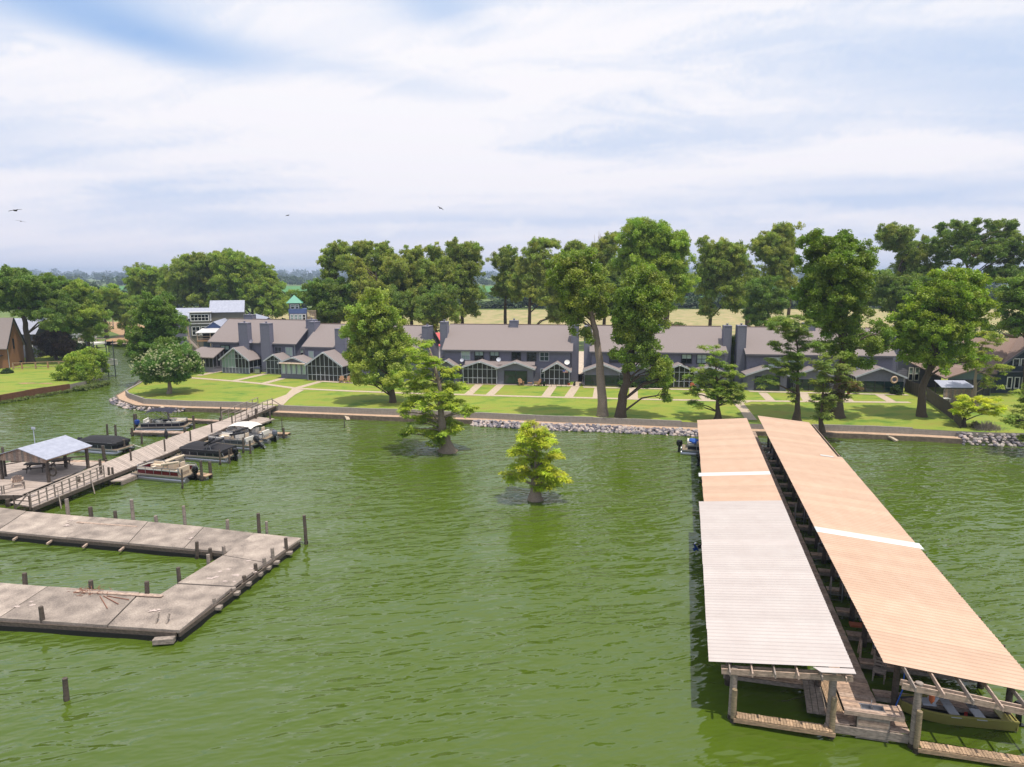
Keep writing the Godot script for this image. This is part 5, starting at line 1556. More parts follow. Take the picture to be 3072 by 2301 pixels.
	part(o, "edge_strip", mb, M.wood_pale)
	mb = MB.new()
	for s in [[-0.98, -0.58], [-0.55, -0.15]]:
		mb.span(Vector3(s[0], 0.98, 0.1), Vector3(s[1], 1.0, 0.4))
		for e in [[s[0], s[0] + 0.02, 0.1, 0.4], [s[1] - 0.02, s[1], 0.1, 0.4], [s[0] + 0.02, s[1] - 0.02, 0.1, 0.12], [s[0] + 0.02, s[1] - 0.02, 0.38, 0.4]]: mb.span(Vector3(e[0], 1.0, e[2]), Vector3(e[1], 1.21, e[3]))
	mb.span(Vector3(-1.03, 1.2, 0.06), Vector3(-0.12, 1.215, 0.1)); mb.span(Vector3(-1.03, 1.2, 0.4), Vector3(-0.12, 1.215, 0.44))
	mb.tube([Vector3(-0.56, 1.2, 0.05), Vector3(-0.56, 1.42, 0.05), Vector3(-0.56, 1.45, 0.2)], [0.015, 0.015, 0.015], 6)
	part(o, "sink", mb, M.alum)
	for i in 7:
		mb = MB.new()
		mb.span(Vector3(-1.12, 0.02 + 0.137 * i, 0.56), Vector3(-0.02, 0.147 + 0.137 * i, 0.6))
		part(o, "cabinet_board", mb, [M.wood, M.wood_pale, M.planks[3]][i % 3])
	mb = MB.new()
	mb.span(Vector3(-1.16, 0.0, 0.02), Vector3(-1.12, 0.98, 0.6)); mb.span(Vector3(-0.02, 0.0, 0.02), Vector3(0.02, 0.98, 0.6))
	part(o, "cabinet_side", mb, M.wood)
	for x in [-1.14, 0.0]:
		mb = MB.new()
		mb.bar(Vector3(x, -0.8, 0.5), Vector3(x, 0.98, 0.5), 0.09, 0.09)
		part(o, "leg", mb, M.wood_dark)
	# things on the walkway
	var B := Basis(Vector3.UP, deg_to_rad(turn))
	o = thing("wooden_chair", "dark wooden chair under the right roof near the lake end", "chair", at + B * Vector3(0.55, 0.5, -3.1), turn - 20)
	mb = MB.new(); mb.box(Vector3(0, 0.45, 0), Vector3(0.5, 0.05, 0.5)); part(o, "seat", mb, M.wood)
	mb = MB.new()
	for i in 3: mb.box(Vector3(0, 0.6 + 0.15 * i, -0.25), Vector3(0.5, 0.09, 0.03))
	part(o, "backrest", mb, M.wood)
	for x in [-0.22, 0.22]: for z in [-0.24, 0.22]:
		mb = MB.new(); mb.box(Vector3(x, 0.22 if z > 0 else 0.5, z), Vector3(0.05, 0.44 if z > 0 else 1.0, 0.05)); part(o, "leg", mb, M.wood)
	for s in [[-4.9, "white posts of a swim ladder beside the walkway near the lake end", M.wood_pale, 0.05], [-11.7, "silver tube swim ladder beside the walkway", M.alum, 0.03], [-24.6, "silver swim ladder halfway along the walkway", M.alum, 0.03]]:
		o = thing("swim_ladder", s[1], "ladder", at + B * Vector3(0.5, 0, s[0]), turn)
		for x in [-0.3, 0.3]:
			mb = MB.new()
			mb.tube([Vector3(x, -0.5, 0), Vector3(x, 1.25, 0), Vector3(x, 1.4, -0.12), Vector3(x, 0.5, -0.4)], [s[3], s[3], s[3], s[3]], 6)
			part(o, "handrail", mb, s[2])
		mb = MB.new()
		for y in [-0.2, 0.1, 0.4]: mb.bar(Vector3(-0.3, y, 0), Vector3(0.3, y, 0), 0.06, 0.03)
		part(o, "rung", mb, s[2])
	mb = MB.new(); mb.box(at + B * Vector3(0.75, 0.56, -8.0), Vector3(0.7, 0.1, 0.4), B)
	solo("red_mat", "faded red cushion on a finger walk between the roofs", "cushion", mb, M.terracotta)
	mb = MB.new()
	mb.tube([at + B * Vector3(0.95, 2.5, -1.2), at + B * Vector3(0.9, 1.3, -1.15), at + B * Vector3(0.6, 0.4, -1.0), at + B * Vector3(0.0, 0.05, -0.9)], [0.03, 0.03, 0.03, 0.03], 6)
	solo("blue_hose", "blue hose hanging beside the near end of the right dock", "hose", mb, M.blue)
	mb = MB.new()
	mb.lathe(at + B * Vector3(1.5, 2.0, 0.25), [Vector2(0.02, -0.28), Vector2(0.1, -0.15), Vector2(0.11, 0.1), Vector2(0.02, 0.2)], 8)
	solo("float_buoy", "worn red and white buoy hung on the right dock's front post", "buoy", mb, M.terracotta)
	# electric boxes on posts along the gap
	for i in 8:
		o = thing("meter_box", "pale electric box on post by walkway, number %s from the lake end" % ["one", "two", "three", "four", "five", "six", "seven", "eight"][i], "box", at + B * Vector3(0.72, 1.5, -1.9 - 2.55 * (i + 1)), turn, "electric boxes on dock posts")
		mb = MB.new(); mb.box(Vector3.ZERO, Vector3(0.3, 0.45, 0.16)); part(o, "case", mb, M.alum_dark)
		mb = MB.new(); mb.box(Vector3(-0.02, 0.0, 0.09), Vector3(0.2, 0.3, 0.03)); part(o, "door", mb, M.trim)
	# boats in the slips
	jon_boat(at + B * Vector3(3.1, 0.06, -1.75), turn + 4)
	pontoon("pontoon_boat", "teal and grey pontoon boat backed out from under the left roof, blue cover heap", at + B * Vector3(-5.3, 0, -43.3), turn + 180, 5.6, M.navy, "none", M.motor, true)
	for s in [[-5.4, -38.6, "slim grey aluminium fishing boat with upright black motor under left roof", M.motor, 0.0], [-5.3, -16.9, "fishing boat with tilted blue motor under the white roof", M.motor_blue, 55.0], [-4.6, -22.6, "white-decked fishing boat mostly hidden under the white roof", M.motor_grey, 0.0], [-4.9, -33.0, "dark fishing boat under the left orange roof", M.motor, 20.0]]:
		bass_boat(at + B * Vector3(s[0] + 1.4, 0.05, s[1]), turn + 180, s[2], s[3], s[4], M.alum if s[3] == M.motor else M.vinyl_white)
	bass_boat(at + B * Vector3(3.0, 0.05, -18.2), turn, "white bowed runabout poking out from under the right roof", M.motor, 0.0, M.alum)
	bass_boat(at + B * Vector3(3.0, 0.05, -43.5), turn, "small boat with white seats near the shore end of the gap", M.motor, 0.0, M.alum)

# outboard motor: cowl, midsection, lower unit with skeg and propeller; faces -x, pivot at the transom top
func outboard(parent: Node3D, p: Vector3, m: Material, tilt := 0.0, s := 1.0) -> void:
	var o := Node3D.new()
	o.name = "outboard_motor"
	parent.add_child(o, true)
	o.position = p
	o.rotation_degrees.z = tilt
	o.scale = Vector3.ONE * s
	var mb := MB.new()
	var prof := [Vector2(0.02, 0.62), Vector2(0.15, 0.6), Vector2(0.22, 0.48), Vector2(0.23, 0.2), Vector2(0.17, 0.02), Vector2(0.02, 0.0)]
	prof.reverse()
	mb.lathe(Vector3.ZERO, prof, 12)
	for i in mb.v.size():
		mb.v[i] = Vector3(mb.v[i].x * 1.35 + 0.22, mb.v[i].y + 0.05, mb.v[i].z * 0.9)
	part(o, "cowl", mb, m)
	mb = MB.new()
	mb.bar(Vector3(0.22, 0.1, 0), Vector3(0.26, -0.75, 0), 0.16, 0.22)
	mb.box(Vector3(0.28, -0.62, 0), Vector3(0.5, 0.03, 0.26))
	part(o, "midsection", mb, M.motor)
	mb = MB.new()
	mb.tube([Vector3(0.02, -0.86, 0), Vector3(0.16, -0.86, 0), Vector3(0.45, -0.86, 0), Vector3(0.56, -0.86, 0)], [0.02, 0.08, 0.08, 0.03], 8)
	mb.box(Vector3(0.25, -1.0, 0), Vector3(0.22, 0.22, 0.03))
	part(o, "lower_unit", mb, m)
	mb = MB.new()
	for i in 3:
		var a := TAU * i / 3
		mb.box(Vector3(0.58, -0.86 + cos(a) * 0.12, sin(a) * 0.12), Vector3(0.03, 0.16, 0.1), Basis(Vector3.RIGHT, a) * Basis(Vector3.UP, 0.5))
	part(o, "propeller", mb, M.alum)

# pontoon boat: bow at -x, stern at +x, deck 0.62 above the water
func pontoon(called: String, label: String, at: Vector3, turn: float, l: float, stripe: Material, top: String, motor: Material, heap := false) -> Node3D:
	var o := thing(called, label, "pontoon boat", at, turn, "pontoon boats moored at the docks")
	var w := 2.4
	for s in [-1, 1]:
		var mb := MB.new()
		mb.tube([Vector3(-l / 2 - 0.35, 0.42, s * 0.85), Vector3(-l / 2 + 0.1, 0.22, s * 0.85), Vector3(-l / 2 + 0.6, 0.14, s * 0.85), Vector3(l / 2 - 0.1, 0.14, s * 0.85), Vector3(l / 2 + 0.12, 0.16, s * 0.85)], [0.03, 0.24, 0.32, 0.32, 0.28], 12)
		part(o, "pontoon", mb, M.alum)
	var mb := MB.new()
	mb.box(Vector3(0, 0.5, 0), Vector3(l, 0.12, w))
	part(o, "deck", mb, M.alum)
	mb = MB.new()
	mb.box(Vector3(0, 0.575, 0), Vector3(l - 0.06, 0.03, w - 0.06))
	part(o, "carpet", mb, M.carpet)
	# fence panels and rails
	var zf := w / 2 - 0.1
	var xa := -l / 2 + 0.35; var xb := l / 2 - 0.55
	var path := [Vector3(xb, 0, zf), Vector3(xa + 0.35, 0, zf), Vector3(xa, 0, zf - 0.45), Vector3(xa, 0, -zf + 0.45), Vector3(xa + 0.35, 0, -zf), Vector3(xb, 0, -zf)]
	for i in path.size() - 1:
		mb = MB.new()
		mb.bar(path[i] + Vector3(0, 0.8, 0), path[i + 1] + Vector3(0, 0.8, 0), 0.025, 0.36)
		part(o, "fence_panel", mb, stripe)
		mb = MB.new()
		mb.bar(path[i] + Vector3(0, 1.06, 0), path[i + 1] + Vector3(0, 1.06, 0), 0.03, 0.12)
		part(o, "fence_band", mb, M.vinyl_white if stripe == M.burgundy else M.alum)
	mb = MB.new()
	for i in path.size() - 1:
		for y in [1.24, 1.0, 0.62]: mb.bar(path[i] + Vector3(0, y, 0), path[i + 1] + Vector3(0, y, 0), 0.045, 0.045)
	for s in [-1, 1]:
		for i in 6: mb.bar(Vector3(lerpf(xa + 0.35, xb, i / 5.0), 0.6, s * (zf + 0.01)), Vector3(lerpf(xa + 0.35, xb, i / 5.0), 1.24, s * (zf + 0.01)), 0.045, 0.045)
		mb.bar(Vector3(xb, 1.24, s * zf), Vector3(xb + 0.3, 0.7, s * zf), 0.045, 0.045)
	part(o, "railing", mb, M.alum)
	if top == "cover":
		mb = MB.new()
		var px := [xa - 0.1, xa + 0.25, xa + 0.9, 0.0, xb - 0.6, xb + 0.15]
		var hy := [1.28, 1.5, 1.72, 1.68, 1.6, 1.3]
		for i in px.size() - 1:
			var n := 6
			for j in n:
				var f := func(k: int, q: int) -> Vector3:
					var u := float(q) / n * 2.0 - 1.0
					var ww: float = zf + 0.07 - (0.28 if k == 0 else 0.0)
					return Vector3(px[k], 1.22 + (hy[k] - 1.22) * (1.0 - pow(absf(u), 2.2)) , -u * ww)
				mb.quad(f.call(i, j), f.call(i, j + 1), f.call(i + 1, j + 1), f.call(i + 1, j))
		for s in [-1, 1]:
			for i in px.size() - 1:
				var a := Vector3(px[i], 1.22, s * (zf + 0.07 - (0.28 if i == 0 else 0.0))); var b := Vector3(px[i + 1], 1.22, s * (zf + 0.07))
				var d := Vector3(0, -0.22 - 0.05 * (i % 2), 0)
				if s > 0: mb.quad(a + d, b + d, b, a)
				else: mb.quad(b + d, a + d, a, b)
		mb.quad(Vector3(px[0], 1.0, -zf + 0.2), Vector3(px[0], 1.0, zf - 0.2), Vector3(px[0], 1.3, zf - 0.2), Vector3(px[0], 1.3, -zf + 0.2))
		mb.quad(Vector3(px[5], 0.9, zf), Vector3(px[5], 0.9, -zf), Vector3(px[5], 1.3, -zf), Vector3(px[5], 1.3, zf))
		part(o, "mooring_cover", mb, M.canvas)
	else:
		# bow lounges, helm and stern bench
		for s in [-1, 1]:
			mb = MB.new()
			mb.box(Vector3(xa + 1.05, 0.78, s * (zf - 0.33)), Vector3(1.5, 0.36, 0.56))
			part(o, "lounge_seat", mb, M.vinyl)
			mb = MB.new()
			mb.box(Vector3(xa + 1.05, 1.02, s * (zf - 0.12)), Vector3(1.5, 0.3, 0.14))
			mb.box(Vector3(xa + 1.75, 1.04, s * (zf - 0.4)), Vector3(0.2, 0.36, 0.45), Basis(Vector3.BACK, -0.25))
			part(o, "seat_back", mb, M.vinyl if stripe == M.burgundy else M.vinyl_white)
		mb = MB.new()
		mb.box(Vector3(0.35, 0.95, -zf + 0.5), Vector3(0.5, 0.75, 0.75))
		part(o, "helm_console", mb, M.vinyl if stripe == M.burgundy else M.vinyl_white)
		mb = MB.new()
		mb.box(Vector3(0.2, 1.45, -zf + 0.5), Vector3(0.04, 0.28, 0.7), Basis(Vector3.BACK, 0.5))
		part(o, "windscreen", mb, M.glass)
		mb = MB.new()
		mb.box(Vector3(1.05, 0.82, -zf + 0.5), Vector3(0.5, 0.14, 0.52)); mb.box(Vector3(1.3, 1.15, -zf + 0.5), Vector3(0.14, 0.6, 0.52))
		part(o, "captain_chair", mb, M.vinyl)
		mb = MB.new()
		mb.box(Vector3(xb - 0.35, 0.8, 0.35), Vector3(0.6, 0.4, 1.3)); mb.box(Vector3(xb - 0.05, 1.1, 0.35), Vector3(0.18, 0.45, 1.3))
		part(o, "stern_bench", mb, M.vinyl_white if stripe != M.burgundy else M.vinyl)
	if top == "bimini" or top == "white":
		mb = MB.new()
		var cm: Material = M.canvas_navy if top == "bimini" else M.vinyl_white
		for i in 6:
			for j in 4:
				var f := func(a: int, b: int) -> Vector3:
					var u := a / 6.0; var q := b / 4.0 * 2.0 - 1.0
					return Vector3(lerpf(-1.3, 1.7, u) if top == "bimini" else lerpf(-2.1, 0.9, u), (2.45 if top == "bimini" else 1.85) + 0.2 * sin(u * PI) - 0.16 * q * q - (0.12 if a == 0 or a == 6 else 0.0), -q * 1.15)
				mb.quad(f.call(i, j), f.call(i, j + 1), f.call(i + 1, j + 1), f.call(i + 1, j))
		part(o, "canopy", mb, cm)
		mb = MB.new()
		for s in [-1, 1]:
			var cx := 0.5 if top == "bimini" else -0.6
			var hc := 2.25 if top == "bimini" else 1.75
			mb.bar(Vector3(cx, 1.24, s * zf), Vector3(cx - 1.3, hc, s * 1.1), 0.035, 0.035)
			mb.bar(Vector3(cx, 1.24, s * zf), Vector3(cx + 1.3, hc, s * 1.1), 0.035, 0.035)
			mb.bar(Vector3(cx - 0.7, 1.24, s * zf), Vector3(cx + 0.4, hc, s * 1.1), 0.035, 0.035)
		part(o, "canopy_frame", mb, M.alum)
	if top in ["folded", "cover", "open"] and not label.contains("behind the pavilion"):
		mb = MB.new()
		var c := Vector3(0.6, 1.3, 0)
		for s in [-1, 1]:
			mb.bar(Vector3(0.6, 1.2, s * zf), Vector3(1.0, 1.85, s * 1.05), 0.035, 0.035)
			mb.bar(Vector3(1.2, 1.2, s * zf), Vector3(1.0, 1.85, s * 1.05), 0.035, 0.035)
		part(o, "canopy_frame", mb, M.alum)
		mb = MB.new()
		mb.tube([Vector3(1.0, 1.88, -1.15), Vector3(1.3, 2.0, 0), Vector3(1.0, 1.88, 1.15)], [0.1, 0.12, 0.1], 8)
		if top == "cover": mb.tube([Vector3(0.5, 1.75, 1.12), Vector3(1.6, 2.45, 1.0)], [0.12, 0.1], 8)
		else: mb.tube([Vector3(0.6, 1.6, 1.12), Vector3(2.4, 1.95, 1.1)], [0.12, 0.1], 8)
		part(o, "folded_canopy", mb, M.canvas if top != "folded" else M.vinyl)
	if heap:
		mb = MB.new()
		for i in 5: mb.lathe(Vector3(l / 2 - 1.0 - rng.randf() * 0.5, 1.2, -0.6 + rng.randf() * 0.7), [Vector2(0.36, 0), Vector2(0.4, 0.15), Vector2(0.25, 0.32), Vector2(0.03, 0.36)], 8)
		part(o, "folded_cover", mb, M.blue)
	outboard(o, Vector3(l / 2 + 0.05, 0.62, 0), motor, 0.0 if top != "open" else 40.0, 1.05)
	return o

func jon_boat(at: Vector3, turn: float) -> void:
	var o := thing("jon_boat", "olive flat-bottomed jon boat in the nearest right slip", "jon boat", at, turn)
	hull(o, 4.2, 1.3, 0.45, M.boat_olive, M.boat_inside)
	for x in [-0.2, 0.75]:
		var mb := MB.new(); mb.box(Vector3(x, 0.4, 0), Vector3(0.38, 0.05, 1.34)); part(o, "bench", mb, M.trim)
	var mb := MB.new(); mb.box(Vector3(1.75, 0.42, 0), Vector3(0.5, 0.05, 1.3)); part(o, "stern_seat", mb, M.boat_olive)
	mb = MB.new(); mb.box(Vector3(-1.0, 0.5, -0.1), Vector3(0.5, 0.08, 0.45)); mb.box(Vector3(-0.8, 0.7, -0.1), Vector3(0.1, 0.35, 0.45), Basis(Vector3.BACK, -0.5)); part(o, "folding_seat", mb, M.trim)
	mb = MB.new(); mb.bar(Vector3(0.3, 0.2, 0.3), Vector3(0.62, 0.2, -0.35), 0.12, 0.1); part(o, "tackle_bag", mb, M.red)
	outboard(o, Vector3(2.22, 0.45, 0), M.motor, 0, 0.8)

func hull(o: Node3D, l: float, w: float, h: float, outm: Material, inm: Material) -> void:
	var st := []
	for i in 9:
		var u := i / 8.0
		var ww := w * 0.5 * (0.34 + 0.66 * minf(1.0, sqrt(u * 2.6))) if u < 0.4 else w * 0.5
		var lift := 0.22 * pow(1.0 - minf(u * 2.6, 1.0), 2.0)
		st.append([lerpf(-l / 2, l / 2, u), ww, lift])
	var mb := MB.new(); var mi := MB.new(); var rim := MB.new()
	for i in 8:
		var a = st[i]; var b = st[i + 1]
		for s in [1.0, -1.0]:
			var p := [Vector3(a[0], h + a[2] * 0.6, s * a[1]), Vector3(b[0], h + b[2] * 0.6, s * b[1]), Vector3(b[0], b[2] - 0.05, s * b[1] * 0.8), Vector3(a[0], a[2] - 0.05, s * a[1] * 0.8)]
			if s > 0: mb.quad(p[3], p[2], p[1], p[0]); mi.quad(p[0] - Vector3(0, 0.01, 0.03), p[1] - Vector3(0, 0.01, 0.03), p[2] + Vector3(0, 0.04, -0.03), p[3] + Vector3(0, 0.04, -0.03))
			else: mb.quad(p[0], p[1], p[2], p[3]); mi.quad(p[3] + Vector3(0, 0.04, 0.03), p[2] + Vector3(0, 0.04, 0.03), p[1] + Vector3(0, -0.01, 0.03), p[0] + Vector3(0, -0.01, 0.03))
			rim.bar(p[0], p[1], 0.07, 0.06)
		mb.quad(Vector3(a[0], a[2] - 0.05, -a[1] * 0.8), Vector3(b[0], b[2] - 0.05, -b[1] * 0.8), Vector3(b[0], b[2] - 0.05, b[1] * 0.8), Vector3(a[0], a[2] - 0.05, a[1] * 0.8))
		mi.quad(Vector3(a[0], a[2], a[1] * 0.77), Vector3(b[0], b[2], b[1] * 0.77), Vector3(b[0], b[2], -b[1] * 0.77), Vector3(a[0], a[2], -a[1] * 0.77))
	for e in [0, 8]:
		var a = st[e]
		mb.box(Vector3(a[0], (h + a[2]) * 0.5, 0), Vector3(0.05, h - 0.02, a[1] * 1.85))
	part(o, "hull", mb, outm)
	part(o, "hull_lining", mi, inm)
	part(o, "gunwale", rim, outm)

func bass_boat(at: Vector3, turn: float, label: String, motor: Material, tilt: float, hm: Material) -> void:
	var o := thing("fishing_boat", label, "fishing boat", at, turn, "fishing boats in the covered slips")
	hull(o, 4.6, 1.8, 0.6, hm, M.boat_inside)
	var mb := MB.new(); mb.box(Vector3(-1.2, 0.5, 0), Vector3(1.3, 0.05, 1.25)); part(o, "bow_deck", mb, hm)
	mb = MB.new(); mb.box(Vector3(1.6, 0.5, 0), Vector3(1.1, 0.05, 1.6)); part(o, "stern_deck", mb, M.carpet)
	mb = MB.new(); mb.box(Vector3(0.4, 0.75, 0.4), Vector3(0.4, 0.4, 0.4)); part(o, "console", mb, M.vinyl_white)
	mb = MB.new(); mb.box(Vector3(0.95, 0.7, 0), Vector3(0.45, 0.12, 1.2)); mb.box(Vector3(1.15, 0.95, 0), Vector3(0.1, 0.4, 1.2)); part(o, "seat", mb, M.vinyl_white)
	outboard(o, Vector3(2.3, 0.55, 0), motor, tilt, 1.0)

func boats() -> void:
	pontoon("pontoon_boat", "burgundy-striped open pontoon boat with black motor, nearest of the moored boats", Vector3(-31.4, 0, -60.0), -15, 5.6, M.burgundy, "folded", M.motor)
	pontoon("pontoon_boat", "black-covered pontoon boat right of the boardwalk with folded arch", Vector3(-30.4, 0, -66.4), -14, 5.7, M.navy, "cover", M.motor)
	pontoon("pontoon_boat", "white and grey open pontoon boat with teal bow cushion and tilted motor", Vector3(-29.9, 0, -71.4), -18, 5.9, M.alum_dark, "open", M.motor)
	pontoon("pontoon_boat", "white pontoon boat under a bright white canopy, farthest on the right side", Vector3(-29.2, 0, -74.2), -12, 5.6, M.vinyl_white, "white", M.motor_grey)
	pontoon("pontoon_boat", "pontoon boat with raised navy canopy and blue motor left of the boardwalk", Vector3(-41.3, 0, -79.4), 186, 5.6, M.navy, "bimini", M.motor_blue)
	pontoon("pontoon_boat", "black-covered pontoon boat moored left of the boardwalk behind the pavilion", Vector3(-42.6, 0, -69.4), 165, 5.6, M.navy, "cover", M.motor)
	# canal: lift with a boat, floating boathouse
	var o := thing("boat_lift", "boat lift with four tall slim posts at the left canal bank", "boat lift", Vector3(-73.3, 0, -121), -35)
	for x in [-1.3, 1.3]: for z in [-1.6, 1.6]:
		var mb := MB.new()
		mb.tube([Vector3(x, -0.5, z), Vector3(x, 6.6, z)], [0.08, 0.08], 6)
		part(o, "post", mb, M.alum_dark)
	var mb := MB.new()
	for z in [-1.6, 1.6]: mb.bar(Vector3(-1.3, 2.1, z), Vector3(1.3, 2.1, z), 0.12, 0.16)
	part(o, "cradle", mb, M.alum_dark)
	o = thing("lifted_boat", "blue and white runabout hung on the canal boat lift", "boat", Vector3(-73.3, 2.2, -121), 55)
	hull(o, 4.6, 1.9, 0.9, M.vinyl_white, M.navy)
	mb = MB.new(); mb.tube([Vector3(-0.8, 0.8, -0.8), Vector3(-0.2, 1.9, -0.7), Vector3(-0.2, 1.9, 0.7), Vector3(-0.8, 0.8, 0.8)], [0.04, 0.04, 0.04, 0.04], 6); part(o, "tower_arch", mb, M.motor_blue)
	mb = MB.new(); mb.box(Vector3(0, 0.95, 0), Vector3(3.2, 0.08, 1.4)); part(o, "cover", mb, M.canvas)
	mb = MB.new()
	mb.prism(pv([-74.5, -117.5, -71.2, -116.8, -71.0, -115.6, -74.6, -116.2]), 0.1, 0.5)
	solo("concrete_ramp", "small mossy concrete block at the foot of the boat lift", "ramp", mb, M.seawall)
	o = thing("dock_house", "long flat-roofed boat shelter with upper rail deck across the canal", "boat shelter", Vector3(-100.3, 0, -160), -8)
	mb = MB.new(); mb.box(Vector3(0, 2.25, 0), Vector3(7.4, 0.4, 4.5)); part(o, "roof_deck", mb, M.vinyl_white)
	mb = MB.new(); mb.box(Vector3(0, 0.5, 0), Vector3(7.4, 0.25, 4.5)); part(o, "floor", mb, M.wood_pale)
	for x in [-3.5, -1.2, 1.2, 3.5]: for z in [-2.1, 2.1]:
		mb = MB.new(); mb.bar(Vector3(x, -1, z), Vector3(x, 2.05, z), 0.18, 0.18); part(o, "post", mb, M.wood)
	mb = MB.new()
	for z in [-2.2, 2.2]:
		mb.bar(Vector3(-3.6, 3.2, z), Vector3(3.6, 3.2, z), 0.16, 0.08)
		for i in 7: mb.bar(Vector3(-3.6 + 1.2 * i, 2.45, z), Vector3(-3.6 + 1.2 * i, 3.2, z), 0.07, 0.07)
	part(o, "railing", mb, M.wood_pale)
	o = thing("canal_dock", "small railed dock at the head of the canal", "dock", Vector3(-99.5, 0, -174), 0)
	mb = MB.new(); mb.box(Vector3(0, 0.8, 0), Vector3(5, 0.2, 2)); part(o, "deck", mb, M.wood_pale)
	rail_run(o, [Vector3(-0.5, 0.9, 0.9), Vector3(1, 0.9, 0.9), Vector3(2.4, 0.9, 0.9)], 1.1, M.wood, [0.6, 1.1])
# ------------------------------------------------------------------ trees
var clumps := {}

# a spray of single leaves, about one metre across; broad leaves or feathery flat cypress twigs
func leaf_clump(kind: String, sd: int) -> ArrayMesh:
	var q := RandomNumberGenerator.new()
	q.seed = sd
	var mb := MB.new()
	mb.colored = true
	if kind == "cypress":
		for i in 40:
			var a := q.randf() * TAU
			var l := q.randf_range(0.25, 0.6)
			var p := Vector3(q.randfn(0, 0.16), q.randfn(0, 0.09), q.randfn(0, 0.16))
			var d := Vector3(cos(a), q.randf_range(-0.5, 0.15), sin(a)).normalized()
			var w := d.cross(Vector3(q.randfn(0, 0.4), 1, q.randfn(0, 0.4))).normalized() * q.randf_range(0.035, 0.075)
			var dr := Vector3(0, -0.12 * l, 0)
			var k := q.randf_range(0.75, 1.2)
			mb.col = Color(k, k, k)
			var m := p + d * l * 0.55
			var e := p + d * l + dr
			mb.tri(p, m + w, m - w)
			mb.tri(m - w, m + w, e)
	else:
		var n := 46
		for i in n:
			var p := Vector3(q.randfn(0, 1), q.randfn(0, 1), q.randfn(0, 1)).normalized() * pow(q.randf(), 0.45) * 0.55
			p.y *= 0.75
			var nn := (Vector3(q.randfn(0, 0.8), q.randfn(0.5, 0.6), q.randfn(0, 0.8)) + p).normalized()
			var d := nn.cross(Vector3(q.randfn(0, 1), q.randfn(0, 1), q.randfn(0, 1))).normalized()
			var w := nn.cross(d)
			var s := q.randf_range(0.09, 0.16)
			var k := q.randf_range(0.75, 1.25)
			mb.col = Color(k, k, k * 0.9)
			mb.tri(p - d * s, p + w * s * 0.7, p + d * s)
			mb.tri(p - d * s, p + d * s, p - w * s * 0.7)
	return mb.mesh()

const TINT := [
	[0.075, 0.135, 0.03], [0.075, 0.13, 0.022], [0.165, 0.215, 0.04], [0.19, 0.25, 0.022], [0.24, 0.285, 0.018],
	[0.122, 0.162, 0.028], [0.125, 0.178, 0.027], [0.125, 0.185, 0.024], [0.12, 0.175, 0.03], [0.125, 0.165, 0.03],
	[0.098, 0.15, 0.02], [0.135, 0.195, 0.02], [0.27, 0.31, 0.018], [0.19, 0.23, 0.03], [0.15, 0.2, 0.028],
	[0.1, 0.155, 0.025], [0.122, 0.156, 0.032], [0.133, 0.162, 0.036], [0.112, 0.143, 0.031], [0.08, 0.118, 0.024],
	[0.07, 0.112, 0.02], [0.115, 0.16, 0.026], [0.05, 0.034, 0.03], [0.14, 0.2, 0.022], [0.07, 0.1, 0.03]]

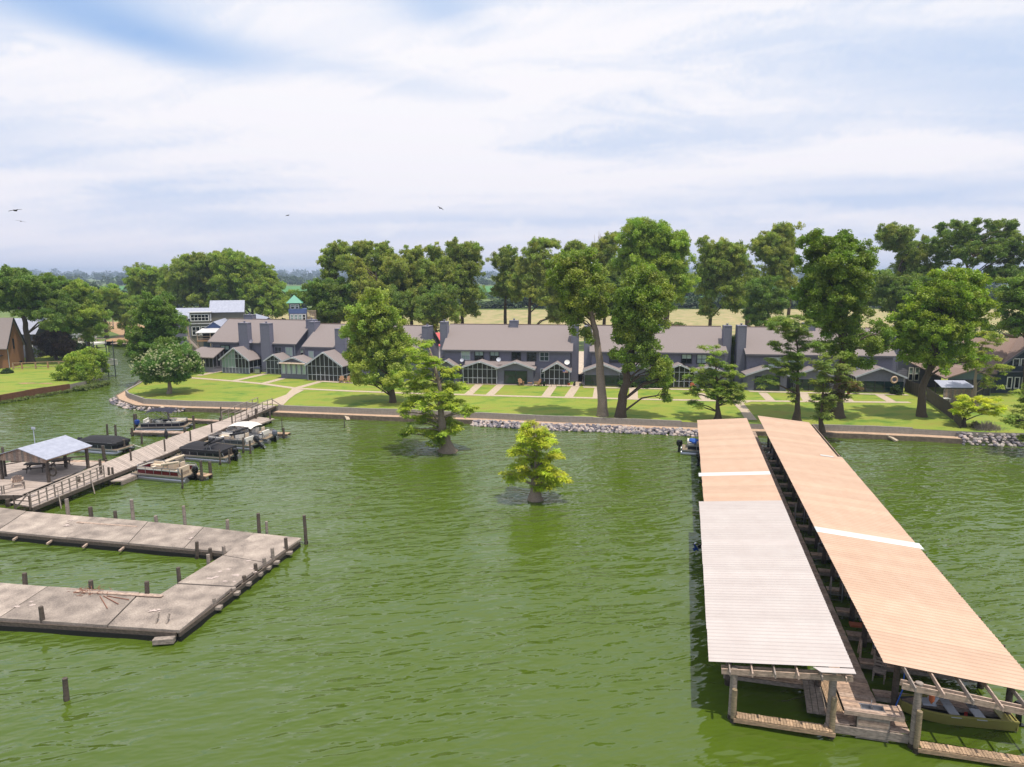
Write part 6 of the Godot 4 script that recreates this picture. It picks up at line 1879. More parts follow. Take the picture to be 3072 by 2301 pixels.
func grow(called: String, label: String, kind: String, tint: int, tr: float, base: Vector2, trunk: Array, lobes: Array) -> void:
	var q := RandomNumberGenerator.new()
	q.seed = hash(label)
	var tree := thing(called, label, called.get_slice("_", called.get_slice_count("_") - 1), Vector3(base.x, 0, base.y))
	var gy := 1.0 if called != "cypress_tree" or base.y < -70 else -0.6
	if tint == 3: gy = -0.6
	var feather := kind == "cypress"
	var ck := kind if feather else "broad"
	if not clumps.has(ck): clumps[ck] = [leaf_clump(ck, 5), leaf_clump(ck, 6), leaf_clump(ck, 7)]
	var col: Array = TINT[tint]
	# crown
	var xf := []
	var cs := []
	var centre := Vector3.ZERO
	var wsum := 0.0
	for l in lobes:
		centre += Vector3(l[0], l[1], 0) * l[2]; wsum += l[2]
	centre /= wsum
	var half := 0.0
	for l in lobes: half = maxf(half, absf(l[0] - centre.x) + l[2])
	var lz := []
	var lump := []
	var grow_by := (0.92 if tint == 4 else 1.05) if feather else (1.27 if base.y < -125 else 1.12)
	for l in lobes: lump.append([l[0], l[1], l[2] * grow_by, l[3] * grow_by])
	if not feather:
		for i in lobes.size():
			for j in i:
				var a: Array = lobes[i]; var d: Array = lobes[j]
				var gap := Vector2(a[0] - d[0], a[1] - d[1]).length()
				if gap < 1.75 * (minf(a[2], a[3]) + minf(d[2], d[3])) and gap > 0.6 * (a[2] + d[2]) * 0.5 and lump.size() < lobes.size() * 2.4:
					var r: float = 0.5 * (a[2] + d[2]) * q.randf_range(0.65, 0.95)
					lump.append([(a[0] + d[0]) * 0.5 + q.randfn(0, 0.2), (a[1] + d[1]) * 0.5 + q.randfn(0, 0.2), r, r * 0.85])
	for l in lump:
		var rx: float = l[2]; var ry: float = l[3]
		# spread the lobes through the depth of the crown: those near the axis may sit front or back
		var off := absf(l[0] - centre.x) / half
		var zr := sqrt(maxf(0.05, 1.0 - off * off)) * half * 0.62
		var z := q.randf_range(-1.0, 1.0) * maxf(0.0, zr - rx * 0.5)
		for copy in 2:
			if copy == 1:
				z = -z + q.randf_range(-0.5, 0.5)
				if absf(z) < rx * 0.35: continue
			if lz.size() < 46: lz.append([l[0] - base.x, l[1], z, rx, ry])
			# each lobe is a handful of separate boughs, so that light and sky get in between
			var rm := sqrt(rx * ry)
			var nb := int(4.0 + rm * rm * ((1.35 if tint == 4 else (4.6 if tint in [1, 3] else 3.0)) if feather else (2.0 if base.y < -125 else 1.35)))
			for bi in nb:
				var d := Vector3(q.randfn(0, 1), q.randfn(0.15, 1), q.randfn(0, 1)).normalized()
				var r := pow(q.randf(), 0.45) * q.randf_range(0.75, 1.12)
				var bc := Vector3(l[0] - base.x + d.x * rx * r, l[1] + d.y * ry * r, z + d.z * rx * 0.95 * r)
				var rb := maxf(0.45, q.randf_range(0.26, 0.5) * rm)
				if rb > 1.25: rb = q.randf_range(0.9, 1.25)
				var fy := (0.3 if tint == 4 else 0.4) if feather else (0.5 if kind == "maple" else 0.8)
				var n := int(rb * rb * (9.0 if feather else 11.0)) + 3
				var tone := q.randf_range(0.8, 1.2)
				var yel := q.randf_range(0.9, 1.2)
				for i in n:
					var e := Vector3(q.randfn(0, 1), q.randfn(0.25, 1), q.randfn(0, 1)).normalized() * pow(q.randf(), 0.5) * rb
					var p := bc + Vector3(e.x * 1.12, e.y * fy - (0.1 * e.length_squared() / rb if feather else 0.0), e.z * 1.12)
					var b: Basis
					var s := q.randf_range(0.7, 1.2)
					if feather:
						s *= 0.75
						b = Basis(Vector3.UP, q.randf() * TAU) * Basis(Vector3.RIGHT, q.randfn(0, 0.2))
					else:
						s *= 0.9
						b = Basis(Vector3(q.randfn(0, 1), q.randfn(0, 1), q.randfn(0, 1)).normalized(), q.randf() * TAU)
					xf.append(Transform3D(b.scaled(Vector3(s, s, s)), p))
					var k := tone * q.randf_range(0.8, 1.2) * (2.6 if base.y < -125 else 2.1)
					if tint == 9 and p.y > 5.0 and p.y < 7.0 and p.x > 0.4 and q.randf() < 0.6: cs.append(Color(0.2, 0.13, 0.04))
					else: cs.append(Color(col[0] * k * yel, col[1] * k, col[2] * k))
	for v in 3:
		var ids := range(v, xf.size(), 3)
		var mm := MultiMesh.new()
		mm.transform_format = MultiMesh.TRANSFORM_3D
		mm.use_colors = true
		mm.mesh = clumps[ck][v]
		mm.instance_count = ids.size()
		var k := 0
		for i in ids:
			mm.set_instance_transform(k, xf[i])
			mm.set_instance_color(k, cs[i])
			k += 1
		var o := MultiMeshInstance3D.new()
		o.multimesh = mm
		o.material_override = M.leaf
		o.name = "crown"
		o.set_meta("kind", "stuff")
		tree.add_child(o, true)
	# trunk with limbs to every lobe
	var mb := MB.new()
	var pts := [Vector3(0, gy, 0)]
	if gy < 0: pts = [Vector3(0, -1.2, 0), Vector3(0, 0.0, 0)]
	for t in trunk: if t[1] > gy + 0.6: pts.append(Vector3(t[0] - base.x, t[1], 0))
	var top := 0.0
	for l in lz: top = maxf(top, l[1])
	if pts.size() < 3:
		var lowest := 99.0
		for l in lz: lowest = minf(lowest, l[1] - l[4])
		pts.append(Vector3((centre.x - base.x) * 0.3, lerpf(gy, centre.y, 0.5), 0))
		pts.append(Vector3(centre.x - base.x, centre.y, 0))
	if pts[-1].y < top - 2.5: pts.append(Vector3(lerpf(pts[-1].x, centre.x - base.x, 0.5), lerpf(pts[-1].y, top, 0.6), 0))
	var fine := []
	for i in pts.size() - 1:
		for j in 4:
			var a: Vector3 = pts[maxi(i - 1, 0)]; var d: Vector3 = pts[mini(i + 2, pts.size() - 1)]
			fine.append((pts[i] as Vector3).cubic_interpolate(pts[i + 1], a, d, j / 4.0) + (Vector3(q.randfn(0, 0.05), 0, q.randfn(0, 0.05)) if i + j > 0 else Vector3.ZERO))
	fine.append(pts[-1])
	var h0: float = fine[0].y; var h1: float = fine[-1].y
	var rad := []
	var flare := 2.3 if feather else 1.35
	for p in fine:
		var f: float = (p.y - maxf(h0, 0.0 if gy < 0 else h0)) / (h1 - h0)
		rad.append(tr * (lerpf(1.0, 0.12 if feather else 0.25, clampf(f, 0, 1)) + (flare - 1.0) * exp(-maxf(f, 0.0) * (h1 - h0) / (0.9 if feather else 0.7))))
	mb.tube(fine, rad, 10)
	for l in lz:
		var tgt := Vector3(l[0], l[1], l[2])
		var best := 0
		for i in fine.size():
			if fine[i].y < tgt.y - 0.25 * absf(tgt.x - fine[i].x) * (0.4 if feather else 1.6) - 0.3: best = i
		if best == 0: best = mini(2, fine.size() - 1)
		var s: Vector3 = fine[best]
		var r0: float = minf(rad[best] * 0.5, 0.035 + 0.02 * s.distance_to(tgt))
		var mid := s.lerp(tgt, 0.5) + Vector3(q.randfn(0, 0.2), 0.12 * s.distance_to(tgt) * (0.3 if feather else 1.0), q.randfn(0, 0.2))
		mb.tube([s, mid, tgt], [r0, r0 * 0.7, r0 * 0.35], 6, false)
		for i in 4:
			var d := Vector3(q.randfn(0, 1), q.randfn(0.1, 0.6), q.randfn(0, 1)).normalized()
			mb.tube([mid.lerp(tgt, q.randf_range(0.3, 1)), tgt + d * Vector3(l[3], l[4], l[3]) * 0.85], [r0 * 0.35, 0.012], 4, false)
	part(tree, "trunk", mb, M.bark if tint in [0, 3, 4, 5, 13] else M.bark_dark)
	if kind == "myrtle":
		# blossom panicles over the upper outside of the crown
		var bx := []
		for l in lz:
			for i in int(l[3] * 24):
				var d := Vector3(q.randfn(0, 1), absf(q.randfn(0.2, 0.8)), q.randfn(0, 1)).normalized()
				bx.append(Transform3D(Basis(Vector3.UP, q.randf() * TAU).scaled(Vector3.ONE * q.randf_range(0.16, 0.32)), Vector3(l[0], l[1], l[2]) + d * Vector3(l[3], l[4], l[3]) * 1.04))
		var mm := MultiMesh.new()
		mm.transform_format = MultiMesh.TRANSFORM_3D
		mm.use_colors = true
		mm.mesh = clumps[ck][0]
		mm.instance_count = bx.size()
		for i in bx.size():
			mm.set_instance_transform(i, bx[i])
			mm.set_instance_color(i, Color(0.7, 0.68, 0.55) if tint == 0 else Color(0.42, 0.17, 0.22))
		var o := MultiMeshInstance3D.new()
		o.multimesh = mm; o.material_override = M.leaf; o.name = "blossom"
		o.set_meta("kind", "stuff")
		tree.add_child(o, true)
	if label.contains("dead twigs"):
		mb = MB.new()
		for i in 14:
			var a := Vector3(20.8 - base.x + q.randfn(0, 0.5), 24.0, q.randfn(0, 0.6))
			mb.tube([a, a + Vector3(q.randfn(0, 0.5), q.randf_range(2.0, 4.5), q.randfn(0, 0.5))], [0.07, 0.02], 4, false)
		part(tree, "dead_twigs", mb, M.bark)

func mass(called: String, label: String, kind: String, spots: Array, cols: Array) -> void:
	# spots: [position, scale]
	var mm := MultiMesh.new()
	mm.transform_format = MultiMesh.TRANSFORM_3D
	mm.use_colors = true
	if not clumps.has(kind): clumps[kind] = [leaf_clump(kind, 5), leaf_clump(kind, 6), leaf_clump(kind, 7)]
	mm.mesh = clumps[kind][0]
	mm.instance_count = spots.size()
	for i in spots.size():
		var s: Vector3 = spots[i][1]
		mm.set_instance_transform(i, Transform3D(Basis(Vector3.UP, rng.randf() * TAU) * Basis.from_scale(s), spots[i][0]))
		var c: Array = cols[rng.randi() % cols.size()]
		var k := rng.randf_range(0.75, 1.25)
		mm.set_instance_color(i, Color(c[0] * k, c[1] * k, c[2] * k))
	var o := MultiMeshInstance3D.new()
	o.multimesh = mm
	o.material_override = M.leaf
	o.name = numbered(called)
	add_child(o)
	o.set_meta("kind", "stuff"); o.set_meta("label", label)

func greenery() -> void:
	var far := []
	# woods at the far edge of the fields and on the horizon
	for band in [[-345, -362, 9.0, 900, 0.32, 340.0], [-480, -520, 11.0, 900, 0.4, 620.0], [-1030, -1120, 15.0, 1100, 0.55, 1200.0], [-1900, -2100, 20.0, 1000, 0.9, 2000.0], [-3300, -3600, 42.0, 900, 1.3, 3600.0]]:
		for i in int(band[3]):
			var x := rng.randf_range(-band[5], band[5])
			var lump := 0.75 + 0.35 * sin(x * 0.021 * 60.0 / band[2]) + 0.25 * sin(x * 0.0533)
			if band[0] == -480.0 and absf(x + 150) < 40: continue
			var s: float = band[2] * rng.randf_range(0.7, 1.2)
			far.append([Vector3(x, G + s * 0.35 * lump + rng.randf() * band[2] * 0.25, rng.randf_range(band[1], band[0])), Vector3(s * 0.95, s * lump * 0.9, s * 0.95)])
	mass("distant_woods", "hazy wooded skyline and hedgerows far beyond the fields", "broad", far, [[0.05, 0.09, 0.03], [0.06, 0.1, 0.035], [0.045, 0.08, 0.03]])
	# far single trees and understorey
	var low := []
	for i in 700:
		var x := rng.randf_range(-150, -62)
		low.append([Vector3(x, G + rng.randf_range(0.3, 2.6), rng.randf_range(-240, -170) if x < -108 else rng.randf_range(-215, -178)), Vector3.ONE * rng.randf_range(1.6, 3.2)])
	for i in 260:
		low.append([Vector3(rng.randf_range(-112, -84), G + rng.randf_range(0.2, 2.2), rng.randf_range(-175, -140)), Vector3.ONE * rng.randf_range(1.2, 2.4)])
	for i in 500:
		low.append([Vector3(rng.randf_range(62, 125), G + rng.randf_range(0.3, 4.5), rng.randf_range(-165, -118)), Vector3.ONE * rng.randf_range(1.5, 3.0)])
	for i in 300:
		low.append([Vector3(rng.randf_range(-60, -18), G + rng.randf_range(0.3, 3.0), rng.randf_range(-185, -166)), Vector3.ONE * rng.randf_range(1.4, 2.6)])
	low = low.filter(func(s): return not Geometry2D.is_point_in_polygon(Vector2(s[0].x, s[0].z), pv([-76, -118, -74, -136, -86, -160, -92, -176, -100, -205, -132, -256, -154, -254, -124, -212, -110, -176, -100, -163, -84, -134, -80, -118])))
	mass("undergrowth", "brushy undergrowth at the foot of the background trees", "broad", low, [[0.07, 0.12, 0.02], [0.1, 0.14, 0.03], [0.05, 0.085, 0.02]])
	var grass := []
	for i in 420:
		var f := rng.randf()
		var p := Vector2(-74.5, -95.5).lerp(Vector2(-70.4, -106.5), f) + Vector2(rng.randf_range(-0.2, 1.3), rng.randf_range(-0.2, 0.9))
		grass.append([Vector3(p.x, rng.randf_range(0.05, 0.4), p.y), Vector3(0.8, 1.2, 0.8) * rng.randf_range(0.4, 0.8)])
	for i in 500:
		var p := Vector2(-70.0, -107.5) + Vector2(rng.randf_range(-1.5, 2.6), rng.randf_range(-6, 0.8))
		grass.append([Vector3(p.x, rng.randf_range(0.1, 0.7), p.y), Vector3(0.8, 1.3, 0.8) * rng.randf_range(0.5, 0.9)])
	mass("reeds", "green reeds and marsh grass along the left bank", "cypress", grass, [[0.16, 0.21, 0.05], [0.2, 0.24, 0.07], [0.12, 0.18, 0.04]])
	var sh := []
	for c in [[21.5, -103.2, 1.1], [22.6, -103.3, 1.0], [23.6, -103.2, 1.1], [17.4, -103.6, 0.9], [18.2, -103.6, 0.8]]:
		for i in 40: sh.append([Vector3(c[0] + rng.randfn(0, 0.4), G + rng.randf_range(0.1, 1.0) * c[2], c[1] + rng.randfn(0, 0.3)), Vector3.ONE * rng.randf_range(0.5, 0.8)])
	mass("hedge", "clipped green hedge along the third townhouse porch", "broad", sh, [[0.07, 0.14, 0.02]])

func shrub(called: String, label: String, x: float, z: float, r: float, h: float, c: Array, y := G) -> void:
	var o := thing(called, label, "shrub", Vector3(x, y, z))
	var mm := MultiMesh.new()
	mm.transform_format = MultiMesh.TRANSFORM_3D
	mm.use_colors = true
	mm.mesh = clumps["broad"][1]
	mm.instance_count = int(40 * r + 26)
	for i in mm.instance_count:
		var d := Vector3(rng.randfn(0, 1), absf(rng.randfn(0, 1)), rng.randfn(0, 1)).normalized() * pow(rng.randf(), 0.4)
		mm.set_instance_transform(i, Transform3D(Basis(Vector3(rng.randfn(0, 1), 1, rng.randfn(0, 1)).normalized(), rng.randf() * TAU).scaled(Vector3.ONE * 0.55 * r), d * Vector3(r, h, r) * 0.85))
		var k := rng.randf_range(0.75, 1.25)
		mm.set_instance_color(i, Color(c[0] * k, c[1] * k, c[2] * k))
	var m := MultiMeshInstance3D.new()
	m.multimesh = mm; m.material_override = M.leaf; m.name = "foliage"; m.set_meta("kind", "stuff")
	o.add_child(m)
	var mb := MB.new()
	for i in 3: mb.tube([Vector3(0, 0, 0), Vector3(rng.randfn(0, 0.2) * r, h * 0.6, rng.randfn(0, 0.2) * r)], [0.04, 0.02], 5, false)
	part(o, "stem", mb, M.bark_dark)

# ------------------------------------------------------------------ smaller things
func clutter() -> void:
	# privacy fence running to the shore, board by board
	var o := thing("privacy_fence", "dark weathered board fence running from the houses down to the right shore", "fence")
	var line := pv([58.6, -100.5, 57.4, -93.2, 55.7, -88.4, 52.6, -79.6, 50.6, -75.2])
	var n := 0
	for i in line.size() - 1:
		var d := line[i + 1] - line[i]
		var l := d.length()
		d /= l
		for j in int(l / 0.24):
			var p := line[i] + d * (j + 0.5) * 0.24
			var mb := MB.new()
			var hh := 1.75 + rng.randf_range(-0.05, 0.05) - (0.5 if i == 3 and j > 10 else 0.0)
			mb.box(Vector3(p.x, G + hh / 2, p.y), Vector3(0.03, hh, 0.225), Basis(Vector3.UP, atan2(d.x, d.y)))
			part(o, "board", mb, M.wood_dark if n % 3 else M.wood_wet)
			n += 1
		var mb := MB.new()
		for y in [0.4, 1.3]: mb.bar(Vector3(line[i].x + 0.06, G + y, line[i].y), Vector3(line[i + 1].x + 0.06, G + y, line[i + 1].y), 0.05, 0.09)
		part(o, "rail", mb, M.wood_dark)
	# split rail fence on the left bank
	o = thing("rail_fence", "brown post-and-rail fence on the left bank beside the brick house", "fence")
	var fp := pv([-91.0, -123.5, -89.6, -123.8, -87.6, -124.5, -85.8, -125.2, -84.0, -125.6, -82.4, -126.6, -80.4, -127.4])
	for i in fp.size():
		var mb := MB.new(); mb.bar(Vector3(fp[i].x, G, fp[i].y), Vector3(fp[i].x, G + 1.25, fp[i].y), 0.2, 0.2); part(o, "post", mb, M.tan_wood if i % 2 else M.wood_warm)
		if i < fp.size() - 1:
			for y in [0.35, 1.2]:
				mb = MB.new(); mb.bar(Vector3(fp[i].x, G + y, fp[i].y), Vector3(fp[i + 1].x, G + y, fp[i + 1].y), 0.07, 0.13); part(o, "rail", mb, M.wood_warm)
	# shed by the fence
	o = thing("boat_shed", "small lean-to with pale blue-grey tin roof inside the board fence", "shed", Vector3(60.6, G, -92.2), -6)
	var mb := MB.new(); slope(mb, Vector3(-2.4, 2.1, 1.4), Vector3(2.1, 2.1, 1.4), Vector3(1.8, 2.7, -1.2), Vector3(-2.2, 2.7, -1.2), 0.05); part(o, "roof", mb, M.metal_roof)
	for i in 14:
		mb = MB.new(); mb.box(Vector3(-1.9 + 0.27 * i, 0.95, 1.25), Vector3(0.255, 1.9, 0.03)); part(o, "board", mb, M.planks[i % 4] if i % 2 else M.wood)
	for x in [-2.0, 1.8]:
		mb = MB.new(); mb.bar(Vector3(x, 0, -1.0), Vector3(x, 2.6, -1.0), 0.12, 0.12); part(o, "post", mb, M.wood_dark)
	# brush heap at the fence end
	mb = MB.new()
	for i in 420:
		var a := rng.randf() * TAU
		var r := rng.randf()
		var p := Vector3(53.2 + cos(a) * r * 1.6, 0.75, -74.6 + sin(a) * r * 0.9)
		mb.bar(p, p + Vector3(rng.randfn(0, 0.35), (1.0 - r * 0.6) * rng.randf_range(0.9, 1.5), rng.randfn(0, 0.3)), 0.02, 0.02)
	solo("brush_pile", "grey brown heap of dead brush at the end of the board fence", "brush pile", mb, M.wood)
	# utility pole with crossarm and wires
	o = thing("utility_pole", "wooden utility pole with crossarm beyond the head of the canal", "utility pole", Vector3(-127.2, G, -218))
	mb = MB.new(); mb.tube([Vector3(0, 0, 0), Vector3(0.2, 9.5, 0)], [0.2, 0.13], 7); part(o, "pole", mb, M.wood_pale)
	mb = MB.new(); mb.bar(Vector3(-0.9, 8.6, 0), Vector3(1.2, 8.6, 0), 0.1, 0.12); part(o, "crossarm", mb, M.wood_pale)
	mb = MB.new()
	for s in [-0.7, 1.0]: mb.tube([Vector3(s, 8.7, 0), Vector3(s + 18, 7.9, 4), Vector3(s + 40, 8.6, 10)], [0.025, 0.025, 0.025], 4, false)
	part(o, "wire", mb, M.dark)
	o = thing("utility_pole", "pale leaning pole beside the blue house veranda", "utility pole", Vector3(-63.6, G, -134))
	mb = MB.new(); mb.tube([Vector3(0.4, 0, 0), Vector3(-0.1, 9.2, 0)], [0.17, 0.11], 7); part(o, "pole", mb, M.wood_pale)
	# patio furniture: name, label, place
	adirondack(Vector3(1.4, G + 0.05, -105.4), 20, "left tan slatted chair on the center house patio", M.tan_wood)
	adirondack(Vector3(4.0, G + 0.05, -105.0), -60, "right tan slatted chair on the center house patio, turned inward", M.tan_wood)
	adirondack(Vector3(-27.3, G + 0.05, -108.2), 10, "left tan slatted chair before the black screen porch", M.tan_wood)
	adirondack(Vector3(-26.2, G + 0.05, -108.0), -10, "right tan slatted chair before the black screen porch", M.tan_wood)
	adirondack(Vector3(27.2, G + 0.05, -101.2), 0, "salmon slatted chair on the third townhouse patio", M.terracotta)
	o = thing("patio_table", "small low tan table between the two center patio chairs", "table", Vector3(2.8, G + 0.05, -104.9))
	mb = MB.new(); mb.box(Vector3(0, 0.45, 0), Vector3(0.7, 0.05, 0.5)); part(o, "tabletop", mb, M.tan_wood)
	for x in [-0.3, 0.3]: for z in [-0.2, 0.2]:
		mb = MB.new(); mb.bar(Vector3(x, 0, z), Vector3(x, 0.43, z), 0.05, 0.05); part(o, "leg", mb, M.tan_wood)
	for s in [[Vector3(-44.4, G, -118.2), "silver covered barbecue grill beside the left glass porch", M.alum_dark, M.alum], [Vector3(10.9, G, -109.6), "black barbecue grill in the passage right of the center house", M.black, M.black], [Vector3(-42.2, G, -117.8), "dark grill with green cart left of the soft grey porch", M.black, M.green_plastic]]:
		o = thing("barbecue_grill", s[1], "grill", s[0], -10, "barbecue grills by the porches")
		mb = MB.new(); mb.box(Vector3(0, 0.45, 0), Vector3(0.9, 0.7, 0.55)); part(o, "cart", mb, s[3])
		mb = MB.new(); mb.tube([Vector3(-0.5, 0.9, 0), Vector3(0.5, 0.9, 0)], [0.3, 0.3], 10); part(o, "hood", mb, s[2])
		mb = MB.new(); mb.box(Vector3(0.75, 0.8, 0), Vector3(0.4, 0.04, 0.45)); mb.box(Vector3(-0.75, 0.8, 0), Vector3(0.4, 0.04, 0.45)); part(o, "side_shelf", mb, s[2])
	for s in [[Vector3(12.0, G, -110.5), "front pale air conditioner unit in the passage"], [Vector3(12.0, G, -112.4), "rear pale air conditioner unit in the passage"]]:
		o = thing("air_conditioner", s[1], "air conditioner", s[0], 0, "air conditioner units")
		mb = MB.new(); mb.box(Vector3(0, 0.4, 0), Vector3(0.8, 0.8, 0.8)); part(o, "case", mb, M.alum_dark)
		mb = MB.new(); mb.lathe(Vector3(0, 0.81, 0), [Vector2(0.3, 0.0), Vector2(0.3, 0.03), Vector2(0.02, 0.04)], 12); part(o, "fan_grille", mb, M.dark)
	# flag on the right porch of the center house
	o = thing("porch_flag", "small striped red white and blue flag on the right center porch", "flag", Vector3(8.2, G + 2.1, -105.3), 0)
	o.scale = Vector3.ONE * 0.62
	mb = MB.new(); mb.tube([Vector3(-0.3, -0.2, -0.3), Vector3(-0.55, 0.7, 0.4)], [0.02, 0.02], 6); part(o, "flagpole", mb, M.white)
	for i in 7:
		mb = MB.new()
		for j in 5:
			var f := func(k: float, y: float) -> Vector3: return Vector3(-0.5 + k * 0.26, 0.62 - y + 0.03 * sin(k * 2.0), 0.38 + 0.06 * sin(k * 1.7))
			mb.quad(f.call(j, i * 0.09 + 0.09), f.call(j + 1, i * 0.09 + 0.09), f.call(j + 1, i * 0.09), f.call(j, i * 0.09))
		part(o, "stripe", mb, M.red if i % 2 == 0 else M.vinyl_white)
	mb = MB.new(); mb.quad(Vector3(-0.5, 0.24, 0.41), Vector3(0.05, 0.24, 0.47), Vector3(0.05, 0.63, 0.47), Vector3(-0.5, 0.63, 0.41)); part(o, "canton", mb, M.blue)
	# potted plants
	for s in [[8.9, -105.4, "potted plant right of the screen porch steps", M.terracotta], [9.7, -104.9, "dark potted plant at the passage corner", M.black], [5.0, -104.9, "potted plant beside the right tan chair", M.black], [48.6, -97.2, "terracotta pot with shrub before the right sun room", M.terracotta], [-88.4, -116.2, "white urn by the brick house", M.vinyl_white]]:
		o = thing("potted_plant", s[2], "potted plant", Vector3(s[0], G + 0.05, s[1]), 0, "potted plants by the porches")
		mb = MB.new(); mb.lathe(Vector3.ZERO, [Vector2(0.02, 0), Vector2(0.16, 0.0), Vector2(0.22, 0.36), Vector2(0.18, 0.37), Vector2(0.02, 0.34)], 10); part(o, "pot", mb, s[3])
		mb = MB.new()
		for i in 30:
			var d := Vector3(rng.randfn(0, 0.5), 1, rng.randfn(0, 0.5)).normalized() * rng.randf_range(0.25, 0.5)
			mb.tri(Vector3(-0.03, 0.34, 0) + d * 0.2, Vector3(0.05, 0.34, 0) + d * 0.5, Vector3(0, 0.34, 0) + d)
		part(o, "leaves", mb, M.leaf_plain)
	shrub("shrub", "rounded dark shrub beside the brick house corner", -88.6, -118.6, 1.0, 1.1, [0.05, 0.1, 0.02])
	shrub("shrub", "dark flowering shrub below the orange wreath at right sun room corner", 55.6, -97.4, 1.0, 1.6, [0.05, 0.09, 0.02])
	shrub("shrub", "low shrub left of the massive tree's neighbor porch", 33.6, -99.6, 0.7, 0.8, [0.06, 0.11, 0.02])
	shrub("shrub", "tufted shrub at the foot of the narrow browning cypress", 34.4, -73.2, 0.5, 0.6, [0.11, 0.17, 0.03], 0.1)
	shrub("shrub", "small dry bush at the shore tip right of the fence", 52.4, -75.6, 0.6, 0.9, [0.1, 0.09, 0.05])
	shrub("ornamental_bush", "bright green bush behind the left driveway end", -21.5, -131, 1.8, 2.0, [0.12, 0.19, 0.03])
	shrub("ornamental_bush", "round green bush before the third house's dark glass porch", 20.4, -102.8, 0.9, 1.0, [0.06, 0.11, 0.02])
	o = thing("door_wreath", "orange wreath on the right sun room corner", "wreath", Vector3(54.6, G + 2.3, -96.4), 0)
	var pr := []; var rad := []
	for i in 13: pr.append(Vector3(cos(TAU * i / 12) * 0.42, sin(TAU * i / 12) * 0.42, 0)); rad.append(0.13)
	mb = MB.new(); mb.tube(pr, rad, 6, false); part(o, "ring", mb, M.orange[3])
	o = thing("plastic_table", "white plastic table inside the right-hand fenced yard", "table", Vector3(58.2, G, -90.4), 0)
	mb = MB.new(); mb.box(Vector3(0, 0.7, 0), Vector3(1.3, 0.05, 0.8)); part(o, "tabletop", mb, M.vinyl_white)
	for x in [-0.55, 0.55]:
		mb = MB.new(); mb.bar(Vector3(x, 0, -0.3), Vector3(x, 0.68, -0.3), 0.05, 0.05); mb.bar(Vector3(x, 0, 0.3), Vector3(x, 0.68, 0.3), 0.05, 0.05); part(o, "leg", mb, M.vinyl_white)
	for i in 6:
		o = thing("path_light", "small black path light on the center patio edge, number %s from the left" % ["one", "two", "three", "four", "five", "six"][i], "path light", Vector3(4.6 + 0.75 * i, G + 0.05, -104.35 + 0.1 * i), 0, "black path lights")
		mb = MB.new(); mb.tube([Vector3.ZERO, Vector3(0, 0.45, 0)], [0.03, 0.03], 5); part(o, "stake", mb, M.black)
		mb = MB.new(); mb.lathe(Vector3(0, 0.4, 0), [Vector2(0.1, 0), Vector2(0.1, 0.08), Vector2(0.02, 0.14)], 8); part(o, "lamp_head", mb, M.black)
	o = thing("fire_pit", "black round kettle beside the right sun room", "fire pit", Vector3(50.1, G, -97.7), 0)
	mb = MB.new(); mb.lathe(Vector3(0, 0.3, 0), [Vector2(0.05, 0), Vector2(0.45, 0.2), Vector2(0.5, 0.4), Vector2(0.4, 0.42)], 12); part(o, "bowl", mb, M.black)
	mb = MB.new()
	for i in 3: mb.bar(Vector3(cos(i * 2.1) * 0.3, 0, sin(i * 2.1) * 0.3), Vector3(cos(i * 2.1) * 0.2, 0.42, sin(i * 2.1) * 0.2), 0.04, 0.04)
	part(o, "leg", mb, M.black)
	# parked pickup far behind, between barn and trees
	# birds
	for s in [[Vector3(-34.0, 22.6, -48), 0.62, 8.0, 2, "largest dark bird gliding at far left"], [Vector3(-41.4, 22.7, -59), 0.5, -10.0, 30, "smaller dark bird below the gliding one at far left"], [Vector3(-35.2, 27.4, -110), 0.8, 15.0, 70, "tiny dark bird in the sky left of center"], [Vector3(-11.2, 28.5, -110), 0.9, -20.0, 50, "tiny dark bird in the sky above the center tree row"]]:
		o = thing("bird", s[4], "bird", s[0], s[3])
		o.rotation_degrees.z = s[2]
		o.scale = Vector3.ONE * s[1]
		mb = MB.new(); mb.tube([Vector3(0, 0, -0.3), Vector3(0, 0.01, -0.16), Vector3(0, 0, 0.08), Vector3(0, 0.01, 0.26), Vector3(0, 0, 0.36)], [0.06, 0.09, 0.09, 0.05, 0.015], 7); part(o, "body", mb, M.black)
		for k in [-1.0, 1.0]:
			mb = MB.new()
			for w in [[0.0, 0.0, 0.32, 0.07], [0.32, 0.07, 0.75, 0.02]]:
				var c0: float = 0.15 if w[0] == 0.0 else 0.12; var c1: float = 0.12 if w[0] == 0.0 else 0.03
				var a := Vector3(w[0] * k, w[1], -c0); var b := Vector3(w[2] * k, w[3], -c1); var c := Vector3(w[2] * k, w[3], c1); var d := Vector3(w[0] * k, w[1], c0)
				slope(mb, d, c, b, a, 0.02)
			part(o, "wing", mb, M.black)

func _ready() -> void:
	rng.seed = 4242
	stage()
	materials()
	ground()
	water()
	seawalls()
	houses()
	covered_docks()
	left_docks()
	boats()
	trees()
	greenery()
	clutter()

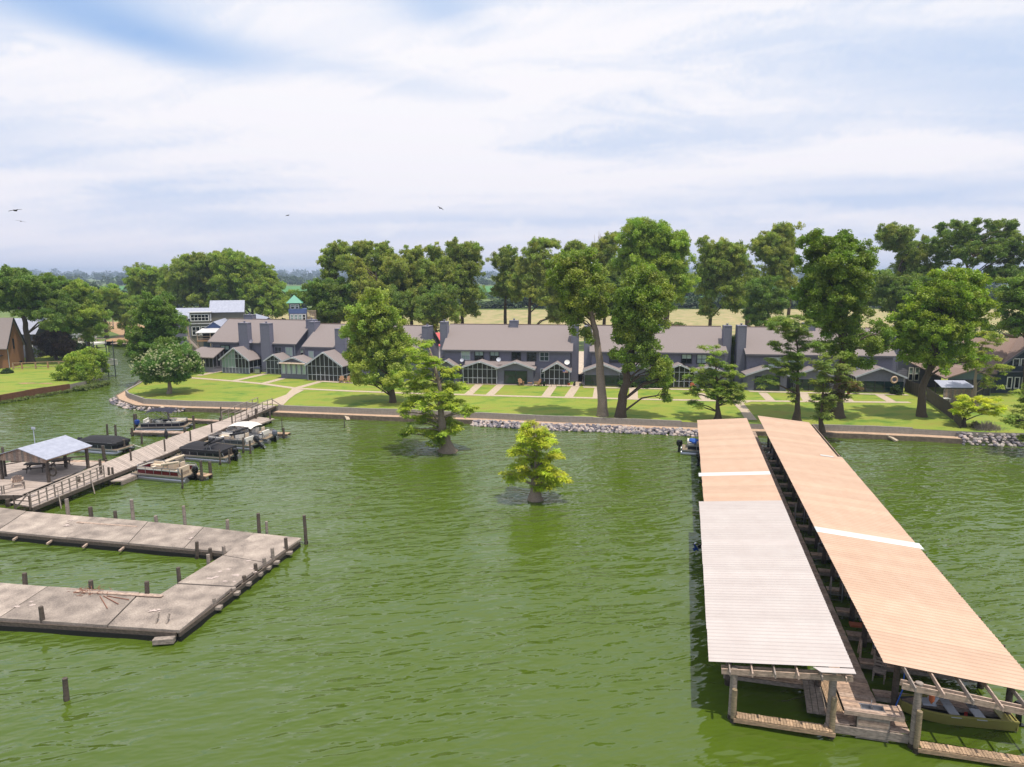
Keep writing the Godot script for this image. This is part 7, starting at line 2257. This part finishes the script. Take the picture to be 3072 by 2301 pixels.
func trees() -> void:
	grow("crepe_myrtle_tree", "round white-flowering crepe myrtle on the lawn point beside the canal", "myrtle", 0, 0.32, Vector2(-50.0, -98.1), [[-50.0,1.1],[-49.8,2.8]], [[-50.0,5.2,4.2,2.0],[-49.9,6.6,2.8,1.5],[-52.6,4.5,1.9,1.3],[-47.4,4.7,1.9,1.5],[-51.1,4.2,2.0,1.3],[-48.9,4.1,2.0,1.2]])
	grow("cypress_tree", "dark green tall cypress at the canal edge behind the white-flowering tree", "maple", 1, 0.50, Vector2(-61.0, -112.0), [[-59.1,1.6],[-58.3,7.2]], [[-57.4,14.1,1.8,1.4],[-57.7,12.5,3.0,1.5],[-58.4,10.6,3.9,1.7],[-58.2,8.7,4.4,1.8],[-58.0,6.8,4.4,1.7],[-60.8,5.3,2.6,1.4],[-57.0,4.9,3.1,1.4],[-61.6,7.2,1.8,1.1],[-54.7,10.2,1.5,1.1]])
	grow("lawn_tree", "pale yellow-green tree with full leaning crown before the left townhouse", "ash", 2, 0.42, Vector2(-16.2, -91.2), [[-16.2,1.1],[-16.3,3.1],[-16.6,6.5]], [[-18.3,14.7,1.8,1.5],[-19.4,12.7,2.3,1.8],[-16.1,12.3,1.9,1.7],[-21.6,10.4,1.6,0.9],[-19.0,9.6,3.3,2.4],[-15.6,8.9,2.1,2.2],[-19.4,6.4,3.0,2.1],[-16.0,5.8,2.4,2.1],[-20.1,4.1,1.7,0.9],[-16.5,3.5,1.4,0.8],[-21.2,7.4,1.4,1.2]])
	grow("cypress_tree", "large layered bald cypress standing in the open water, bigger of the two", "cypress", 3, 0.46, Vector2(-6.8, -69.4), [[-6.9,-0.2],[-7.0,1.6],[-7.4,4.3],[-7.5,7.3],[-8.4,10.7]], [[-9.2,11.0,1.1,0.5],[-9.8,9.9,1.5,0.6],[-7.8,9.6,1.2,0.6],[-6.5,8.5,1.5,0.7],[-10.8,8.1,1.4,0.6],[-8.9,8.4,1.1,0.7],[-9.9,6.8,1.4,0.6],[-6.1,6.8,1.5,0.7],[-7.8,6.7,1.3,0.6],[-10.3,5.5,1.0,0.6],[-11.0,4.6,0.6,0.6],[-8.3,5.3,1.3,0.7],[-5.9,5.0,1.5,0.7],[-4.4,4.4,0.6,0.6],[-9.2,3.9,0.7,0.6],[-6.7,5.6,1.1,0.6],[-7.4,3.0,1.6,0.6],[-6.0,2.6,0.8,0.5],[-10.0,2.8,1.0,0.5],[-11.1,2.0,0.6,0.3],[-8.6,2.0,1.0,0.6],[-6.6,2.0,1.0,0.6],[-7.7,1.2,0.7,0.6]])
	grow("cypress_tree", "small bright bald cypress standing in the open water, nearest to the camera", "cypress", 4, 0.30, Vector2(1.9, -53.8), [[1.9,-0.0],[1.9,1.7],[2.0,4.0],[1.8,6.3]], [[1.8,6.1,0.7,0.3],[1.0,5.7,0.5,0.3],[2.1,5.4,0.6,0.3],[2.8,5.3,0.6,0.3],[1.2,4.8,1.0,0.4],[2.3,4.6,0.9,0.4],[0.5,4.2,0.8,0.3],[1.9,3.9,1.0,0.4],[3.3,3.8,0.8,0.3],[0.8,3.2,0.9,0.3],[2.4,2.9,0.9,0.4],[-0.3,2.2,0.7,0.3],[1.0,2.3,1.0,0.4],[2.3,2.2,0.8,0.4],[3.3,2.3,0.9,0.4],[3.9,2.0,0.5,0.3],[3.3,1.4,0.5,0.4],[2.1,1.3,0.4,0.4],[0.2,1.8,0.6,0.3]])
	grow("cottonwood_tree", "tall cottonwood with pale bare leaning trunk at the water edge", "cottonwood", 5, 0.62, Vector2(11.1, -82.2), [[11.1,1.1],[11.0,3.7],[10.4,9.2],[10.0,11.5],[9.4,13.7],[8.3,15.1],[7.1,16.8]], [[7.7,19.6,2.1,1.4],[6.1,18.0,1.6,1.3],[9.3,17.6,2.2,1.7],[5.2,19.3,1.2,1.0],[8.3,15.3,2.3,1.6],[7.0,16.4,1.7,1.5],[7.8,13.1,1.5,1.8],[10.7,13.9,0.9,1.2],[8.4,11.0,1.2,0.8],[8.8,20.4,1.3,0.9],[6.4,14.4,1.3,1.6],[9.9,15.8,1.3,1.3]])
	grow("cottonwood_tree", "leafy cottonwood with leaning dark trunk beside the pale-trunked one", "cottonwood", 6, 0.62, Vector2(13.2, -81.5), [[13.1,1.1],[13.4,3.8],[13.9,5.7],[13.9,7.7],[15.8,13.2],[15.9,15.9]], [[14.6,16.6,2.2,1.6],[17.1,17.2,1.7,1.3],[14.2,14.3,2.0,1.8],[16.6,14.5,2.3,2.0],[15.7,18.3,1.6,0.9],[13.7,11.2,1.8,1.7],[16.1,11.2,1.9,1.8],[17.9,15.0,1.1,1.5],[14.4,9.9,2.5,1.5],[13.4,8.2,1.5,1.4],[15.0,7.5,1.7,1.1],[18.0,7.8,1.3,1.1],[18.4,5.9,0.8,1.1],[18.4,4.0,0.7,0.8],[16.7,8.2,1.4,1.1],[17.3,6.7,0.8,0.9]])
	grow("cypress_tree", "young cypress with slender trunk just left of the orange dock roof", "cypress", 7, 0.24, Vector2(24.7, -80.3), [[24.7,1.1],[24.6,3.4],[24.3,6.6],[23.7,9.4]], [[23.8,9.4,1.1,0.5],[23.7,8.4,1.2,0.6],[24.9,7.7,1.4,0.6],[22.6,6.9,1.4,0.6],[25.2,6.6,1.5,0.7],[22.1,5.6,1.5,0.8],[24.6,5.3,1.9,0.8],[26.5,5.3,1.1,0.6],[21.2,4.4,1.3,0.6],[23.5,4.2,1.6,0.6],[26.2,4.3,1.4,0.6],[22.1,3.0,0.8,0.3],[27.2,3.8,0.6,0.4],[25.4,3.5,1.3,0.4]])
	grow("cypress_tree", "airy mid-height cypress on the lawn just right of the dock roofs", "cypress", 8, 0.30, Vector2(33.7, -79.1), [[33.7,1.1],[33.6,4.3],[33.2,9.3],[32.7,12.3]], [[31.3,12.9,1.7,0.9],[30.5,12.1,1.5,0.9],[32.6,11.7,1.2,1.1],[30.9,10.2,2.0,0.7],[32.4,8.8,1.4,0.7],[29.8,6.0,1.2,0.6],[31.7,7.3,1.5,0.7],[30.5,8.0,1.0,0.6],[32.7,12.7,1.6,1.1],[32.9,11.1,1.5,1.0],[34.2,10.1,1.7,0.9],[32.8,9.0,1.2,0.9],[33.1,6.5,1.0,0.7],[32.8,7.8,1.0,0.7],[33.4,4.3,0.6,0.7]])
	grow("cypress_tree", "narrow cypress with browning patch growing against the seawall", "cypress", 9, 0.20, Vector2(34.2, -73.6), [[34.2,1.1],[34.0,4.1],[34.1,7.6],[34.8,9.4]], [[34.8,9.2,1.4,0.5],[33.7,8.5,1.1,0.7],[35.8,8.3,1.0,0.6],[34.1,7.3,1.4,0.7],[33.9,6.1,1.2,0.8],[36.1,6.9,1.3,0.6],[36.9,6.1,1.0,0.6],[34.0,4.8,1.0,0.8],[34.4,3.7,0.8,0.7],[35.9,5.2,0.9,0.6],[34.1,3.1,0.6,0.6]])
	grow("maple_tree", "massive dark green spreading tree with stout trunk on right lawn", "maple", 10, 0.85, Vector2(39.5, -81.5), [[39.5,1.1],[39.3,3.2],[39.7,6.4],[40.0,9.6],[38.5,14.7]], [[35.1,22.9,1.1,0.6],[36.3,21.7,1.6,0.8],[38.4,22.4,1.6,0.7],[40.4,21.3,1.1,0.8],[37.6,20.4,1.8,0.9],[40.1,19.4,1.4,0.9],[35.9,18.5,1.8,1.1],[38.3,17.6,2.0,1.1],[40.7,17.1,1.4,1.1],[35.1,16.1,1.3,1.0],[37.1,15.2,2.0,1.1],[40.0,14.7,1.7,1.1],[35.8,13.3,1.4,1.1],[38.2,12.8,1.9,1.2],[40.6,12.3,1.2,1.0],[39.6,10.9,2.9,1.4],[42.2,10.0,2.5,1.1],[39.1,9.0,2.0,0.9],[43.8,11.5,1.5,1.0],[41.4,7.7,1.3,1.0]])
	grow("hackberry_tree", "broad yellow-green layered tree above the dark privet fence", "maple", 11, 0.50, Vector2(50.1, -81.8), [[50.1,1.1],[49.9,4.4],[50.6,7.2],[51.3,9.6]], [[51.8,18.2,1.2,0.5],[53.7,17.9,1.3,0.6],[55.2,17.4,1.2,0.6],[50.5,16.8,1.5,0.7],[53.0,16.1,1.8,0.8],[49.7,15.7,1.5,0.8],[55.4,15.2,1.4,0.9],[48.4,14.2,1.5,0.9],[51.7,14.2,1.9,0.9],[54.7,13.3,1.8,1.0],[47.6,12.3,1.4,0.8],[50.5,12.3,1.9,0.9],[53.4,11.8,1.9,0.9],[48.0,10.9,2.3,1.3],[50.5,11.5,2.5,1.4],[53.1,10.9,1.9,1.4],[48.8,9.0,2.2,1.0],[52.0,9.0,2.2,1.1],[54.0,8.2,1.4,1.0],[50.6,7.7,1.7,1.0],[48.1,9.5,1.5,0.8]])
	grow("young_tree", "low chartreuse tree with flat spreading crown on the right shore", "cypress", 12, 0.16, Vector2(51.6, -76.3), [[51.7,0.7],[51.8,2.6],[52.3,3.6]], [[52.5,4.2,1.7,0.4],[54.2,4.2,1.2,0.4],[51.6,3.7,1.1,0.4],[52.8,3.2,1.8,0.3],[55.0,3.3,1.1,0.3],[51.2,2.8,0.7,0.3],[54.0,2.7,1.0,0.2]])
	grow("pine_tree", "sparse yellowish tree with see-through limbs before the teal house", "cypress", 13, 0.24, Vector2(61.3, -89.0), [[61.2,2.1],[61.1,5.3],[61.4,8.4],[62.2,10.6]], [[62.2,10.6,1.0,0.6],[63.0,9.9,1.5,0.6],[62.0,9.2,1.5,0.7],[61.1,8.4,1.4,0.7],[62.8,7.6,1.4,0.4],[61.0,7.0,1.2,0.7],[63.7,6.0,1.4,0.6],[62.7,4.8,1.5,0.4],[63.2,3.9,1.7,0.4],[64.4,6.2,1.1,0.3]])
	grow("cypress_tree", "cypress branches reaching in at the right edge over the stone bank", "cypress", 14, 0.40, Vector2(56.5, -68.0), [], [[51.2,3.7,1.1,0.4],[52.0,3.1,1.0,0.5],[51.6,1.9,0.8,0.3],[53.3,4.1,1.6,0.9],[53.8,6.2,2.1,1.3],[53.4,5.2,1.6,1.0],[54.4,3.0,1.6,0.9],[53.7,8.4,1.6,1.2]])
	grow("maple_tree", "leafy tree cut off by the right edge behind the teal house", "maple", 15, 0.50, Vector2(74.0, -97.0), [], [[70.6,17.2,1.4,0.8],[72.0,16.3,1.5,1.0],[69.7,14.6,1.8,1.0],[72.1,13.5,1.7,1.3],[70.7,11.2,1.8,1.0],[72.7,10.6,1.4,1.0],[74.0,16.9,2.0,1.4],[74.4,13.5,2.0,1.7],[74.8,10.6,2.1,1.4]])
	grow("cottonwood_tree", "tall olive cottonwood at the left end of the tree row behind the townhouses", "cottonwood", 16, 0.50, Vector2(-40.5, -160.0), [], [[-39.8,24.4,1.6,1.1],[-41.9,23.0,1.7,0.9],[-37.9,23.8,1.7,1.5],[-39.5,21.6,2.3,1.3],[-43.5,20.3,1.7,1.0],[-40.2,19.3,2.3,1.5],[-41.9,18.1,1.9,1.3]])
	grow("cottonwood_tree", "cottonwood with dark-tipped top, second from the left end of the row", "cottonwood", 17, 0.50, Vector2(-34.4, -162.0), [], [[-35.0,24.3,1.6,1.3],[-33.3,25.1,0.9,0.7],[-34.2,22.2,2.5,1.7],[-35.8,19.7,2.5,1.7],[-33.1,18.5,2.5,1.9],[-34.5,16.0,2.6,1.7]])
	grow("cottonwood_tree", "rounded cottonwood right of the dark-tipped one in the back row", "cottonwood", 16, 0.50, Vector2(-29.1, -158.0), [], [[-28.8,24.0,1.7,1.2],[-29.1,21.7,2.5,1.6],[-29.8,18.7,2.7,2.3],[-28.2,16.6,2.3,1.7]])
	grow("cottonwood_tree", "wide pale cottonwood above the leaning pale lawn tree in the back row", "cottonwood", 17, 0.50, Vector2(-22.9, -156.0), [], [[-23.2,23.1,1.7,0.9],[-20.5,23.5,1.5,0.9],[-22.6,20.7,2.9,2.0],[-24.4,16.7,3.1,2.5],[-21.3,15.9,2.9,2.5],[-23.8,13.6,2.5,1.6]])
	grow("cottonwood_tree", "cottonwood left of the tallest peak in the left half of back row", "cottonwood", 16, 0.50, Vector2(-18.4, -160.0), [], [[-17.7,24.0,1.8,1.1],[-18.0,21.4,2.5,1.9],[-19.3,17.7,2.9,2.3],[-17.7,15.6,2.5,1.9]])
	grow("cottonwood_tree", "cottonwood with thick dark lower trunk and gappy top above the center house chimney", "cottonwood", 18, 0.50, Vector2(-11.2, -158.0), [[-11.5,6.7],[-11.3,12.5],[-10.1,20.7]], [[-13.2,24.6,1.5,1.0],[-9.5,24.2,2.1,1.0],[-8.1,22.7,1.6,1.2],[-11.6,22.3,2.9,1.6],[-13.3,19.1,2.9,2.3],[-9.5,19.5,2.5,1.9],[-12.3,15.6,3.1,2.1],[-9.2,13.6,2.5,1.9],[-9.6,10.0,1.9,1.7]])
	grow("cottonwood_tree", "low dense tree with short trunk behind the left end of center house", "cottonwood", 19, 0.50, Vector2(-16.2, -140.0), [[-16.2,6.2],[-16.3,8.6]], [[-16.8,12.3,3.0,2.0],[-17.1,9.7,2.4,1.7],[-15.2,10.6,1.8,1.8],[-13.7,13.9,2.6,2.0]])
	grow("cottonwood_tree", "dark leafy tree behind the light lawn tree crown", "cottonwood", 19, 0.50, Vector2(-23.8, -145.0), [], [[-22.8,12.1,2.7,2.1],[-25.4,13.9,1.9,1.7],[-23.8,9.4,2.3,1.5]])
	grow("cottonwood_tree", "narrow cottonwood with forked dark trunk against the tan field", "cottonwood", 18, 0.50, Vector2(-1.5, -165.0), [[-1.6,6.4],[-1.6,12.3],[-1.3,20.8]], [[-1.6,23.8,2.1,1.1],[-1.1,21.0,2.6,1.7],[-1.6,17.6,2.4,1.7],[-2.4,14.4,2.0,1.7],[0.4,19.1,1.9,1.7],[1.2,15.9,2.2,1.7],[0.4,12.7,1.7,1.5],[-4.1,21.3,1.3,1.9]])
	grow("cottonwood_tree", "twin-trunked cottonwood left of the leaning pale trunk in back row", "cottonwood", 17, 0.50, Vector2(3.9, -155.0), [[4.0,6.9],[4.0,12.6],[5.4,20.7]], [[6.0,24.8,2.0,1.0],[9.2,24.8,1.6,1.0],[5.0,21.9,3.2,1.8],[3.4,18.9,3.4,2.0],[7.5,18.9,3.0,2.2],[2.6,15.1,3.1,2.0],[5.9,13.6,3.3,2.2],[9.5,13.0,2.4,2.7],[9.6,8.8,1.6,1.6]])
	grow("cottonwood_tree", "cottonwood top showing over the leaning tree crown in back row", "cottonwood", 18, 0.50, Vector2(12.7, -152.0), [], [[13.6,24.3,2.0,0.9],[15.6,23.7,1.2,0.9],[12.8,22.6,2.4,1.2],[11.3,20.6,2.2,1.6]])
	grow("cottonwood_tree", "thin cottonwood with bare dead twigs at its top", "cottonwood", 17, 0.50, Vector2(22.4, -166.0), [], [[20.9,24.5,1.8,1.4],[23.0,25.9,1.7,1.7],[24.5,27.0,1.2,1.2],[19.8,23.0,1.7,1.2],[22.7,22.1,2.6,2.2],[22.3,18.7,2.6,2.4],[23.3,14.8,2.2,2.4]])
	grow("cottonwood_tree", "tallest cottonwood, its fresh green crown rising above the whole back row", "cottonwood", 6, 0.75, Vector2(28.4, -128.0), [[28.8,9.4],[28.8,11.9],[27.6,18.6]], [[24.2,26.5,3.3,1.7],[22.4,23.9,3.0,2.3],[27.7,24.0,3.7,2.5],[30.4,20.6,3.0,2.5],[24.5,20.4,4.5,2.5],[30.5,16.5,2.4,2.4],[30.9,24.7,1.5,1.2],[27.3,17.8,3.4,2.3],[28.9,13.6,2.2,1.9],[21.2,20.3,2.0,2.0]])
	grow("cottonwood_tree", "bright cottonwood with ivy-dark double trunk right of the tallest one", "cottonwood", 16, 0.50, Vector2(42.9, -150.0), [[43.4,7.2],[43.3,13.5],[42.2,20.4]], [[41.7,25.0,1.6,1.2],[46.2,24.0,2.4,1.1],[48.2,23.0,1.7,1.6],[44.1,22.3,3.1,1.7],[42.5,19.5,2.4,1.9],[46.8,19.5,3.0,1.9],[48.7,16.2,2.4,1.9],[45.3,15.4,3.0,1.8],[42.7,14.3,1.9,2.1],[48.1,12.1,2.1,1.6],[42.5,10.3,1.4,1.8]])
	grow("cottonwood_tree", "small pale tree in the gap of skyline right of center", "cottonwood", 18, 0.50, Vector2(65.6, -190.0), [], [[63.9,20.9,1.3,1.2],[66.2,19.6,1.5,1.2],[67.1,17.7,1.8,1.2],[64.9,17.7,1.5,1.3]])
	grow("cottonwood_tree", "open-crowned cottonwood at left of the massive dark right tree", "cottonwood", 17, 0.50, Vector2(60.1, -150.0), [[60.6,11.7],[60.3,16.1],[59.3,23.8]], [[59.0,27.7,2.1,1.0],[56.8,26.5,2.1,1.2],[53.0,24.8,1.6,1.2],[55.3,23.8,2.6,1.5],[58.7,23.8,2.8,1.7],[56.3,20.6,2.3,1.7],[59.9,19.7,3.0,1.9],[58.3,16.9,2.6,1.7]])
	grow("evergreen_tree", "dark evergreen tree below the open-crowned cottonwood", "maple", 20, 0.50, Vector2(51.0, -138.0), [], [[49.8,14.7,2.4,2.7],[48.4,10.2,1.3,1.3],[51.5,12.3,2.4,2.1],[53.9,13.1,2.4,1.8],[50.2,9.3,1.9,1.3]])
	grow("cottonwood_tree", "lacy tree behind the yellow-green layered one, sky showing through", "cottonwood", 18, 0.50, Vector2(85.2, -150.0), [[84.6,11.7],[83.9,19.5],[85.6,23.0]], [[81.4,27.5,2.4,1.1],[84.9,27.2,1.9,1.0],[80.0,25.5,1.9,1.1],[83.9,24.5,2.6,1.4],[86.4,22.1,2.3,1.4],[89.1,25.2,1.2,1.0],[87.9,19.5,2.6,1.6],[85.4,17.8,2.6,1.4],[90.1,23.5,1.5,1.0]])
	grow("oak_tree", "big open oak with spreading limbs against the sky at far right", "maple", 19, 0.50, Vector2(95.4, -140.0), [[92.8,13.8],[92.5,18.6],[91.1,22.6]], [[91.3,28.5,1.3,0.8],[88.0,27.7,1.2,0.8],[93.6,27.9,1.5,0.8],[98.6,27.9,1.4,0.7],[85.2,24.7,1.4,1.0],[89.5,25.8,2.3,1.2],[98.3,26.1,2.3,1.0],[95.3,24.1,1.9,1.2],[88.1,23.1,1.9,1.4],[101.0,24.1,1.6,1.2],[93.0,22.6,2.3,1.2],[89.2,20.6,1.9,1.1],[96.4,21.5,1.8,1.0],[100.5,20.9,2.1,1.2],[100.9,18.2,2.8,1.3],[97.6,17.8,2.3,1.1],[103.6,22.6,1.9,1.5]])
	grow("cottonwood_tree", "cottonwood filling the middle of the left half of the row, behind the light lawn tree", "cottonwood", 17, 0.50, Vector2(-29.2, -150.0), [], [[-33.8,18.7,2.6,2.0],[-34.9,20.6,1.8,1.4],[-25.1,20.0,2.4,1.8],[-25.2,16.7,2.6,2.2],[-29.2,13.8,3.0,2.0],[-32.4,13.8,2.2,1.6],[-27.5,11.2,2.6,1.8]])
	grow("cottonwood_tree", "bushy cottonwood low in the row behind the second townhouse roof", "cottonwood", 18, 0.50, Vector2(-16.6, -148.0), [], [[-18.6,19.4,1.9,1.5],[-14.7,19.0,1.9,1.9],[-19.7,13.3,2.3,1.8],[-13.7,11.3,2.1,2.0],[-21.1,10.0,2.2,1.6],[-15.2,16.4,2.1,1.9],[-12.9,9.4,1.6,1.4]])
	grow("cottonwood_tree", "shadowed tree low behind the two front cottonwoods", "cottonwood", 19, 0.50, Vector2(18.6, -158.0), [], [[20.7,14.6,2.7,2.5],[23.3,11.5,2.9,2.3],[11.8,14.6,2.9,2.3],[10.6,9.4,1.9,1.7],[24.1,18.7,2.3,2.1]])
	grow("cottonwood_tree", "hedgerow tree low in the skyline gap right of center", "cottonwood", 19, 0.50, Vector2(58.9, -172.0), [], [[58.9,15.2,2.6,1.8],[58.3,12.2,2.0,1.6],[61.3,15.2,2.2,1.6],[56.6,13.2,2.0,1.6]])
	grow("maple_tree", "dense tree under the lacy one at right, behind the layered yellow-green tree", "maple", 19, 0.50, Vector2(78.5, -140.0), [], [[78.3,15.1,3.1,2.0],[81.8,16.1,2.8,1.8],[75.4,17.0,2.0,1.6],[83.9,17.0,2.1,1.5],[76.9,12.2,2.5,1.8],[73.5,13.8,2.0,1.6]])
	grow("maple_tree", "big tree with pale forked trunk behind the split-rail fence on left bank", "maple", 20, 0.70, Vector2(-94.3, -132.8), [[-94.5,1.1],[-94.4,5.6],[-94.7,9.8],[-95.3,12.0]], [[-97.2,18.3,1.9,1.0],[-95.2,18.4,1.3,1.0],[-95.6,16.5,2.8,1.5],[-92.5,16.9,2.1,1.1],[-97.6,14.8,2.2,1.7],[-93.8,14.4,3.1,1.8],[-90.7,14.8,2.0,1.4],[-90.1,16.9,1.5,1.0],[-92.5,11.8,3.1,2.0],[-89.3,12.4,2.7,2.2],[-97.2,11.8,2.5,1.2],[-88.0,9.8,2.5,2.1]])
	grow("maple_tree", "dark rounded tree just right of the pale forked trunk on left bank", "maple", 20, 0.50, Vector2(-97.1, -148.0), [], [[-100.2,17.1,2.4,1.0],[-97.1,16.0,2.3,1.4],[-98.3,13.3,2.7,2.0],[-96.3,10.8,2.3,2.5],[-97.1,7.2,2.3,2.1],[-94.7,9.0,2.1,2.1]])
	grow("maple_tree", "mid green tree overhanging the left side of the canal", "maple", 21, 0.50, Vector2(-88.5, -142.0), [], [[-89.3,16.1,1.8,1.0],[-88.4,14.0,2.3,1.5],[-90.1,12.0,2.6,2.0],[-87.5,10.3,2.2,2.0],[-89.5,7.9,2.9,2.2],[-85.7,8.3,1.9,1.6],[-87.2,6.1,1.8,1.1]])
	grow("plum_tree", "plum-brown leafed small tree below the big forked trunk", "maple", 22, 0.30, Vector2(-92.6, -138.0), [], [[-93.5,6.2,1.9,1.1],[-91.7,5.2,2.4,1.3],[-94.8,4.3,1.7,1.1],[-90.6,3.5,1.6,1.1],[-92.8,2.8,1.7,0.9]])
	grow("cypress_shrub", "feathery cypress bush at the canal mouth on left bank", "bush", 23, 0.15, Vector2(-71.6, -112.0), [], [[-72.3,4.3,1.7,1.0],[-72.5,3.1,1.7,1.0],[-70.4,2.9,1.9,1.4],[-73.6,1.9,1.5,1.0],[-71.6,1.5,1.9,1.1],[-70.0,1.7,1.4,1.1]])
	grow("cypress_shrub", "second feathery cypress bush, behind the first near the boat lift", "bush", 23, 0.15, Vector2(-72.6, -117.0), [], [[-74.2,4.7,1.6,0.8],[-72.5,5.2,1.4,0.8],[-71.4,3.3,1.2,1.1],[-72.1,2.0,1.1,1.1],[-72.8,3.7,1.5,1.1]])
	grow("maple_tree", "bushy tree at the canal head left of the utility pole", "maple", 21, 0.50, Vector2(-110.0, -185.0), [], [[-108.3,13.5,3.0,1.6],[-110.8,11.2,3.3,2.0],[-110.7,9.0,2.3,1.7]])
	grow("maple_tree", "bushy tree at the canal head right of the utility pole", "maple", 21, 0.50, Vector2(-107.4, -190.0), [], [[-108.5,11.1,2.9,2.0],[-110.8,8.7,2.9,1.6],[-105.2,8.7,3.8,2.9],[-108.3,7.0,2.6,1.5],[-107.0,5.2,2.3,1.8]])
	grow("cottonwood_tree", "wide round tree left of the big far grove behind the metal roofs", "cottonwood", 21, 0.50, Vector2(-111.7, -215.0), [], [[-115.7,19.2,2.8,1.5],[-113.3,17.3,3.6,2.3],[-110.6,18.3,2.1,1.4],[-116.7,15.0,3.3,2.1],[-107.9,18.6,1.8,1.6],[-110.4,12.7,4.3,3.0],[-115.4,11.7,3.3,2.3],[-106.9,14.4,4.6,2.8]])
	grow("cottonwood_tree", "tallest far tree of the grove behind the olive and metal-roofed buildings", "cottonwood", 16, 0.50, Vector2(-95.3, -210.0), [], [[-99.1,20.8,4.0,1.9],[-94.2,22.0,3.8,1.8],[-89.4,22.4,3.8,1.7],[-85.5,23.6,1.8,1.8],[-97.9,16.4,5.5,3.2],[-91.4,17.0,5.5,3.4],[-101.5,11.2,4.8,2.6],[-95.0,11.6,5.5,2.6]])
	grow("cottonwood_tree", "right half of the far grove sloping down toward the green tower", "cottonwood", 21, 0.50, Vector2(-77.6, -205.0), [], [[-83.0,21.0,4.1,3.0],[-78.2,20.6,4.8,2.7],[-75.0,17.2,4.9,3.3],[-71.7,13.8,4.1,3.0],[-80.6,15.2,6.2,4.4],[-75.3,11.1,6.2,3.9],[-83.7,10.4,5.5,3.6],[-69.9,9.0,4.7,2.8]])
	grow("maple_tree", "dark green tree beside the green-roofed lookout tower", "maple", 20, 0.50, Vector2(-38.4, -148.0), [], [[-43.6,14.8,2.3,1.4],[-39.7,15.6,2.7,1.5],[-34.6,16.0,2.5,1.4],[-41.7,13.1,3.7,1.7],[-36.3,13.3,3.5,1.9],[-32.9,14.4,1.5,1.5],[-38.9,10.2,3.5,1.7],[-34.8,9.6,2.9,1.9],[-41.0,8.2,2.0,1.2],[-44.5,12.9,1.2,1.0]])
	grow("shrub", "tall shrub filling the gap between the third and fourth townhouse buildings", "maple", 19, 0.10, Vector2(35.5, -108.0), [], [[35.5,6.5,1.0,1.5],[35.9,4.4,1.2,1.2],[35.0,3.9,0.7,1.2],[35.1,7.6,0.6,1.0]])
	grow("crepe_myrtle_tree", "pink-flowering crepe myrtle showing over the third townhouse ridge", "myrtle", 24, 0.10, Vector2(30.9, -135.0), [], [[29.5,8.6,1.0,0.3],[30.8,8.4,0.8,0.3],[32.7,8.2,1.0,0.3]])
